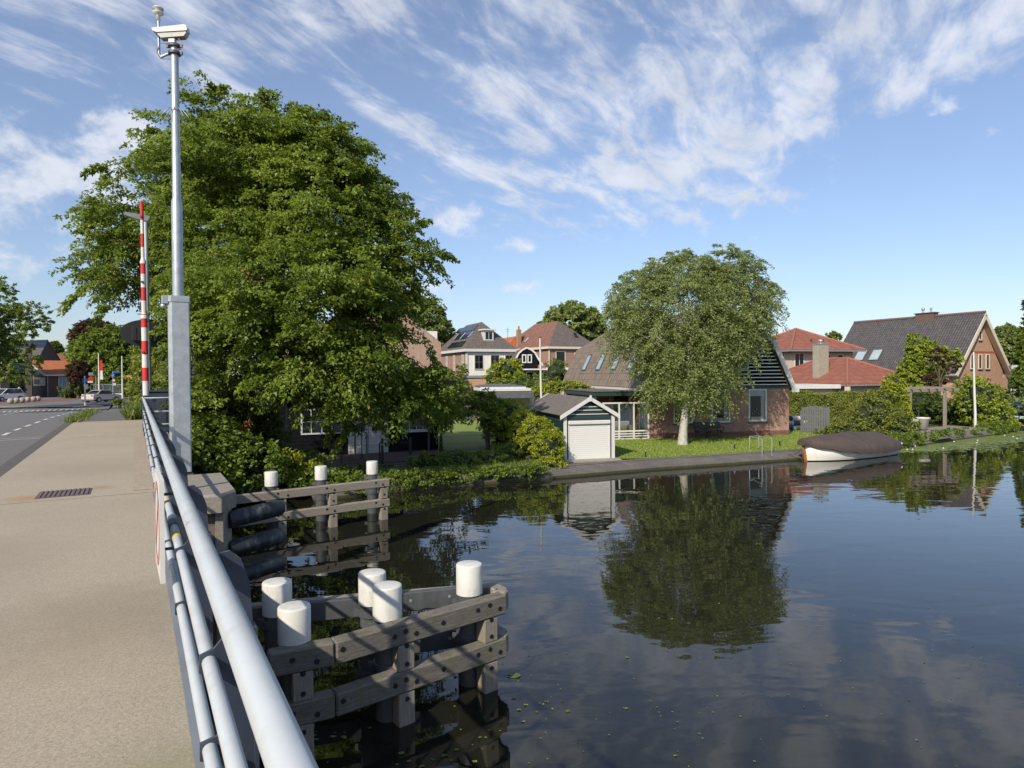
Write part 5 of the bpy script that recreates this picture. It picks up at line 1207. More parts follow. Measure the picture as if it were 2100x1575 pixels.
window(ol, local_map('F', W, D), W - 7.2, 1.2, 1.1, 1.7, m_white, 1, 1)
d = MB(); d.box((W - 2.1, 2.5, er + .2), (W - .3, 5.0, er + 1.5)); d.build('dormer', m_white, ol)

# ---- red and grey hipped house
rC = aty(1126, 711, 95.0)
rh = house('hipped_house', 'pink brick house with mottled red and grey hipped roof and tall thin chimney', (rC.x, rC.y, .36), 28)
W, D, ez = 8.4, 15.5, rC.z - .36
d = MB(); d.box((0, 0, 0), (W, D, ez - .1)); d.build('wall', mb_pink, rh)
rf, _, p_, q_ = hip_roof(W, D, ez, 4.2, .3)
base = MB(); base.add([rf.v[i] for i in (3, 0, 4, 5)], [(0, 1, 2, 3)]); base.build('left_roof', mt_mix, rh)
base = MB(); base.add(rf.v, [(0, 1, 4), (1, 2, 5, 4), (2, 3, 5), (6, 7, 1, 0), (7, 8, 2, 1), (8, 9, 3, 2), (9, 6, 0, 3), (9, 8, 7, 6)]); base.build('right_roof', mt_grey, rh)
d = MB(); d.box((-.4, -.4, ez - .3), (W + .4, -.302, ez + .03)); d.box((-.4, -.302, ez - .3), (-.302, D + .3, ez + .03)); d.box((-.1, -.12, 0), (.06, -.001, ez - .3)); d.build('gutter', m_cream, rh)
f = local_map('F', W, D)
window(rh, f, 1.1, ez - 3.2, 1.7, 2.6, m_cream, 0, 0, .12, sill=m_white); window(rh, f, 4.4, ez - 2.2, .6, 1.4, m_cream, 0, 0, .1); window(rh, f, 6.4, ez - 3.0, 1.2, 2.0, m_cream, 0, 0, .1)
pane_on_slope(rh, (W * .62, 1.15, ez + 1.65), (1, 0, 0), (0, W / 2, 4.2), .6, .8, m_dgrey, m_glass)
slr = Vector((W / 2 + .3, 0, 4.2)).normalized(); pane_on_slope(rh, Vector((-.3, 9.2, ez)) + slr * 1.5, (0, -1, 0), slr, .8, 1.2, m_dgrey, m_glass_sky)
cq = aty(1064, 706, 104); d = MB(); Mr = (Matrix.Translation(rh.location) @ Matrix.Rotation(R(28), 4, 'Z')).inverted(); c1 = Mr @ aty(1064, 706, 104); c2 = Mr @ aty(1064, 676, 104)
d.box((c1.x - .3, c1.y - .3, c1.z - 1.5), (c1.x + .3, c1.y + .3, c2.z)); ch = d.build('chimney', mb_pink, rh); d = MB(); d.tube([(c1.x, c1.y, c2.z), (c1.x, c1.y, c2.z + .55)], .14, 10); d.build('chimney_pot', m_red if False else plain('clay', (.35, .14, .08), .8), ch)
# annex left of it with the orange roof
an = aty(1039, 714, 104); ax_ = house('orange_roof_house', 'small house part with orange tiled roof showing left of the thin chimney', (an.x, an.y, .36), 20)
zt_ = an.z - .36; d = MB(); d.box((0, 0, 0), (6.5, 6, zt_ - .05)); d.build('wall', mb_pink, ax_); d = MB(); d.prism([(-.2, zt_), (6.7, zt_), (6.2, zt_ + 1.9), (1.4, zt_ + 1.9)], 'y', -.2, 6); d.build('roof', mt_orange, ax_)
d = MB(); d.tube([(.9, 2, zt_ + 1), (.9, 2, zt_ + 3.4)], .03, 6); d.tube([(.5, 2, zt_ + 3.1), (1.3, 2, zt_ + 3.1)], .02, 5); d.tube([(.6, 2, zt_ + 2.8), (1.2, 2, zt_ + 2.8)], .02, 5); d.build('antenna', m_dgrey, ax_)
# ---- black boarded gambrel gable
kb = aty(1058, 757, 80.0); kz = kb.z - .36; kw = (aty(1103, 757, 80).x - kb.x) * 1.02
bk = house('black_gable_house', 'little black boarded gable with white curved bargeboards and two white windows', (kb.x, kb.y, .36), 6)
prof = [(-.12, kz + .9), (.0, kz + 1.3), (.35, kz + 1.95), (.8, kz + 2.35), (kw / 2, kz + 2.62)]; prof = prof + [(kw - x, z) for x, z in prof[-2::-1]]; prof[-1] = (kw + .55, kz + .45)
d = MB(); d.prism([(.02, kz + .05), (kw - .02, kz + .05)] + [(x, z - .05) for x, z in prof[::-1] if .0 <= x <= kw], 'y', 0, 6); d.build('gable_boards', m_blackboard, bk)
d = MB()
for a, b in zip(prof[:-1], prof[1:]): d.bar((a[0], -.1, a[1]), (b[0], -.1, b[1]), .1, .20)
d.build('bargeboards', m_white, bk)
d = MB()
for a, b in zip(prof[:-1], prof[1:]): slab(d, [(a[0], -.05, a[1] + .12), (b[0], -.05, b[1] + .12), (b[0], 6, b[1] + .12), (a[0], 6, a[1] + .12)], .08)
d.build('roof', mt_grey, bk)
for s in (kw / 2 - .62, kw / 2 + .06): window(bk, lambda a, n, z: (a, -n, z), s, kz + .75, .55, 1.05, m_white, 0, 0, .13)
d = MB(); d.box((-.4, -.8, kz - .12), (kw + 3.6, .0, kz + .04)); d.build('canopy_edge', m_white, bk)
d = MB(); d.box((-.1, .3, 0), (kw + 3.3, 5, kz - .13)); d.build('lower_wall', m_dgrey, bk)
window(bk, lambda a, n, z: (a, .3 - n, z), 1.3, kz - 1.5, 1.0, 1.2, m_white, 0, 0, .1); window(bk, lambda a, n, z: (a, .3 - n, z), 3.4, kz - 1.5, 1.2, 1.2, m_white, 0, 0, .1)
# ---- glasshouse lean-to right of the flagpole
gq = aty(1126, 775, 78); ghs = thing('glass_leanto', 'small glass lean-to roof with white bars behind the flagpole', 'greenhouse', (gq.x, gq.y, .36), R(12)); gzt = gq.z - .36
d = MB()
for i in range(9): d.bar((i * .42, 0, gzt), (i * .42 + .25, 2.2, gzt + 1.3), .06, .06)
d.bar((0, 0, gzt), (3.4, 0, gzt), .1, .1); d.build('bars', m_white, ghs); d = MB(); slab(d, [(0, 0, gzt - .04), (3.4, 0, gzt - .04), (3.65, 2.2, gzt + 1.26), (.25, 2.2, gzt + 1.26)], .02); d.build('glass_roof', m_glass_sky, ghs); d = MB(); d.box((0, .1, 0), (3.4, 2.2, gzt - .1)); d.build('wall', m_stucco, ghs)
# ---- terrace-house roofs peeping out further right
tq = aty(1178, 706, 125); th_ = house('dormer_house', 'distant red roofed house with white flat dormers above the brown roof', (tq.x, tq.y, .36), 10); tz = tq.z - .36
d = MB(); d.box((0, 0, 0), (14, 6, tz)); d.build('wall', mb_pink, th_); d = MB(); d.prism([(-.2, tz), (14.2, tz), (13, tz + 1.9), (.2, tz + 1.9)], 'y', -.3, 5); d.build('roof', mt_orange, th_)
for x in (.6, 3.2):
    d = MB(); d.box((x, -.7, tz + .2), (x + 1.9, 1, tz + 1.6)); dm = d.build('dormer', m_white, th_); window(th_, lambda a, n, z: (a, -.7 - n, z), x + .25, tz + .35, 1.3, 1.0, m_white, 0, 0, .12, glass=m_glass_sky, name='dormer_window')
d = MB(); d.box((-.3, -.9, tz + 1.9), (6.8, 4, tz + 2.1)); d.build('flat_roof_edge', m_white, th_)
# ---- low flat garden house with round window
cq = aty(985, 812, 47); gh = thing('garden_house', 'low garden house with white roof edge, dark awning and round window behind the hedge', 'garden house', (cq.x, cq.y, .36), R(9))
ztop = aty(1000, 796, 47).z - .36; Wc = aty(1096, 812, 47).x - cq.x
d = MB(); d.box((.1, .2, 0), (Wc - .2, 4, ztop - .25)); d.build('wall', m_stucco, gh)
d = MB(); d.box((-.1, -.2, ztop - .22), (Wc, 4, ztop - .05)); d.build('roof_edge', m_white, gh)
d = MB(); d.box((0, 0, ztop - .049), (Wc - .55, 3.8, ztop + .12)); d.build('roof_upstand', plain('pale_blue_edge', (.55, .60, .68), .5), gh); d = MB(); d.prism([(-.1, ztop + .122), (Wc - .5, ztop + .122), (Wc - 1.4, ztop + .23), (.6, ztop + .23)], 'y', -.05, 3.8); d.build('roof', m_felt, gh)
d = MB(); slab(d, [(-.1, -.25, ztop - .25), (Wc, -.25, ztop - .25), (Wc - .15, -.75, ztop - .72), (-.1, -.75, ztop - .72)], .03); d.build('awning', m_dgrey, gh)
xw = aty(1054, 829, 47).x - cq.x; zw_ = aty(1054, 829, 47).z - .36; d = MB(); d.tube([(xw, .19, zw_), (xw, .14, zw_)], .28, 24); rw = d.build('round_window', m_glass, gh); d = MB(); d.tube([(xw, .195, zw_), (xw, .165, zw_)], .36, 24); d.build('rim', m_stucco, rw)

# ---- black boarded house beneath the big tree
kA, kB = G(590, 937.5), G(899, 922); KW = (kB - kA).length; kang = math.degrees(math.atan2(kB.y - kA.y, kB.x - kA.x))
kh = house('black_barn_house', 'black boarded house with white doors and windows under the big tree', (kA.x, kA.y, .38), kang)
ze_, zp_ = 2.75, 4.9
d = MB(); d.prism([(0, 0), (KW, 0), (KW, ze_), (KW / 2, zp_), (0, ze_)], 'y', 0, 9); d.build('wall', m_blackboard, kh)
d = MB()
for sx in (-1, 1): slab(d, [(KW / 2, -.25, zp_ + .15), (KW / 2 + sx * (KW / 2 + .35), -.25, ze_ - .08), (KW / 2 + sx * (KW / 2 + .35), 9.2, ze_ - .08), (KW / 2, 9.2, zp_ + .15)], .1)
d.build('roof', tiles('black_roof', (.02, .022, .03), (.035, .038, .05), (.01, .01, .012), .25, .3), kh)
d = MB()
for sx in (-1, 1): d.bar((KW / 2 + sx * .02, -.28, zp_ + .06), (KW / 2 + sx * (KW / 2 + .35), -.28, ze_ - .17), .04, .16)
d.build('bargeboards', m_bluegrey, kh)
def ks(px):
    s = sight(px, 900); a = Vector((kA.x, kA.y)); v = Vector((kB.x - kA.x, kB.y - kA.y)); den = s.x * v.y - s.y * v.x; return (s.y * a.x - s.x * a.y) / den * KW
f = local_map('F', KW, 9)
x0, x1 = ks(714), ks(796); mid = (x0 + x1) / 2; m_doorw = stripes('door_boards', (.60, .60, .57), (.35, .35, .33), .14, .06, .5, .008, .04)
for a, b in ((x0, mid - .01), (mid + .01, x1)):
    d = MB(); mbox(d, f, a, b, .001, .05, 0, 2.1); dr_ = d.build('door', m_doorw, kh); d = MB(); mbox(d, f, a + .15, b - .15, .051, .062, 1.05, 1.9); d.build('pane', m_glass, dr_)
    d = MB(); mbox(d, f, (a + b) / 2 - .02, (a + b) / 2 + .02, .063, .075, 1.05, 1.9); mbox(d, f, a + .15, b - .15, .063, .073, 1.45, 1.49); d.build('glazing_bars', m_white, dr_)
window(kh, f, ks(617), .98, ks(702) - ks(617), 1.15, m_bluegrey, 3, 1, .07); window(kh, f, ks(826), .98, ks(881) - ks(826), 1.1, m_white, 3, 1, .06, sill=m_white)
d = MB(); mbox(d, f, ks(878) - .04, ks(878) + .05, .02, .12, 0, 2.5); d.build('downpipe', m_dgrey, kh)

# ================================================================== the left side of the picture, beyond the junction
def pz(px, py, z=1.0): return atz(px, py, z)
orr = aty(98, 813.5, 99)
oh = house('orange_roofed_house', 'single storey brown brick house with bright orange tiled roof behind the parked cars', (orr.x, orr.y, .95), 50)
W, D = 8.4, 8.4; ez = aty(98, 767, 99).z - .95; ri = aty(80, 739, 105).z - .95
d = MB(); d.box((0, 0, 0), (W, D, ez - .05)); d.build('wall', mb_dark, oh)
d = MB(); d.prism([(0, ez - .049), (D, ez - .049), (D, ri - .15)], 'x', .02, .3); d.build('end_gable', m_dgrey, oh)
d = MB(); slab(d, [(-.45, -.35, ez - .12), (W + .4, -.35, ez - .12), (W + .4, D, ri), (-.45, D, ri)], .12); slab(d, [(-.45, D, ri), (W + .4, D, ri), (W + .4, D * 1.9, ez), (-.45, D * 1.9, ez)], .12); d.build('roof', mt_orange, oh)
d = MB(); slab(d, [(-.52, -.4, ez - .05), (-.46, -.4, ez - .05), (-.46, D, ri + .06), (-.52, D, ri + .06)], .3); d.box((-.45, -.45, ez - .30), (W + .4, -.352, ez - .10)); d.build('fascia', m_white, oh)
f = local_map('F', W, D); fL = local_map('L', W, D)
window(oh, f, 1.4, .3, 1.5, ez - .7, m_white, 2, 1, .1, glass=plain('pale_blue_glass', (.25, .32, .38), .1)); d = MB(); mbox(d, f, 1.4, 2.9, .06, .09, .3, .75); d.build('blue_panel', plain('blue_panel', (.03, .08, .32), .5), oh)
window(oh, f, 4.2, .6, 1.0, 1.6, m_white, 0, 0, .1); d = MB(); mbox(d, f, -.05, .06, .02, .12, 0, ez - .3); d.build('downpipe', m_gutter, oh)
g = thing('noticeboard', 'cream framed noticeboard and white panel on the left end wall of the orange roofed house', 'noticeboard', (orr.x, orr.y, .95), R(50))
d = MB(); mbox(d, fL, 1.0, 7.0, .005, .04, 1.75, 3.0); d.build('board', m_white, g); d = MB(); mbox(d, fL, 3.2, 7.1, .041, .07, 1.70, 3.05); fm = d.build('frame', m_cream, g); d = MB(); mbox(d, fL, 3.7, 6.6, .071, .08, 1.95, 2.8); d.build('pane', m_glass, fm)
d = MB(); mbox(d, fL, 1.6, 2.4, .041, .05, 2.5, 2.8); mbox(d, fL, 1.6, 2.4, .041, .05, 1.95, 2.35); d.build('poster', m_gutter, g)
# slate gabled roof further back, and a long brown roof
sq = aty(79, 738, 114); s2 = house('dark_gable_house', 'dark house with steep slate gable and solar roof behind the orange roof', (sq.x, sq.y, .95), 70); z0 = sq.z - .95; z1 = aty(92, 697, 114).z - .95
d = MB(); d.prism([(-.6, 0), (4.0, 0), (4.0, z0 - .3), (1.6, z1), (-.6, z0 - 1)], 'y', 0, 9); d.build('wall', plain('slate_wall', (.075, .065, .06), .8), s2)
d = MB(); slab(d, [(1.6, -.1, z1 + .12), (-1.1, -.1, z0 - 2.4), (-1.1, 12, z0 - 2.4), (1.6, 12, z1 + .12)], .12); slab(d, [(1.6, -.1, z1 + .12), (4.2, -.1, z0 - .5), (4.2, 12, z0 - .5), (1.6, 12, z1 + .12)], .12); d.build('roof', m_solar, s2)
sq = aty(105, 742, 125); s3 = house('brown_roof_house', 'long low house with brown red tiled roof and short chimney', (sq.x, sq.y, .95), 32); z0 = sq.z - .95; z1 = aty(130, 725, 130).z - .95
d = MB(); d.box((0, 0, 0), (6.4, 6, z0)); d.build('wall', mb_dark, s3); d = MB(); slab(d, [(-.3, -.3, z0), (6.6, -.3, z0), (6.6, 5, z1), (-.3, 5, z1)], .15); d.build('roof', tiles('brown_red_tiles', (.26, .10, .06), (.32, .13, .08), (.12, .05, .04), .3, .35), s3)
d = MB(); d.box((4.0, 4.4, z1 - .5), (4.6, 5.0, z1 + .9)); d.build('chimney', mb_pink, s3)
# modern brown building at the left edge
mq = aty(66, 815, 95); e1 = Vector((math.cos(R(35)), math.sin(R(35))))
md = house('modern_building', 'modern brown brick building with dark entrance tower at the left edge', (mq.x - 13.2 * e1.x, mq.y - 13.2 * e1.y, .95), 35)
zt_ = aty(30, 722, 95).z - .95
d = MB(); d.box((0, 0, 0), (10.6, 8, zt_)); d.build('wall', brick('taupe_brick', (.20, .15, .12), (.25, .19, .155), (.19, .16, .13)), md)
d = MB(); d.box((12.45, -.3, 0), (13.2, 5, aty(60, 704, 95).z - .95)); d.build('tower', plain('brown_cladding', (.11, .085, .07), .8, 0, .1, 3), md)
d = MB(); d.box((10.6, .2, 0), (12.45, 5, zt_ - .4)); d.build('glazed_entrance', m_glass, md); d = MB(); d.box((10.5, -.1, zt_ - 3.0), (12.4, .199, zt_ - 1.6)); d.build('green_panel', m_dkgreen, md)
d = MB()
for x in (10.6, 11.2, 11.8, 12.3): d.box((x, .1, 0), (x + .08, .19, zt_ - 3.0))
d.build('mullions', m_black, md)
d = MB(); d.box((-3, -1.4, zt_ - 3.9), (10.5, -.01, zt_ - 3.6)); d.build('canopy', m_dgrey, md)
f = local_map('F', 9.2, 8)
for s_ in (4.6, 6.8, 8.8): window(md, f, s_, .5, .8, 1.7, m_white, 0, 0, .12); window(md, f, s_, zt_ - 2.6, 1.0, 1.8, m_white, 0, 0, .12)
# ================================================================== vegetation
mf_elm = foliage_mat('tree_leaf', (.095, .155, .02), (.26, .34, .055), .42, .45, (.33, .19, .04), .012)
mf_birch = foliage_mat('birch_leaf', (.19, .235, .085), (.38, .43, .165), .44, .45)
mf_bright = foliage_mat('bright_leaf', (.21, .28, .025), (.48, .53, .05), .4, .45, (.42, .28, .03), .03)
mf_hedge = foliage_mat('hedge_leaf', (.14, .185, .03), (.31, .34, .07), .36, .5, (.30, .17, .05), .05)
mf_mid = foliage_mat('shrub_leaf', (.11, .17, .03), (.25, .33, .06), .4, .5)
mf_dark = foliage_mat('dark_leaf', (.06, .10, .02), (.15, .21, .04), .36, .5)
mf_plum = foliage_mat('plum_leaf', (.045, .018, .022), (.12, .05, .05), .2, .5)
mf_far = foliage_mat('far_leaf', (.19, .245, .08), (.36, .43, .15), .46, .55)
mf_ivy = foliage_mat('ivy_leaf', (.22, .30, .035), (.44, .51, .075), .4, .5)
def LB(px, py, y, rx, rz, ry=None):
    """a lobe given where it shows in the survey, at distance y; radii in metres"""
    return (aty(px, py, y), (rx, ry or rx, rz))
k = 23.5 / F
# big tree
lob = [LB(470, 330, 23.5, 150 * k, 120 * k, 2.6), LB(545, 305, 23.9, 90 * k, 85 * k, 1.6), LB(620, 330, 23.3, 78 * k, 95 * k, 1.8), LB(655, 300, 23.3, 60 * k, 62 * k, 1.5), LB(450, 265, 23.5, 60 * k, 52 * k, 1.2), LB(380, 300, 23.8, 70 * k, 80 * k, 1.6),
       LB(335, 440, 25.0, 120 * k, 90 * k, 2.0), LB(262, 475, 25.8, 88 * k, 62 * k, 1.6), LB(236, 550, 26, 62 * k, 46 * k, 1.3), LB(335, 560, 26.2, 118 * k, 66 * k, 1.8), LB(500, 480, 23.2, 165 * k, 150 * k, 2.8),
       LB(660, 430, 23.0, 140 * k, 120 * k, 2.6), LB(720, 380, 23.6, 70 * k, 60 * k, 1.6), LB(740, 500, 23.2, 110 * k, 85 * k, 2.2), LB(690, 345, 23.4, 72 * k, 66 * k, 1.6), LB(755, 415, 23.4, 56 * k, 46 * k, 1.4), LB(600, 295, 23.6, 60 * k, 52 * k, 1.2), LB(600, 600, 21.9, 200 * k, 130 * k, 3.3), LB(765, 585, 22.6, 88 * k, 68 * k, 1.8),
       LB(470, 680, 21.8, 115 * k, 90 * k, 2.2), LB(655, 715, 21.4, 130 * k, 80 * k, 2.2), LB(745, 700, 22.0, 82 * k, 72 * k, 1.8), LB(815, 790, 22.6, 85 * k, 44 * k, 1.6), LB(715, 815, 22.0, 80 * k, 40 * k, 1.4), LB(455, 790, 21.6, 60 * k, 60 * k, 1.4),
       LB(890, 800, 23.5, 60 * k, 48 * k, 1.2), LB(420, 830, 21.0, 55 * k, 75 * k, 1.2), LB(840, 500, 22.8, 40 * k, 26 * k, .8)]
rg0 = np.random.default_rng(77)
def twigs(specs, y):
    P, A, L = [], [], []
    for (x0, y0, x1, y1, n) in specs:
        a, b = aty(x0, y0, y), aty(x1, y1, y + rg0.uniform(-.6, .6)); d_ = (b - a)
        for i in range(n): q = a + d_ * (i + .3) / n; P.append(tuple(q + Vector((0, rg0.uniform(-.2, .2), rg0.uniform(-.08, .08))))); A.append(tuple(d_.normalized() + Vector(tuple(rg0.normal(0, .35, 3))))); L.append(rg0.uniform(.35, .75))
    return np.array(P), np.array(A), np.array(L)
ex = twigs([(800, 520, 938, 522, 8), (810, 470, 880, 450, 5), (830, 490, 900, 495, 5), (830, 545, 912, 548, 5), (790, 440, 850, 428, 4), (250, 350, 180, 345, 6), (210, 400, 160, 430, 4), (170, 600, 128, 625, 4), (220, 620, 200, 650, 3), (440, 210, 437, 170, 4), (460, 205, 458, 165, 4), (545, 225, 556, 188, 4), (640, 250, 672, 232, 4), (680, 300, 700, 270, 3), (760, 360, 800, 372, 4), (850, 560, 858, 620, 4), (870, 700, 905, 760, 5), (330, 270, 300, 256, 4), (720, 860, 690, 920, 6), (690, 800, 672, 905, 6), (740, 820, 770, 870, 4), (800, 800, 860, 830, 4)], 22.9)
tb0 = G(566, 965, .38)
make_tree('elm_tree', 'huge broad green tree towering over the black boarded house', 'tree', (tb0.x, tb0.y, .36), lob, 3000, 84, .112, mf_elm, plain('elm_bark', (.21, .165, .115), .9, 0, .35, 6, .02), .32, 11, (.55, 1.25), .32, .38, top=aty(500, 300, 23.5), limbs=70, boughs=(570, 8, .95, .22), tint_var=.22, inner=.5, extra=ex, zmin=1.0, lean=(.25, .1), flat=.5)
rgd = np.random.default_rng(9); Pd = []
for (px, py, y) in ((503, 850, 21.2), (498, 872, 21.2), (440, 800, 21.4), (450, 838, 21.3), (432, 790, 21.5), (235, 535, 24.6)): Pd += [tuple(aty(px + rgd.uniform(-8, 8), py + rgd.uniform(-10, 10), y)) for _ in range(3)]
Pd = np.array(Pd); Ad = np.tile(np.array([[.25, -.1, -1.0]]), (len(Pd), 1)) + rgd.normal(0, .2, Pd.shape)
o5 = sprays(rgd, Pd, Ad, np.full(len(Pd), .35), np.full(len(Pd), .10), 14, .10, .1, .8, .2)
elm = bpy.data.objects['elm_tree']; dl = bpy.data.objects.new('withered_leaves', leaf_mesh('withered_leaves', o5[0] - np.array(elm.location), o5[1], o5[2], o5[3], o5[4], foliage_mat('withered_leaf', (.30, .12, .04), (.50, .22, .08), .25, .6))); COL.objects.link(dl); dl.parent = elm
# birch
k = 33.6 / F
bl_ = [LB(1400, 640, 33.6, 140 * k, 125 * k, 3.0), LB(1510, 610, 33.6, 80 * k, 90 * k, 2.0), LB(1490, 550, 33.8, 55 * k, 50 * k, 1.4), LB(1310, 620, 33.8, 62 * k, 75 * k, 1.6), LB(1400, 560, 33.4, 75 * k, 48 * k, 1.6), LB(1288, 672, 33.2, 46 * k, 60 * k, 1.3),
       LB(1400, 735, 32.8, 84 * k, 72 * k, 2.0), LB(1468, 700, 33.4, 66 * k, 78 * k, 1.8), LB(1556, 615, 33.8, 36 * k, 52 * k, 1.2), LB(1375, 785, 33.0, 60 * k, 34 * k, 1.4), LB(1460, 775, 33.2, 52 * k, 48 * k, 1.3), LB(1540, 665, 33.6, 36 * k, 40 * k, 1.0)]
exb = twigs([(1500, 520, 1499, 492, 3), (1575, 580, 1604, 590, 4), (1320, 560, 1290, 545, 3), (1470, 520, 1464, 497, 3), (1420, 520, 1400, 508, 3), (1340, 810, 1325, 845, 4), (1490, 790, 1500, 830, 3), (1400, 820, 1395, 850, 3), (1250, 620, 1236, 660, 4), (1540, 550, 1565, 528, 3), (1440, 820, 1450, 845, 3)], 33.3)
bb_ = G(1400, 913, .38)
make_tree('birch_tree', 'round grey-green birch with whitish trunk standing on the waterside lawn', 'tree', (bb_.x, bb_.y, .40), bl_, 2700, 72, .088, mf_birch, m_bark_pale, .225, 5, (.6, 1.3), .28, .75, top=aty(1430, 600, 33.6), limbs=16, tint_var=.16, inner=.35, extra=exb, zmin=1.5, up=.3)
# background trees
def bgtree(name, label, px, py, y, rpx, hpx, n, leaf, mat, seed, base_z=.4, extra_l=(), nl=40, group='trees beyond the houses'):
    k = y / F; l0 = [LB(px, py, y, rpx * k, hpx * k, rpx * k * .9)] + [LB(a, b, y + c, r1 * k, r2 * k) for a, b, c, r1, r2 in extra_l]
    c = l0[0][0]; H = c.z + hpx * k
    return make_tree(name, label, 'tree', (c.x, c.y, base_z), l0, int(n * 1.5), nl, leaf, mat, m_bark, rpx * k * .07 + .12, seed, (rpx * k * .12, rpx * k * .28), rpx * k * .075, .2, limbs=14, inner=.55, zmin=base_z + .5, group=group, tint_var=.2, flat=.5)
bgtree('round_tree', 'broad bushy tree on the skyline directly left of the birch', 1172, 668, 118, 56, 46, 420, .55, mf_far, 21, extra_l=((1130, 680, 0, 25, 25), (1205, 672, 1, 34, 40)))
bgtree('tall_tree', 'pale green tree showing behind the old brick gable right of the big tree', 868, 668, 105, 48, 55, 380, .5, mf_far, 22, extra_l=((905, 680, 2, 22, 22), (840, 640, 0, 30, 40)))
bgtree('far_tree', 'small dark tree between the dark gable and the round tree at left', 112, 716, 150, 12, 13, 90, .6, mf_dark, 23, 1.0)
bgtree('purple_beech', 'dark purple beech crown rising behind the round green tree at left', 196, 690, 135, 42, 32, 300, .55, mf_plum, 24, 1.0)
bgtree('round_green_tree', 'large dome-shaped green tree behind the flagpoles at left', 222, 735, 108, 66, 66, 620, .45, mf_mid, 25, 1.0, extra_l=((170, 745, 2, 30, 50), (262, 740, 1, 34, 50), (215, 770, -2, 60, 38)), nl=46)
bgtree('street_tree', 'airy tree hanging in from the left edge over the modern building', -70, 660, 62, 55, 60, 560, .2, mf_mid, 26, 1.0, extra_l=((15, 665, 0, 48, 42), (-30, 620, 0, 60, 60), (68, 655, 0, 30, 34), (30, 740, 0, 45, 45), (-40, 700, 0, 60, 70)), nl=44)
bgtree('street_tree', 'thick dark tree just inside the left edge, nearer than the modern building', -60, 700, 52, 60, 70, 260, .2, mf_dark, 27, 1.6, nl=44)
bgtree('conifer', 'dark tree cropped by the right edge of the view', 2135, 690, 60, 34, 70, 420, .2, mf_mid, 28, extra_l=((2122, 640, 0, 18, 50), (2145, 760, 0, 50, 60)), nl=44)
bgtree('pale_tree', 'pale green tree behind the far right gabled house', 2062, 694, 95, 26, 26, 220, .4, mf_far, 29, extra_l=((2080, 715, 0, 26, 26),))
bgtree('yellow_green_tree', 'bright leafy tree at right edge beside the gabled house', 2108, 745, 56, 24, 46, 300, .2, mf_mid, 30, extra_l=((2096, 780, 0, 18, 20), (2120, 700, 0, 26, 30)), nl=44)
bgtree('maple_tree', 'spreading layered green tree in front of the dark tiled roof', 1900, 738, 50, 40, 38, 420, .15, mf_ivy, 31, extra_l=((1880, 702, 0, 20, 18), (1868, 755, .5, 24, 24), (1945, 735, 0, 24, 18), (1895, 775, 0, 38, 22)), nl=46, group=None)
bgtree('plum_tree', 'purple-leaved shrub tree with bare grey stems behind the wooden pergola', 1926, 728, 47.5, 20, 14, 50, .14, mf_plum, 32, extra_l=((1950, 750, 0, 14, 14), (1918, 782, 0, 20, 14)), nl=34, group=None)
bgtree('red_leaf_tree', 'small reddish-brown tree against the orange roofed house', 160, 760, 92, 20, 22, 130, .3, mf_plum, 33, 1.0, group=None)
# pleached trees right of the black house
for (px, py, rx, rz, lab, s) in ((975, 838, 44, 34, 'dark leafy trained tree with a straight trunk beside the side lawn', 41), (905, 850, 34, 30, 'dark trained tree nearest the corner of the black house', 42), (1020, 850, 22, 34, 'narrow dark tree next to the yellow hedge', 43)):
    k = 30 / F; g0 = G(px + 26 if px > 950 and px < 1000 else px, 926 - (px > 1000) * 6, .36); yy = g0.y
    make_tree('trained_tree', lab, 'tree', g0, [LB(px, py - 6, yy, rx * k * .8, rz * k * .8, .7), LB(px + 16, py - 18, yy, rx * k * .5, rz * k * .5, .5)], 100, 46, .12, mf_mid, m_bark, .09, s, (.35, .7), .2, .3, limbs=10, zmin=.9, group='trained trees by the side lawn')
# shrubs and hedges: (name, label, lobes, leaves, leaf size, material)
def bush(name, label, cat, lobes, n, leaf, mat, seed, **kw):
    L_ = []
    for (px, py, y, rx, rz, ry) in lobes: c = aty(px, py, y); L_.append((c, (rx, ry, rz)))
    return make_bush(name, label, cat, L_, n, leaf, mat, m_stem, seed, **kw)
bush('hedge', 'yellow-green hornbeam hedge stepping down to the water left of the boathouse', 'hedge', [(1125, 920, 26.3, .62, .75, .7), (1100, 890, 27.6, .7, .8, .8), (1075, 875, 29.2, .75, .85, .9), (1120, 958, 25.6, .55, .40, .4), (1130, 900, 27, .45, .6, .5), (1143, 965, 25.8, .4, .35, .35)], 15000, .085, mf_bright, 51)
bush('hedge', 'darker back part of the hedge behind the trained trees', 'hedge', [(1050, 862, 31, 1.0, .95, 1.0), (1030, 868, 33, 1.2, .95, 1.0)], 8000, .10, mf_bright, 52)
bush('shrub', 'low leafy shrub at the quay corner under the yellow hedge', 'shrub', [(1085, 972, 24.6, .8, .35, .4), (1030, 975, 24.0, .8, .3, .4)], 4500, .08, mf_mid, 53)
bush('hydrangea', 'wide hydrangea shrub in front of the black house and its path', 'shrub', [(880, 950, 25.0, .8, .45, .6), (940, 948, 25.4, .9, .42, .6), (1000, 945, 26, .9, .4, .6), (1040, 935, 27.5, .7, .5, .6)], 11000, .09, mf_mid, 54)
bush('shrub', 'small shrub on the bank below the terrace fence', 'shrub', [(760, 972, 23.2, .7, .32, .4), (710, 975, 22.6, .7, .3, .4)], 3500, .08, mf_dark, 55)
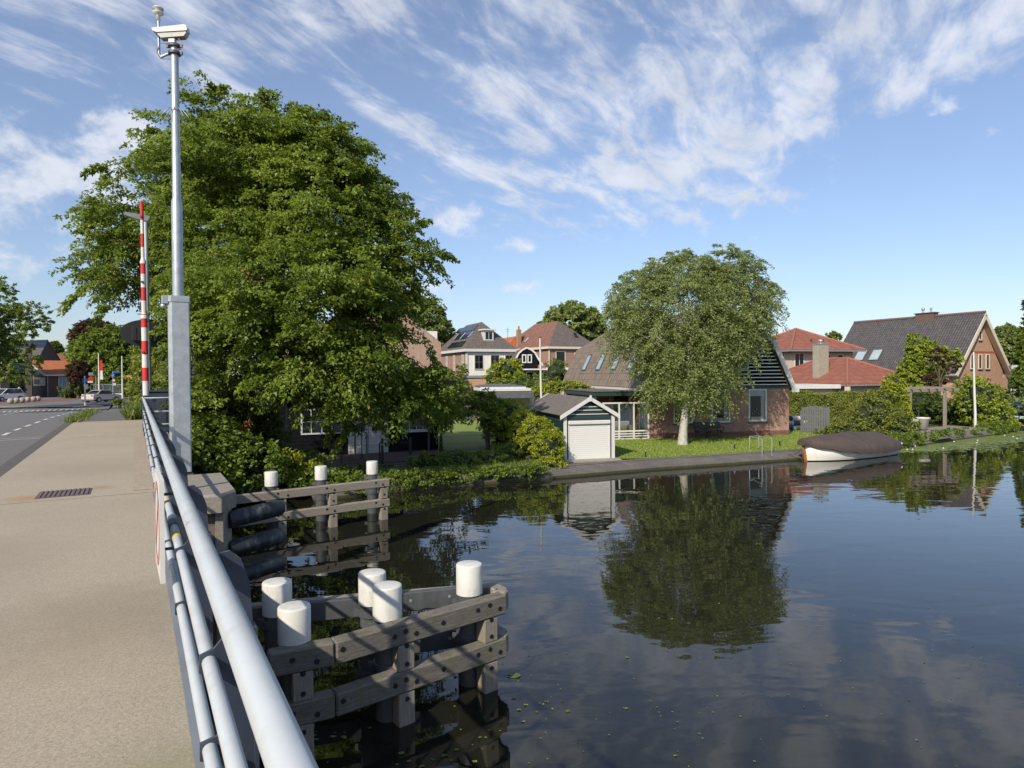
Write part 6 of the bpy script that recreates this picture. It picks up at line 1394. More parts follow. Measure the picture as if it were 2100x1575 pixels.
bush('bank_plants', 'tangle of leafy plants covering the bank beneath the big tree', 'undergrowth', [(600, 985, 21.6, 1.4, .55, .6), (500, 950, 20.6, 1.3, .9, .9), (430, 930, 20.4, 1.1, 1.3, 1.0), (540, 1000, 21.0, 1.4, .40, .5), (680, 990, 22.0, 1.2, .35, .5), (410, 860, 21.5, .9, 1.2, 1.0), (620, 955, 23.5, .9, .5, .6)], 26000, .115, mf_mid, 56, kind='stuff')
bush('shrub', 'bright climbing vine at the foot of the big tree', 'shrub', [(590, 960, 21.8, .5, .6, .4), (640, 975, 22.0, .4, .4, .4)], 3500, .11, mf_bright, 57)
bush('shrub', 'tall dark shrub between mast and big tree trunk', 'shrub', [(450, 880, 22.6, 1.2, 1.5, 1.2), (520, 900, 24.0, 1.2, 1.2, 1.2), (400, 790, 23.5, 1.0, 1.5, 1.0)], 12000, .13, mf_dark, 58)
bush('elder_bush', 'elder bush with white flower heads behind the barrier', 'shrub', [(325, 790, 33, 1.2, 2.0, 1.6), (345, 740, 34, 1.2, 1.6, 1.4), (300, 800, 37, .8, 1.1, 1.1), (355, 820, 31, 1.2, 1.6, 1.3), (305, 745, 42, 1.1, 1.5, 1.3), (375, 760, 30, 1.2, 2.0, 1.2)], 20000, .15, mf_hedge, 59)
bush('shrub', 'ochre tall grass clump by the silver car', 'shrub', [(243, 824, 60, .5, .28, .5)], 500, .15, mf_hedge, 60)
bush('shrub', 'dark shrub against the front wall of the orange roofed house', 'shrub', [(142, 800, 92, 1.4, 1.1, 1.0), (160, 798, 93, 1.2, 1.3, 1.0)], 1800, .28, mf_dark, 61)
bush('trees_backdrop', 'dark greenery behind the junction and railings', 'greenery', [(215, 800, 100, 3.2, 1.6, 1.5), (262, 790, 90, 2.6, 2.0, 1.5), (240, 802, 96, 3.0, 1.4, 1.5)], 4500, .35, mf_dark, 62, kind='stuff')
# centre background gardens
bush('shrub', 'rounded golden-green shrub tree in front of the white house', 'shrub', [(1035, 762, 62, 1.4, 1.2, 1.3), (1008, 775, 61, .8, .8, .8), (1055, 752, 63, .8, .8, .8)], 5000, .17, mf_bright, 63)
bush('shrub', 'small ball of golden leaves right of the golden-green shrub', 'shrub', [(1064, 770, 60, .42, .36, .4)], 900, .13, mf_bright, 64)
bush('shrub', 'loose green garden shrubs below the black gable', 'shrub', [(1085, 790, 56, 1.6, 1.0, 1.2), (1060, 795, 57, 1.5, .8, 1.2), (1030, 795, 57, 1.2, .7, 1), (1110, 795, 54, 1.4, .9, 1.2), (1140, 765, 55, 1.2, 1.2, 1.0)], 8000, .15, mf_mid, 65)
bush('vine', 'bright green vine trained over the wall left of the veranda', 'vine', [(1150, 793, 44, 1.5, .38, .5), (1185, 797, 42, .9, .36, .5), (1120, 798, 46, 1.0, .4, .5), (1195, 815, 40, .7, .4, .4)], 7000, .11, mf_bright, 66)
# wall under the vine
vw = aty(1100, 812, 46.5); vw2 = aty(1232, 815, 42.5)
d = MB(); d.bar((vw.x, vw.y, 1.15), (vw2.x, vw2.y, 1.15), .2, 1.6); d.build('garden_wall', mb_old, label='low old brick garden wall carrying the green vine', cat='wall')
# right side
def hedge_box(name, label, A, B, h, depth, n, leaf, mat, seed, z0=.36, top_wobble=.06):
    rg = np.random.default_rng(seed); A = Vector(A); B = Vector(B); L = (B - A).length; ux = (B - A).normalized(); vy = Vector((-ux.y, ux.x, 0)); root = thing(name, label, 'hedge', (A.x, A.y, z0), 0)
    u = rg.random(n) * L; face = rg.random(n); z = rg.random(n) * h; v = np.where(face < .62, rg.normal(0, .05, n), rg.random(n) * depth); z = np.where(face < .62, z, h + rg.normal(0, top_wobble, n) + .08 * np.sin(u * 2.1))
    bumpy = .07 * np.sin(u * 3.1 + z * 4) + .05 * np.sin(u * 7.7 - z * 6)
    P = np.stack([ux.x * u + vy.x * (v + bumpy), ux.y * u + vy.y * (v + bumpy), z], 1); nf_ = np.where((face < .62)[:, None], np.array([[-vy.x, -vy.y, .3]]), np.array([[0, 0, 1.0]]))
    Nn = unit(nf_ + rg.normal(0, .5, (n, 3))); D = unit(rg.normal(0, 1, (n, 3)) + np.array([0, 0, .3])); t_ = .5 + .25 * np.sin(u * 1.3 + z * 2) * .5 + rg.normal(0, .18, n)
    me = leaf_mesh('foliage', P, D, Nn, leaf * (.6 + .8 * rg.random(n)), t_, mat); o = bpy.data.objects.new('foliage', me); COL.objects.link(o); o.parent = root
    d = MB(); q = [ux * 0 + vy * .08, ux * L + vy * .08, ux * L + vy * depth, vy * depth]; vs = [p + Vector((0, 0, zz)) for zz in (0, h - .06) for p in q]; d.add(vs, [(0, 3, 2, 1), (4, 5, 6, 7), (0, 1, 5, 4), (1, 2, 6, 5), (2, 3, 7, 6), (3, 0, 4, 7)]); d.build('branches', m_stem, root); return root
ha, hb_ = G(1612, 890, .36), G(1800, 880, .36); ha = aty(1612, 880, 44.5); hb_ = aty(1815, 880, 40.5)
hedge_box('clipped_hedge', 'long clipped green hedge with browned top behind the grey gate', (ha.x, ha.y, 0), (hb_.x, hb_.y, 0), 2.16, 1.2, 22000, .09, mf_hedge, 71)
bush('shrub', 'sprawling thorny bush behind the covered boat', 'shrub', [(1790, 860, 37.0, 1.5, 1.2, 1.0), (1740, 885, 36.5, 1.2, .8, .9), (1840, 880, 36.5, 1.1, 1.1, 1.0), (1800, 830, 38, 1.3, .9, .9), (1862, 905, 35.6, .7, .55, .5), (1700, 893, 37.5, .8, .5, .6)], 17000, .11, mf_hedge, 72)
bush('climbing_bush', 'light green climber mounding up left of the wooden pergola', 'shrub', [(1832, 822, 38.5, .8, 1.0, .8), (1832, 790, 39, .55, .6, .6), (1842, 850, 38.2, .6, .8, .7)], 8000, .12, mf_bright, 73)
bush('ivy_mound', 'great yellow-green ivy mound spilling down to the water at right', 'shrub', [(2010, 825, 42.5, 1.5, 1.6, 1.2), (2035, 855, 42.5, 1.4, 1.1, 1.0), (2058, 880, 43.5, 1.1, .6, .9), (1990, 800, 43.5, 1.0, 1.0, 1.0), (2025, 885, 41.8, 1.2, .5, .7), (2072, 893, 45, .9, .4, .6)], 20000, .12, mf_ivy, 74)
bush('evergreen_hedge', 'dark glossy evergreen hedge behind the pergola posts', 'hedge', [(1925, 840, 44.5, 1.3, .9, .8), (1960, 845, 44.5, 1.2, .8, .8), (1895, 830, 46, 1.2, 1.2, 1.0)], 9000, .13, mf_dark, 75)
bush('shrub', 'grey-green shrubs behind the blue fence at the right edge', 'shrub', [(2085, 840, 56, 2.2, 1.5, 1.5), (2110, 845, 54, 1.8, 1.6, 1.5), (2078, 820, 60, 1.6, 1.2, 1.2)], 7000, .16, mf_far, 76)
bush('waterside_plants', 'rough waterside plants along the right bank', 'plants', [(1885, 905, 36.2, .8, .32, .3), (1930, 895, 38.0, .6, .28, .3), (1860, 918, 35.4, .7, .22, .3), (1975, 893, 40.0, .9, .26, .3)], 5000, .09, mf_mid, 77, kind='stuff')
bush('shrub', 'rounded dark shrub on the far skyline between villa and gabled house', 'shrub', [(1708, 690, 110, 1.3, .7, 1.0)], 700, .35, mf_mid, 78)
ov_ = []
for i, t_, rx, rz in ((2, .5, .8, .3), (3, .1, .9, .32), (3, .6, .8, .3), (4, .0, .8, .24), (4, .5, .7, .2), (5, .1, .7, .22), (5, .6, .6, .2)):
    a, b = Vector(SHORE[i]), Vector(SHORE[i + 1]); q = a.lerp(b, t_); n_ = Vector((-(b.y - a.y), b.x - a.x)).normalized(); q = q + n_ * .25; ov_.append((Vector((q.x, q.y, .36)), (rx, .38, rz)))
make_bush('overhanging_plants', 'grass and leafy weeds hanging over the quay edge from the fender to the hedge', 'plants', ov_, 15000, .075, mf_mid, m_stem, 83, kind='stuff', zmin=.08)
ov_ = []
for i, t_, rx, rz in ((10, .75, .7, .32), (11, .05, .8, .36), (11, .3, .7, .3), (11, .6, .6, .22), (11, .9, .6, .25), (12, .2, .6, .25), (12, .6, .7, .2), (13, .0, .9, .35), (13, .3, 1.0, .45), (13, .6, 1.0, .5)):
    a, b = Vector(SHORE[i]), Vector(SHORE[i + 1]); q = a.lerp(b, t_); n_ = Vector((-(b.y - a.y), b.x - a.x)).normalized(); q = q + n_ * .35; ov_.append((Vector((q.x, q.y, .40)), (rx, .42, rz)))
make_bush('bank_weeds', 'reeds and weeds growing over the right bank between boat and ivy mound', 'plants', ov_, 16000, .085, mf_mid, m_stem, 84, kind='stuff', zmin=.06)
# small garden tree on stakes by the black house door
yt = G(742, 942, .40)
make_tree('young_tree', 'slim young tree tied between two short stakes at the white doors', 'tree', yt, [(yt + Vector((0, 0, 1.7)), (.45, .4, .6))], 24, 26, .10, mf_dark, m_bark, .03, 81, (.2, .45), .12, .2, limbs=6, zmin=.9)
for i, dx in enumerate((-.28, .22)):
    d = MB(); d.tube([(0, 0, 0), (0, 0, 1.05)], .04, 8); d.build('stake', m_wood2, label=('left' if i == 0 else 'right') + ' pale stake supporting the slim young tree', cat='stake', loc=yt + Vector((dx, 0, 0)), group='tree stakes')

# grass blades along edges
m_blade = foliage_mat('grass_blade', (.08, .12, .02), (.22, .26, .06), .3, .5)
def grass(name, label, pts, h0, h1, seed, wd=.012):
    rg = np.random.default_rng(seed); n = len(pts); P = np.array([tuple(p) for p in pts]); h = rg.uniform(h0, h1, n); D = unit(np.stack([rg.normal(0, .35, n), rg.normal(0, .35, n), np.ones(n)], 1)); Nn = unit(rg.normal(0, 1, (n, 3)) * np.array([1, 1, .1]))
    me = leaf_mesh(name, P, D, Nn, h, .5 + rg.normal(0, .22, n), m_blade, wd / ((h0 + h1) / 2) * 2, .0); o = bpy.data.objects.new(name, me); COL.objects.link(o); return props(o, label, 'grass', None, 'stuff')
rr = random.Random(3); pts = []
for _ in range(9000):
    i = rr.randrange(2, 6); a, b = Vector(SHORE[i]), Vector(SHORE[i + 1]); q = a.lerp(b, rr.random()); n = Vector((-(b.y - a.y), b.x - a.x)).normalized(); q = q + n * (.45 + abs(rr.gauss(0, .8))); pts.append((q.x, q.y, .36))
for _ in range(2600):
    i = rr.randrange(7, 11); a, b = Vector(SHORE[i]), Vector(SHORE[i + 1]); q = a.lerp(b, rr.random()); n = Vector((-(b.y - a.y), b.x - a.x)).normalized(); q = q + n * (.63 + abs(rr.gauss(0, .05)))
grass('bank_grass', 'uneven grass growing along the bank and lawn edge', pts, .08, .30, 1, .014)
pts = []
for _ in range(5000):
    u = rr.uniform(29, 50); w_ = -.30 + abs(rr.gauss(0, .55)) + (u - 29) * .016; pts.append(tuple(br(u, w_, zdk(u) - .08)))
grass('verge_grass', 'long rough grass on the verge beyond the railing', pts, .25, .75, 2, .03)
pts = []
for _ in range(1500):
    u = rr.uniform(28.5, 44); w_ = -2.0 + rr.gauss(0, .13); pts.append(tuple(br(u, w_, zdk(u) - .02)))
grass('kerb_grass', 'weeds sprouting along the sidewalk kerb', pts, .08, .28, 3, .02)
lp = [Vector(p) for p in lw[0:5] + lawn_back]; pts = []; xs_ = [p.x for p in lp]; ys_ = [p.y for p in lp]
def inside(x, y, P):
    c = False; j = len(P) - 1
    for i in range(len(P)):
        if (P[i].y > y) != (P[j].y > y) and x < (P[j].x - P[i].x) * (y - P[i].y) / (P[j].y - P[i].y) + P[i].x: c = not c
        j = i
    return c
while len(pts) < 34000:
    x, y = rr.uniform(min(xs_), max(xs_)), rr.uniform(min(ys_), max(ys_))
    if inside(x, y, lp): pts.append((x, y, .402))
m_blade = foliage_mat('lawn_blade', (.15, .22, .03), (.33, .40, .075), .3, .5)
grass('lawn_blades', 'short mown blades covering the waterside lawn', pts, .03, .07, 9, .022)
# ================================================================== boat
bA = atz(1655, 946.5, 0); BL = 5.75
bt_ = thing('covered_boat', 'white wooden sloop under a taut brown cover moored at the quay', 'boat', (bA.x, bA.y + .05, 0), R(27))
def lerpt(tab, t_):
    for (a, va_), (b, vb_) in zip(tab[:-1], tab[1:]):
        if t_ <= b: k = (t_ - a) / (b - a); return va_ + (vb_ - va_) * k
    return tab[-1][1]
def sect(t_):
    b = 1.0 * (1 - (1 - min(1, t_ / .5)) ** 2.3) if t_ < .5 else 1.0 * (1 - .25 * ((t_ - .5) / .5) ** 2)
    return b, b * (.74 if t_ < .6 else .74 - .15 * (t_ - .6)), lerpt([(0, .88), (.2, .72), (.5, .56), (.8, .54), (1, .60)], t_)
NS = 22; hull = MB(); rings = []; yc = 0.0
for i in range(NS + 1):
    t_ = i / NS; b, wl, g = sect(t_); x = t_ * BL; rake = .20 * (1 - t_) ** 6
    prof = [(0, -.35), (-wl * .75, -.22), (-wl, 0), (-(wl * .45 + b * .55), g * .35), (-b, g)]
    prof = prof + [(-y, z) for y, z in prof[::-1][:-1]]
    rings.append([(x - rake * (z / .7), yc + y, z) for y, z in prof])
n = len(rings[0]); vs = [v for r_ in rings for v in r_]; fs = []
for i in range(NS):
    for k in range(n - 1): fs.append((i * n + k, i * n + k + 1, (i + 1) * n + k + 1, (i + 1) * n + k))
hull.add(vs, [tuple(reversed(f)) for f in fs], 0, True); hull.add(rings[-1], [tuple(range(n))])
hull.build('hull', plain('hull_paint', (.80, .78, .69), .35, 0, .03, 2, .0, ((.6, .57, .48), .3), coat=.3), bt_)
d = MB()
for i in range(NS):
    for sgn in (-1, 1):
        a, b2 = sect(i / NS), sect((i + 1) / NS); xa, xb = i / NS * BL, (i + 1) / NS * BL
        d.add([(xa, sgn * (a[1] + .012), -.02), (xb, sgn * (b2[1] + .012), -.02), (xb, sgn * (b2[1] + .028), .04), (xa, sgn * (a[1] + .028), .04)], [(0, 1, 2, 3) if sgn < 0 else (3, 2, 1, 0)])
d.build('boot_stripe', m_black, bt_)
d = MB(); d.prism([(-.32, .95), (-.20, .95), (.06, -.2), (-.05, -.2)], 'y', -.04, .04); d.build('stem_post', m_orangewood, bt_)
cov = MB(); NS2 = 36; ring2 = []
for i in range(NS2 + 1):
    t_ = i / NS2; b, wl, g = sect(min(1, max(.0, t_ * 1.03 - .03))); x = t_ * (BL + .42) - .36; b = max(b, .10) + .07
    ridge = lerpt([(0, 1.05), (.12, 1.12), (.3, 1.18), (.6, 1.20), (.86, 1.12), (.94, .95), (1, .62)], t_) - .015 * math.sin(t_ * 21) ** 2
    skirt = lerpt([(0, .74), (.08, .66), (.3, .42), (.5, .30), (.8, .26), (1, .34)], t_) + .02 * math.sin(t_ * 40)
    if t_ > .93: b *= 1 - 3 * (t_ - .93)
    prof = [(-b - .02, skirt), (-b - .04, (skirt + g) / 2 + .04), (-b + .03, g + .09), (-b * .5, g + (ridge - g) * .72), (0, ridge)]; prof += [(-y, z) for y, z in prof[::-1][1:]]
    ring2.append([(x, y, z) for y, z in prof])
n2 = len(ring2[0]); fs = []
for i in range(NS2):
    for k in range(n2 - 1): fs.append((i * n2 + k, (i + 1) * n2 + k, (i + 1) * n2 + k + 1, i * n2 + k + 1))
cov.add([v for r_ in ring2 for v in r_], fs, 0, True); cov.add(ring2[0], [tuple(range(n2))], 0); cov.add(ring2[-1], [tuple(reversed(range(n2)))], 0)
cvo = cov.build('cover', plain('boat_cover', (.072, .053, .044), .8, 0, .15, 2.5, .006, ((.12, .092, .075), .55)), bt_)
d = MB(); d.tube([Vector(p) + Vector((.0, 0, .012)) for p in ring2[int(.55 * NS2)]], .012, 6, cap=False)
d.build('seam_strap', plain('strap', (.06, .05, .045), .8), cvo)
# mooring line
q = G(1600, 921, .42); st = bt_.matrix_basis @ Vector((-.3, yc, .55))
d = MB(); pts = [Vector(st).lerp(q, t_) + Vector((0, 0, -.35 * math.sin(math.pi * t_) * .7)) for t_ in [i / 8 for i in range(9)]]; d.tube(pts, .012, 6); d.build('mooring_line', m_dgrey, label='slack dark mooring line from the boat bow to the lawn', cat='rope')
d = MB(); d.tube([Vector(st) + Vector((-.02, -.12, .05)), Vector(st) + Vector((-.02, -.14, -.75))], .008, 5); d.build('hanging_line', m_dgrey, label='thin line hanging straight down from the boat bow into the water', cat='rope')
# ================================================================== swim ladder
def tube_thing(name, label, cat, paths, r_, mat, part='rail', group=None):
    o = paths[0][0]; t_ = thing(name, label, cat, (o[0], o[1], 0), 0, group)
    for p in paths: d = MB(); d.tube([(a[0] - o[0], a[1] - o[1], a[2]) for a in p], r_, 10); d.build(part, mat, t_)
    return t_
a = atz(1563, 944, .05); a2 = atz(1583, 942.5, .05); b = G(1537, 921, .40); b2 = G(1556, 920, .40)
tube_thing('swim_ladder', 'slim galvanised swim ladder with two square hoops on the quay edge', 'ladder',
    [[(b.x, b.y, .40), (b.x, b.y, .97), (b.x + .02, b.y, 1.0), (a.x - .03, a.y, 1.0), (a.x, a.y, .97), (a.x, a.y, -.5)], [(b2.x, b2.y, .40), (b2.x, b2.y, .97), (b2.x + .02, b2.y, 1.0), (a2.x - .03, a2.y, 1.0), (a2.x, a2.y, .97), (a2.x, a2.y, -.5)], [(a.x, a.y, .12), (a2.x, a2.y, .12)], [(a.x, a.y, -.15), (a2.x, a2.y, -.15)], [(b.x, b.y, 1.0), (b2.x, b2.y, 1.0)]], .015, m_galv)
# garden spot lamps
for (px, py, lab) in ((1324, 938, 'small black garden light nearest the boathouse'), (1506.5, 921.5, 'small black garden light between birch and swim ladder'), (1599, 914.5, 'small black garden light between swim ladder and boat')):
    p = G(px, py, .40); t_ = thing('garden_light', lab, 'garden light', p, 0, 'garden lights on the lawn edge')
    d = MB(); d.tube([(0, 0, 0), (0, 0, .26)], .03, 10); d.build('stem', m_black, t_); d = MB(); d.tube([(0, 0, .26), (0, 0, .30)], .035, 10); d.build('head', m_galv, t_)
# bench
p = G(1424, 899, .40); be = thing('bench', 'dark green slatted garden bench against the farmhouse wall', 'bench', p, R(fang))
d = MB()
for i in range(3): d.box((0, -.45 + i * .15, .40), (1.55, -.34 + i * .15, .43))
d.build('seat', m_dkgreen, be); d = MB()
for i in range(3): d.box((0, .03 + i * .02, .52 + i * .13), (1.55, .06 + i * .02, .62 + i * .13))
d.build('backrest', m_dkgreen, be)
for x in (.08, .78, 1.42):
    d = MB(); d.bar((x, -.42, 0), (x, -.36, .40), .05, .05, up=(1, 0, 0)); d.bar((x, .0, 0), (x, .12, .90), .05, .05, up=(1, 0, 0)); d.bar((x, -.45, .37), (x, .02, .37), .05, .05); d.build('leg', m_dkgreen, be)
for x in (.03, 1.52):
    d = MB(); d.bar((x, -.45, .62), (x, .08, .62), .05, .04); d.bar((x, -.42, .40), (x, -.42, .62), .04, .04, up=(1, 0, 0)); d.build('armrest', m_dkgreen, be)
# flagpoles
def flagpole(label, px, pyb, pyt, y, r_, zb=.38, mat=None, flag=None, group='white flagpoles', ball=True):
    b = aty(px[0], pyb, y); t = aty(px[1], pyt, y); o = thing('flagpole', label, 'flagpole', (b.x, b.y, zb), 0, group)
    d = MB(); H = t.z - zb; dx = (t.x - b.x) * H / max(.1, t.z - b.z); d.tube([(0, 0, 0), (0, 0, .9), (dx * .5, 0, H * .5), (dx, 0, H)], [r_ * 1.1, r_, r_ * .85, r_ * .6], 14); d.build('pole', mat or m_white, o)
    if ball: d = MB(); d.lathe([(.001, H + .06), (r_ * .9, H + .04), (r_ * .9, H - .02), (.001, H - .03)], (dx, 0, 0), 12); d.build('finial', plain('dark_red_cap', (.22, .05, .04), .5), o)
    if flag:
        for (z0, z1, mt, nm) in flag: d = MB(); vs = []; n = 6; [vs.extend([(r_ + .03 + .42 * k / n * (1 - .3 * ((z1 - z) / 3)), .08 * math.sin(k * 1.6 + z), H - z) for k in range(n + 1)]) for z in (z0, (z0 + z1) / 2, z1)]; d.add(vs, [(r * (n + 1) + k, r * (n + 1) + k + 1, (r + 1) * (n + 1) + k + 1, (r + 1) * (n + 1) + k) for r in range(2) for k in range(n)], 0, True); d.build(nm, mt, o)
    return o
flagpole('white flagpole with red cap standing behind the boathouse', (1111, 1108.5), 812, 692, 37.5, .075)
flagpole('tall white flagpole in front of the yellow-green ivy mound', (2000, 1997), 862, 722, 41.0, .075, .38, ball=False)
flagpole('cream flagpole flying a drooping red and white pennant at left', (203.5, 202), 812, 725, 88, .11, .98, m_cream, [(.9, 2.3, m_red, 'red_flag_half'), (2.3, 3.5, m_white, 'white_flag_half')], ball=False)
flagpole('plain cream pole right of the silver car', (251.5, 250), 822, 730, 66, .085, 1.0, m_cream, ball=False)
# grey gate
ga, gb = aty(1645, 892, 38.6), aty(1698, 890, 38.0); gt = thing('garden_gate', 'arched grey wooden garden gate panel in front of the hedge', 'gate', (ga.x, ga.y, .38), math.atan2(gb.y - ga.y, gb.x - ga.x))
GW = math.hypot(gb.x - ga.x, gb.y - ga.y); m_gatewood = wood('grey_stained_wood', (.085, .09, .095), (.15, .155, .165), (.10, .10, .10), .3); d = MB()
for i in range(11):
    x = GW * i / 11; xm = (x + GW / 22) / GW - .5; hh = 1.62 - .55 * xm * xm; d.box((x + .013, (i % 2) * .03, .02), (x + GW / 11 - .013, (i % 2) * .025 + .022, hh))
d.build('boards', m_gatewood, gt); d = MB()
for z in (.35, 1.0, 1.45): d.box((0, .048, z), (GW, .075, z + .08))
d.build('rails', m_gatewood, gt)
for x in (-.09, GW): d = MB(); d.box((x, -.02, 0), (x + .09, .07, 1.6)); d.build('post', m_gatewood, gt)
# stored boats beside the farmhouse
for (px, pyb, z, lab, mt, mc) in ((1626, 893, .05, 'blue dinghy lying lowest beside the farmhouse corner', plain('blue_plastic', (.03, .12, .42), .4), m_white), (1627, 886, .32, 'white kayak stacked over the blue dinghy beside the farmhouse', m_white, m_dgrey), (1625, 877, .60, 'dark topped canoe lying uppermost in the stack beside the farmhouse', plain('navy_cover', (.03, .035, .05), .6), m_white)):
    c = aty(px, pyb, 40.5); o = thing('kayak', lab, 'kayak', (c.x, c.y, .38 + z), R(10), 'small boats stacked beside the farmhouse'); d = MB(); pts = []; rs = []
    for i in range(11): t_ = i / 10; pts.append((-.5 + 1.5 * t_, 0, .12 + .12 * (2 * t_ - 1) ** 2)); rs.append(.02 + .15 * math.sin(math.pi * t_) ** .6)
    d.tube(pts, rs, 12); d.build('hull', mt, o); d = MB(); d.tube([(p[0], p[1], p[2] + .0) for p in pts[3:8]], [r_ * 1.02 for r_ in rs[3:8]], 12); d.build('band', mc, o)
# pergola
pg = aty(1866, 800, 39.5); pe = aty(1970, 798, 41.5); pang = math.atan2(pe.y - pg.y, pe.x - pg.x); PL = math.hypot(pe.x - pg.x, pe.y - pg.y)
pr = thing('pergola', 'weathered wooden pergola frame over the waterside terrace', 'pergola', (pg.x, pg.y, .5), pang); ph = pg.z - .5
for (x, y, nm) in ((.18, .12, 'post'), (.42, 1.6, 'post'), (PL * .72, .12, 'post')): d = MB(); d.cbox((x, y, ph / 2 - .1), (.15, .15, ph - .1)); d.build('post', m_wood2, pr)
for y in (.12, 1.6): d = MB(); d.box((-.05, y - .06, ph - .13), (PL, y + .06, ph + .05)); d.build('beam', m_wood2, pr)
for i in range(6): d = MB(); d.box((.1 + i * PL / 6.2, -.1, ph + .052), (.2 + i * PL / 6.2, 1.9, ph + .14)); d.build('rafter', m_wood2, pr)
# planter, crate, chair
p = aty(1892, 882, 38.8); po = thing('planter', 'round white flared planter pot on the waterside terrace', 'planter', (p.x, p.y, .55), 0)
d = MB(); d.lathe([(.001, 0), (.22, 0), (.36, .62), (.40, .64), (.40, .70), (.33, .70), (.30, .60), (.001, .58)], (0, 0, 0), 24); d.build('pot', m_white, po)
p = aty(1868, 883, 38.6); d = MB(); d.cbox((0, 0, .32), (.62, .5, .64), bev=.02); d.build('storage_box', m_cream, label='cream square box between pergola post and white planter', cat='box', loc=(p.x, p.y, .55), rz=R(14))
p = aty(1893, 862, 41.5); chh = thing('garden_chair', 'grey metal garden chair under the pergola', 'chair', (p.x, p.y, .55), R(60))
d = MB(); d.box((-.24, -.24, .42), (.24, .24, .45)); d.build('seat', m_dgrey, chh); d = MB(); d.box((-.24, .22, .50), (.24, .25, .95)); d.build('backrest', m_dgrey, chh)
for x in (-.22, .22):
    for y in (-.22, .22): d = MB(); d.tube([(x, y, 0), (x, y, .42)], .015, 6); d.build('leg', m_galv, chh)
# waterside deck boards at right
da, db = atz(1900, 893, .45), atz(2022, 878, .45)
dk = thing('timber_deck', 'low grey timber deck edge along the water below the pergola', 'deck', (da.x, da.y, 0), math.atan2(db.y - da.y, db.x - da.x)); DL = math.hypot(db.x - da.x, db.y - da.y)
d = MB()
for i in range(14): d.box((0, .0 + i * .15, .43 + (i % 3) * .004), (DL, .14 + i * .15, .475 + (i % 3) * .004))
d.build('boards', m_wood2, dk); d = MB(); d.box((.0, -.04, .12), (DL, -.001, .47)); d.build('edge_board', m_wood2, dk)
for i in range(6): d = MB(); d.cbox((.3 + i * (DL - .6) / 5, -.10, .05), (.1, .1, .7)); d.build('pile', m_wood, dk)
d = MB(); d.box((.3, -.55, .26), (2.3, -.15, .31)); d.build('step', m_wood, dk)
# mesh fence, gate posts and terrace fence at the black house
def mesh_fence(label, pA, pB, z0, h, pitch=.06):
    A, B = Vector(pA), Vector(pB); L = (B - A).length; o = thing('mesh_fence', label, 'fence', (A.x, A.y, z0), math.atan2(B.y - A.y, B.x - A.x), 'black wire mesh fences'); d = MB(); n = int(L / pitch)
    for i in range(n + 1): d.box((i * L / n - .002, -.002, .03), (i * L / n + .002, .002, h))
    for z in (.06, h * .5, h - .03): d.box((0, -.005, z), (L, .004, z + .007))
    d.build('mesh', m_black, o)
    for x in [L * i / max(1, round(L / 2.2)) for i in range(max(1, round(L / 2.2)) + 1)]: d = MB(); d.cbox((x, .03, h / 2 + .03), (.05, .05, h + .06)); d.build('post', m_black, o)
    return o
mesh_fence('black wire mesh fence in front of the white doors', tuple(G(700, 955)), tuple(G(779, 951)), .40, .78)
mesh_fence('black wire mesh fence along the side lawn', tuple(G(903, 927)), tuple(G(1002, 921)), .38, .75)
gtt = G(784, 952); ge = G(842, 949); o = thing('wire_gate', 'closed black wire gate across the paved path', 'gate', (gtt.x, gtt.y, .4), math.atan2(ge.y - gtt.y, ge.x - gtt.x)); L = math.hypot(ge.x - gtt.x, ge.y - gtt.y)
for x in (0, L): d = MB(); d.cbox((x, 0, .52), (.09, .09, 1.04)); d.build('post', m_black, o)
d = MB(); n = int(L / .06)
for i in range(1, n): d.box((i * L / n - .003, -.003, .05), (i * L / n + .003, .003, .86))
for z in (.05, .84): d.box((.05, -.015, z), (L - .05, .015, z + .03))
d.build('leaf', m_black, o); d = MB(); d.cbox((.16, -.03, .78), (.12, .06, .1)); d.build('latch', m_black, o)
for px, lab in ((905, 'thin dark timber post at the corner of the black house'), (1003, 'dark fence post beside the trained tree trunk'), (1062, 'dark fence post in the yellow hedge')):
    p = G(px, 925, .38); d = MB(); d.cbox((0, 0, .5), (.09, .09, 1.0)); d.build('fence_post', m_black, label=lab, cat='post', loc=p, group='dark garden fence posts')
# coach lamp on the garden wall
p = aty(906, 790, 50); o = thing('street_lantern', 'black lantern post in front of the old brick gable', 'lamp post', (p.x, p.y, .36), 0)
zl = aty(906, 757, 50).z - .36; d = MB(); d.tube([(0, 0, 0), (0, 0, zl - .35)], .06, 10); d.build('post', m_black, o); d = MB(); d.lathe([(.10, zl - .35), (.19, zl + .15), (.22, zl + .17), (.001, zl + .36)], (0, 0, 0), 6); d.build('lantern', m_black, o)
# blue fence at right edge
p = aty(2070, 872, 52); o = thing('blue_fence', 'short dark blue post fence at the right edge', 'fence', (p.x, p.y, .38), R(20))
for i in range(5): d = MB(); d.cbox((i * .9, 0, .55), (.09, .09, 1.1)); d.build('post', plain('blue_paint', (.03, .05, .10), .5), o)
d = MB(); d.box((0, -.02, .85), (3.6, .02, .92)); d.box((0, -.02, .4), (3.6, .02, .47)); d.build('rail', plain('blue_paint_rail', (.03, .05, .10), .5), o)
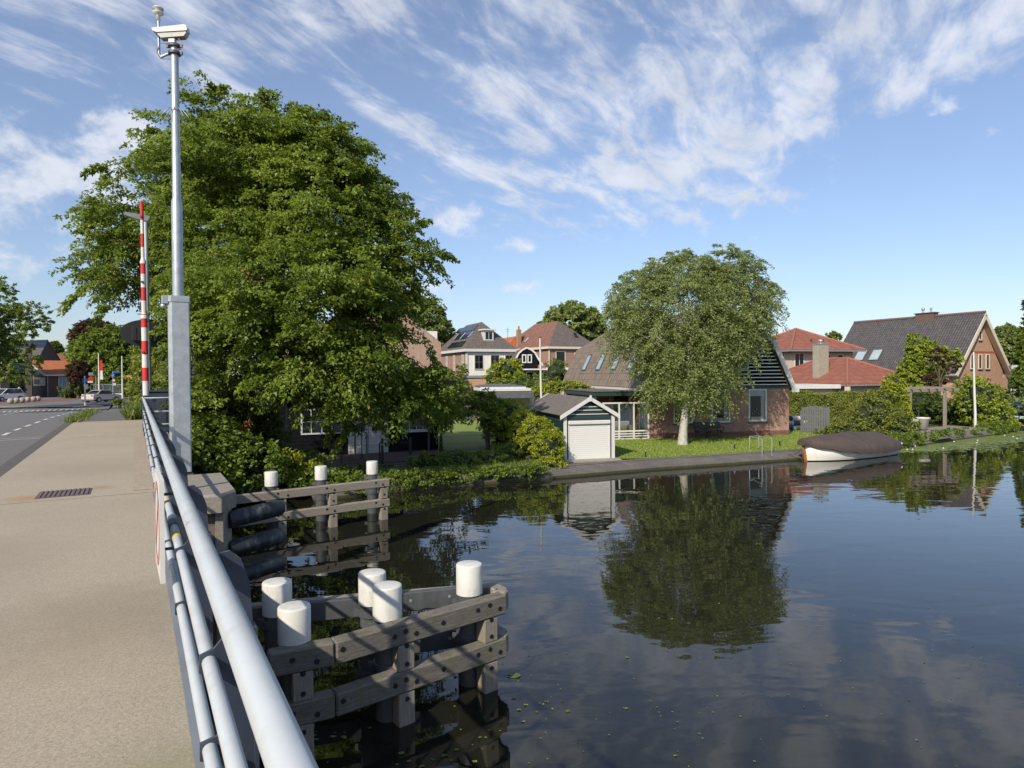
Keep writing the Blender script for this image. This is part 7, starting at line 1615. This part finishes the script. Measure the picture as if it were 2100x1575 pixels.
# ================================================================== street lamp
p = aty(304, 800, 20.0); zt_ = aty(300, 452, 20.0).z; o = thing('street_lamp', 'grey street lamp with flat head just behind the barrier arm', 'street lamp', (p.x, p.y, 1.6), R(30))
H = zt_ - 1.6; d = MB(); d.tube([(0, 0, 0), (0, 0, H * .52), (0, 0, H * .55), (0, 0, H)], [.10, .095, .07, .06], 16); d.build('pole', m_galv, o)
d = MB(); d.prism([(-.78, .16), (-.74, .09), (-.30, -.02), (.06, -.06), (.14, .05), (.15, .14), (-.2, .17), (-.74, .20)], 'y', -.11, .11); lh = d.build('lamp_head', m_gutter, o); lh.location.z = H + .02; lh.scale = (.74, .8, .8)
# ================================================================== cars
def car(name, label, cat, c, yaw, paint, prof, roof, L, Wd, lights_front, plate):
    """side profile loft: body below the waistline, a narrower glasshouse above it"""
    o = thing(name, label, cat, c, yaw); d = MB(); hw = Wd / 2; n = len(prof); secs = ((-hw + .05, .94), (-hw, 1.0), (hw, 1.0), (hw - .05, .94)); vs = []
    for (y, s) in ((-hw + .10, 0), (-hw, 1), (hw, 1), (hw - .10, 0)):
        for (x, z) in prof: cx = L / 2; vs.append((cx + (x - cx) * (1 if s else .975), y, .48 + (z - .48) * (1 if s else 1.06)))
    fs = [tuple(range(n - 1, -1, -1)), tuple(range(3 * n, 4 * n))]
    for k in range(3):
        for i in range(n): j = (i + 1) % n; fs.append((k * n + i, k * n + j, (k + 1) * n + j, (k + 1) * n + i))
    d.add(vs, fs); d.build('body', paint, o)
    g = MB(); n = len(roof); vs = []
    for (y, k) in ((-hw + .07, 0), (-hw + .22, 1), (hw - .22, 1), (hw - .07, 0)):
        for (x, z) in roof: vs.append((x, y if z < roof[0][1] + .1 or k == 1 else y, z if k else min(z, roof[0][1] + (z - roof[0][1]) * .25)))
    fs = [tuple(range(n - 1, -1, -1)), tuple(range(3 * n, 4 * n))]
    for k in range(3):
        for i in range(n): j = (i + 1) % n; fs.append((k * n + i, k * n + j, (k + 1) * n + j, (k + 1) * n + i))
    g.add(vs, fs); g.build('windows', m_glass, o)
    r_ = MB(); tops = [p for p in roof if p[1] > roof[0][1] + .30]; x0, x1 = min(p[0] for p in tops), max(p[0] for p in tops); zt = max(p[1] for p in tops)
    r_.cbox(((x0 + x1) / 2, 0, zt + .012), (x1 - x0 + .12, Wd - .36, .05), bev=.015)
    for sx in (-1, 1):
        for (a, b) in ((roof[0], tops[0]), (roof[-1], tops[-1])): r_.bar((a[0], sx * (hw - .10), a[1]), (b[0], sx * (hw - .24), zt), .06, .06)
        r_.bar(((x0 + x1) / 2 + .1, sx * (hw - .09), roof[0][1]), ((x0 + x1) / 2, sx * (hw - .22), zt), .05, .05)
    r_.build('roof', paint, o)
    for wx in (.78, L - .82):
        for sy in (-1, 1):
            t_ = MB(); t_.tube([(wx, sy * (hw - .2), .32), (wx, sy * (hw + .012), .32)], .32, 24); w_ = t_.build('wheel', m_rubber, o); t_ = MB(); t_.tube([(wx, sy * (hw + .0), .32), (wx, sy * (hw + .02), .32)], .20, 16); t_.build('rim', m_galv, w_)
    for sy in (-1, 1):
        t_ = MB(); t_.cbox((.04, sy * (hw - .22), .80), (.14, .30, .16), bev=.03); t_.build('tail_light', plain('tail_red', (.5, .02, .02), .3), o)
        t_ = MB(); t_.cbox((L - .10, sy * (hw - .25), .66), (.24, .36, .13), bev=.03); t_.build('headlight', m_glass_sky, o)
        t_ = MB(); t_.cbox((L * .64, sy * (hw + .06), .95), (.12, .16, .12), bev=.03); t_.build('mirror', paint, o)
    t_ = MB(); t_.cbox((-.012, 0, .78), (.02, .50, .11)); t_.build('number_plate', plain('plate_yellow', (.70, .45, .05), .5), o)
    t_ = MB(); t_.box((.05, -hw + .03, .15), (L - .05, hw - .03, .30)); t_.build('underbody', m_black, o)
    return o
m_silver = plain('silver_paint', (.60, .57, .53), .30, .15, .04, 2, coat=.6); m_carwhite = plain('white_car_paint', (.78, .79, .80), .25, 0, .02, 2, coat=.6)
pf = [(.10, .28), (.0, .45), (.0, .72), (.08, .93), (.55, 1.00), (1.2, .97), (2.4, .94), (3.0, .93), (3.8, .82), (4.1, .66), (4.12, .42), (4.0, .28)]
rf_ = [(.62, .96), (1.25, 1.30), (1.5, 1.38), (2.1, 1.40), (2.45, 1.33), (3.15, .93)]
ca_ = aty(166, 829.5, 73.5); c0 = atz(179, 826, 1.014)
car('silver_coupe', 'silver coupe seen from behind turning at the junction', 'car', (c0.x, c0.y, 1.014), R(76), m_silver, pf, rf_, 4.12, 1.74, True, True)
pf2 = [(.10, .30), (.0, .45), (.02, .80), (.12, 1.0), (.5, 1.02), (3.0, 1.0), (3.4, .96), (4.1, .86), (4.42, .68), (4.45, .40), (4.3, .28)]
rf2 = [(.22, 1.0), (.55, 1.42), (1.2, 1.52), (2.1, 1.54), (2.6, 1.46), (3.55, .97)]
c1 = atz(40, 821.5, 1.014)
car('white_hatchback', 'white hatchback parked beside the stone balls', 'car', (c1.x - .3, c1.y + .4, 1.014), R(266), m_carwhite, pf2, rf2, 4.45, 1.78, True, True)
# stone balls
mball = MB(); mball.sphere((0, 0, .30), .34, 18); m_ball = plain('stone_ball', (.36, .31, .25), .9, 0, .15, 4, .004)
for i, (px, py) in enumerate(((22, 828), (34, 827), (45.5, 826), (57, 824.5), (69, 823.5), (78, 822.5))):
    p = atz(px, py, 1.01); o = thing('stone_ball', ['nearest stone ball bollard, by the white car front', 'second nearest stone ball bollard', 'third stone ball bollard of the row', 'fourth stone ball bollard of the row', 'fifth stone ball bollard of the row', 'farthest stone ball bollard, at the house end'][i], 'bollard', (p.x, p.y, 1.01), 0, 'stone ball bollards by the parked car')
    if i == 0: me0 = mball.build('ball', m_ball, o).data
    else: c = bpy.data.objects.new('ball', me0); COL.objects.link(c); c.parent = o
# signs
m_blue = plain('sign_blue', (.03, .13, .45), .4); m_signyel = plain('sign_yellow', (.65, .42, .03), .4)
def signpost(name, label, px, pyb, y, zb, panels, pyt, pole=None, r_=.05):
    b = aty(px, pyb, y); t = aty(px, pyt, y); o = thing(name, label, 'road sign', (b.x, b.y, zb), R(30)); k = y / F
    d = MB(); d.tube([(0, 0, 0), (0, 0, t.z - zb)], r_, 10); d.build('pole', pole or m_galv, o)
    for (dx, pcy, wpx, hpx, mt, nm, round_) in panels:
        zc = aty(px, pcy, y).z - zb; d = MB(); w_, h = wpx * k, hpx * k
        if round_: d.tube([(dx * k, -.07, zc), (dx * k, -.05, zc)], h / 2, 24)
        else: d.cbox((dx * k, -.06, zc), (w_, .02, h), bev=.005)
        p_ = d.build(nm, mt, o)
        if mt is m_blue and not round_ and wpx < 12:
            e = MB(); e.prism([(dx * k - w_ * .28, zc - h * .05), (dx * k + w_ * .05, zc - h * .3), (dx * k + w_ * .12, zc - h * .2), (dx * k - w_ * .16, zc + h * .08)], 'y', -.075, -.072); e.prism([(dx * k - w_ * .05, zc + h * .25), (dx * k + w_ * .3, zc + h * .05), (dx * k + w_ * .3, zc + h * .18), (dx * k + w_ * .05, zc + h * .36)], 'y', -.075, -.072); e.build('symbol', m_white, p_)
        if nm == 'ring_sign': e = MB(); e.tube([(dx * k, -.075, zc), (dx * k, -.071, zc)], h * .33, 20); e.build('centre', m_white, p_)
    return o
signpost('island_sign', 'white post with square blue arrow sign in front of the silver car', 174.5, 822, 68, 1.0, [(.5, 781, 9, 8, m_blue, 'blue_panel', False), (2.5, 793, 6, 10, m_white, 'white_panel', False)], 771, m_white, .07)
signpost('direction_sign', 'grey post with blue street name arm, blue panel and red ring sign', 232, 816, 84, 1.0, [(7, 763, 13, 3.5, m_blue, 'street_name_arm', False), (0, 770, 6, 7, m_blue, 'blue_panel', False), (1.5, 780, 6, 7, m_red, 'ring_sign', True), (2.5, 788, 5, 5, m_white, 'white_panel', False)], 761, m_gutter)
signpost('red_sign', 'tall red and white banner sign behind the arrow sign', 187, 818, 88, 1.0, [(0, 767, 8, 6, m_gutter, 'grey_panel', False), (0, 777, 7, 9, m_red, 'red_panel', False), (-1, 783, 9, 4, m_white, 'white_panel', False)], 763, m_dgrey)
signpost('yellow_sign', 'yellow detour sign peeping over the elder bush', 264, 820, 60, 1.0, [(0, 773, 12, 6, m_signyel, 'yellow_panel', False)], 768, m_gutter)
signpost('traffic_light', 'slim dark traffic light left of the pennant flagpole', 197.5, 820, 84, 1.0, [(0, 765, 4, 9, m_black, 'signal_box', False)], 757, m_gutter)
# railings beyond the junction
A = aty(194, 812, 90); B = aty(252, 812, 86); L = (B - A).length; o = thing('street_railing', 'grey street railing on a low pale wall beyond the silver car', 'railing', (A.x, A.y, 1.0), math.atan2(B.y - A.y, B.x - A.x)); d = MB()
for i in range(int(L / .16)): d.box((i * .16, -.012, .9), (i * .16 + .025, .012, 2.0))
d.box((0, -.03, 1.95), (L, .03, 2.02)); d.build('bars', m_gutter, o); d = MB(); d.box((0, -.1, 0), (L, .1, .8)); d.build('wall', plain('pale_blue_wall', (.42, .48, .56), .7), o)
for i in range(4): d = MB(); d.cbox((L * i / 3, 0, 1.0), (.12, .12, 2.1)); d.build('post', m_gutter, o)
# tiny yellow-clad figureboard
p = aty(39.5, 800, 92); d = MB(); d.cbox((0, 0, .75), (.4, .08, 1.1), bev=.03); d.sphere((0, 0, 1.5), .16, 10); d.tube([(0, .06, 0), (0, .06, 1.3)], .04, 8); d.build('yellow_board', m_signyel, label='small yellow board at the entrance of the modern building', cat='sign', loc=(p.x, p.y, 1.0))
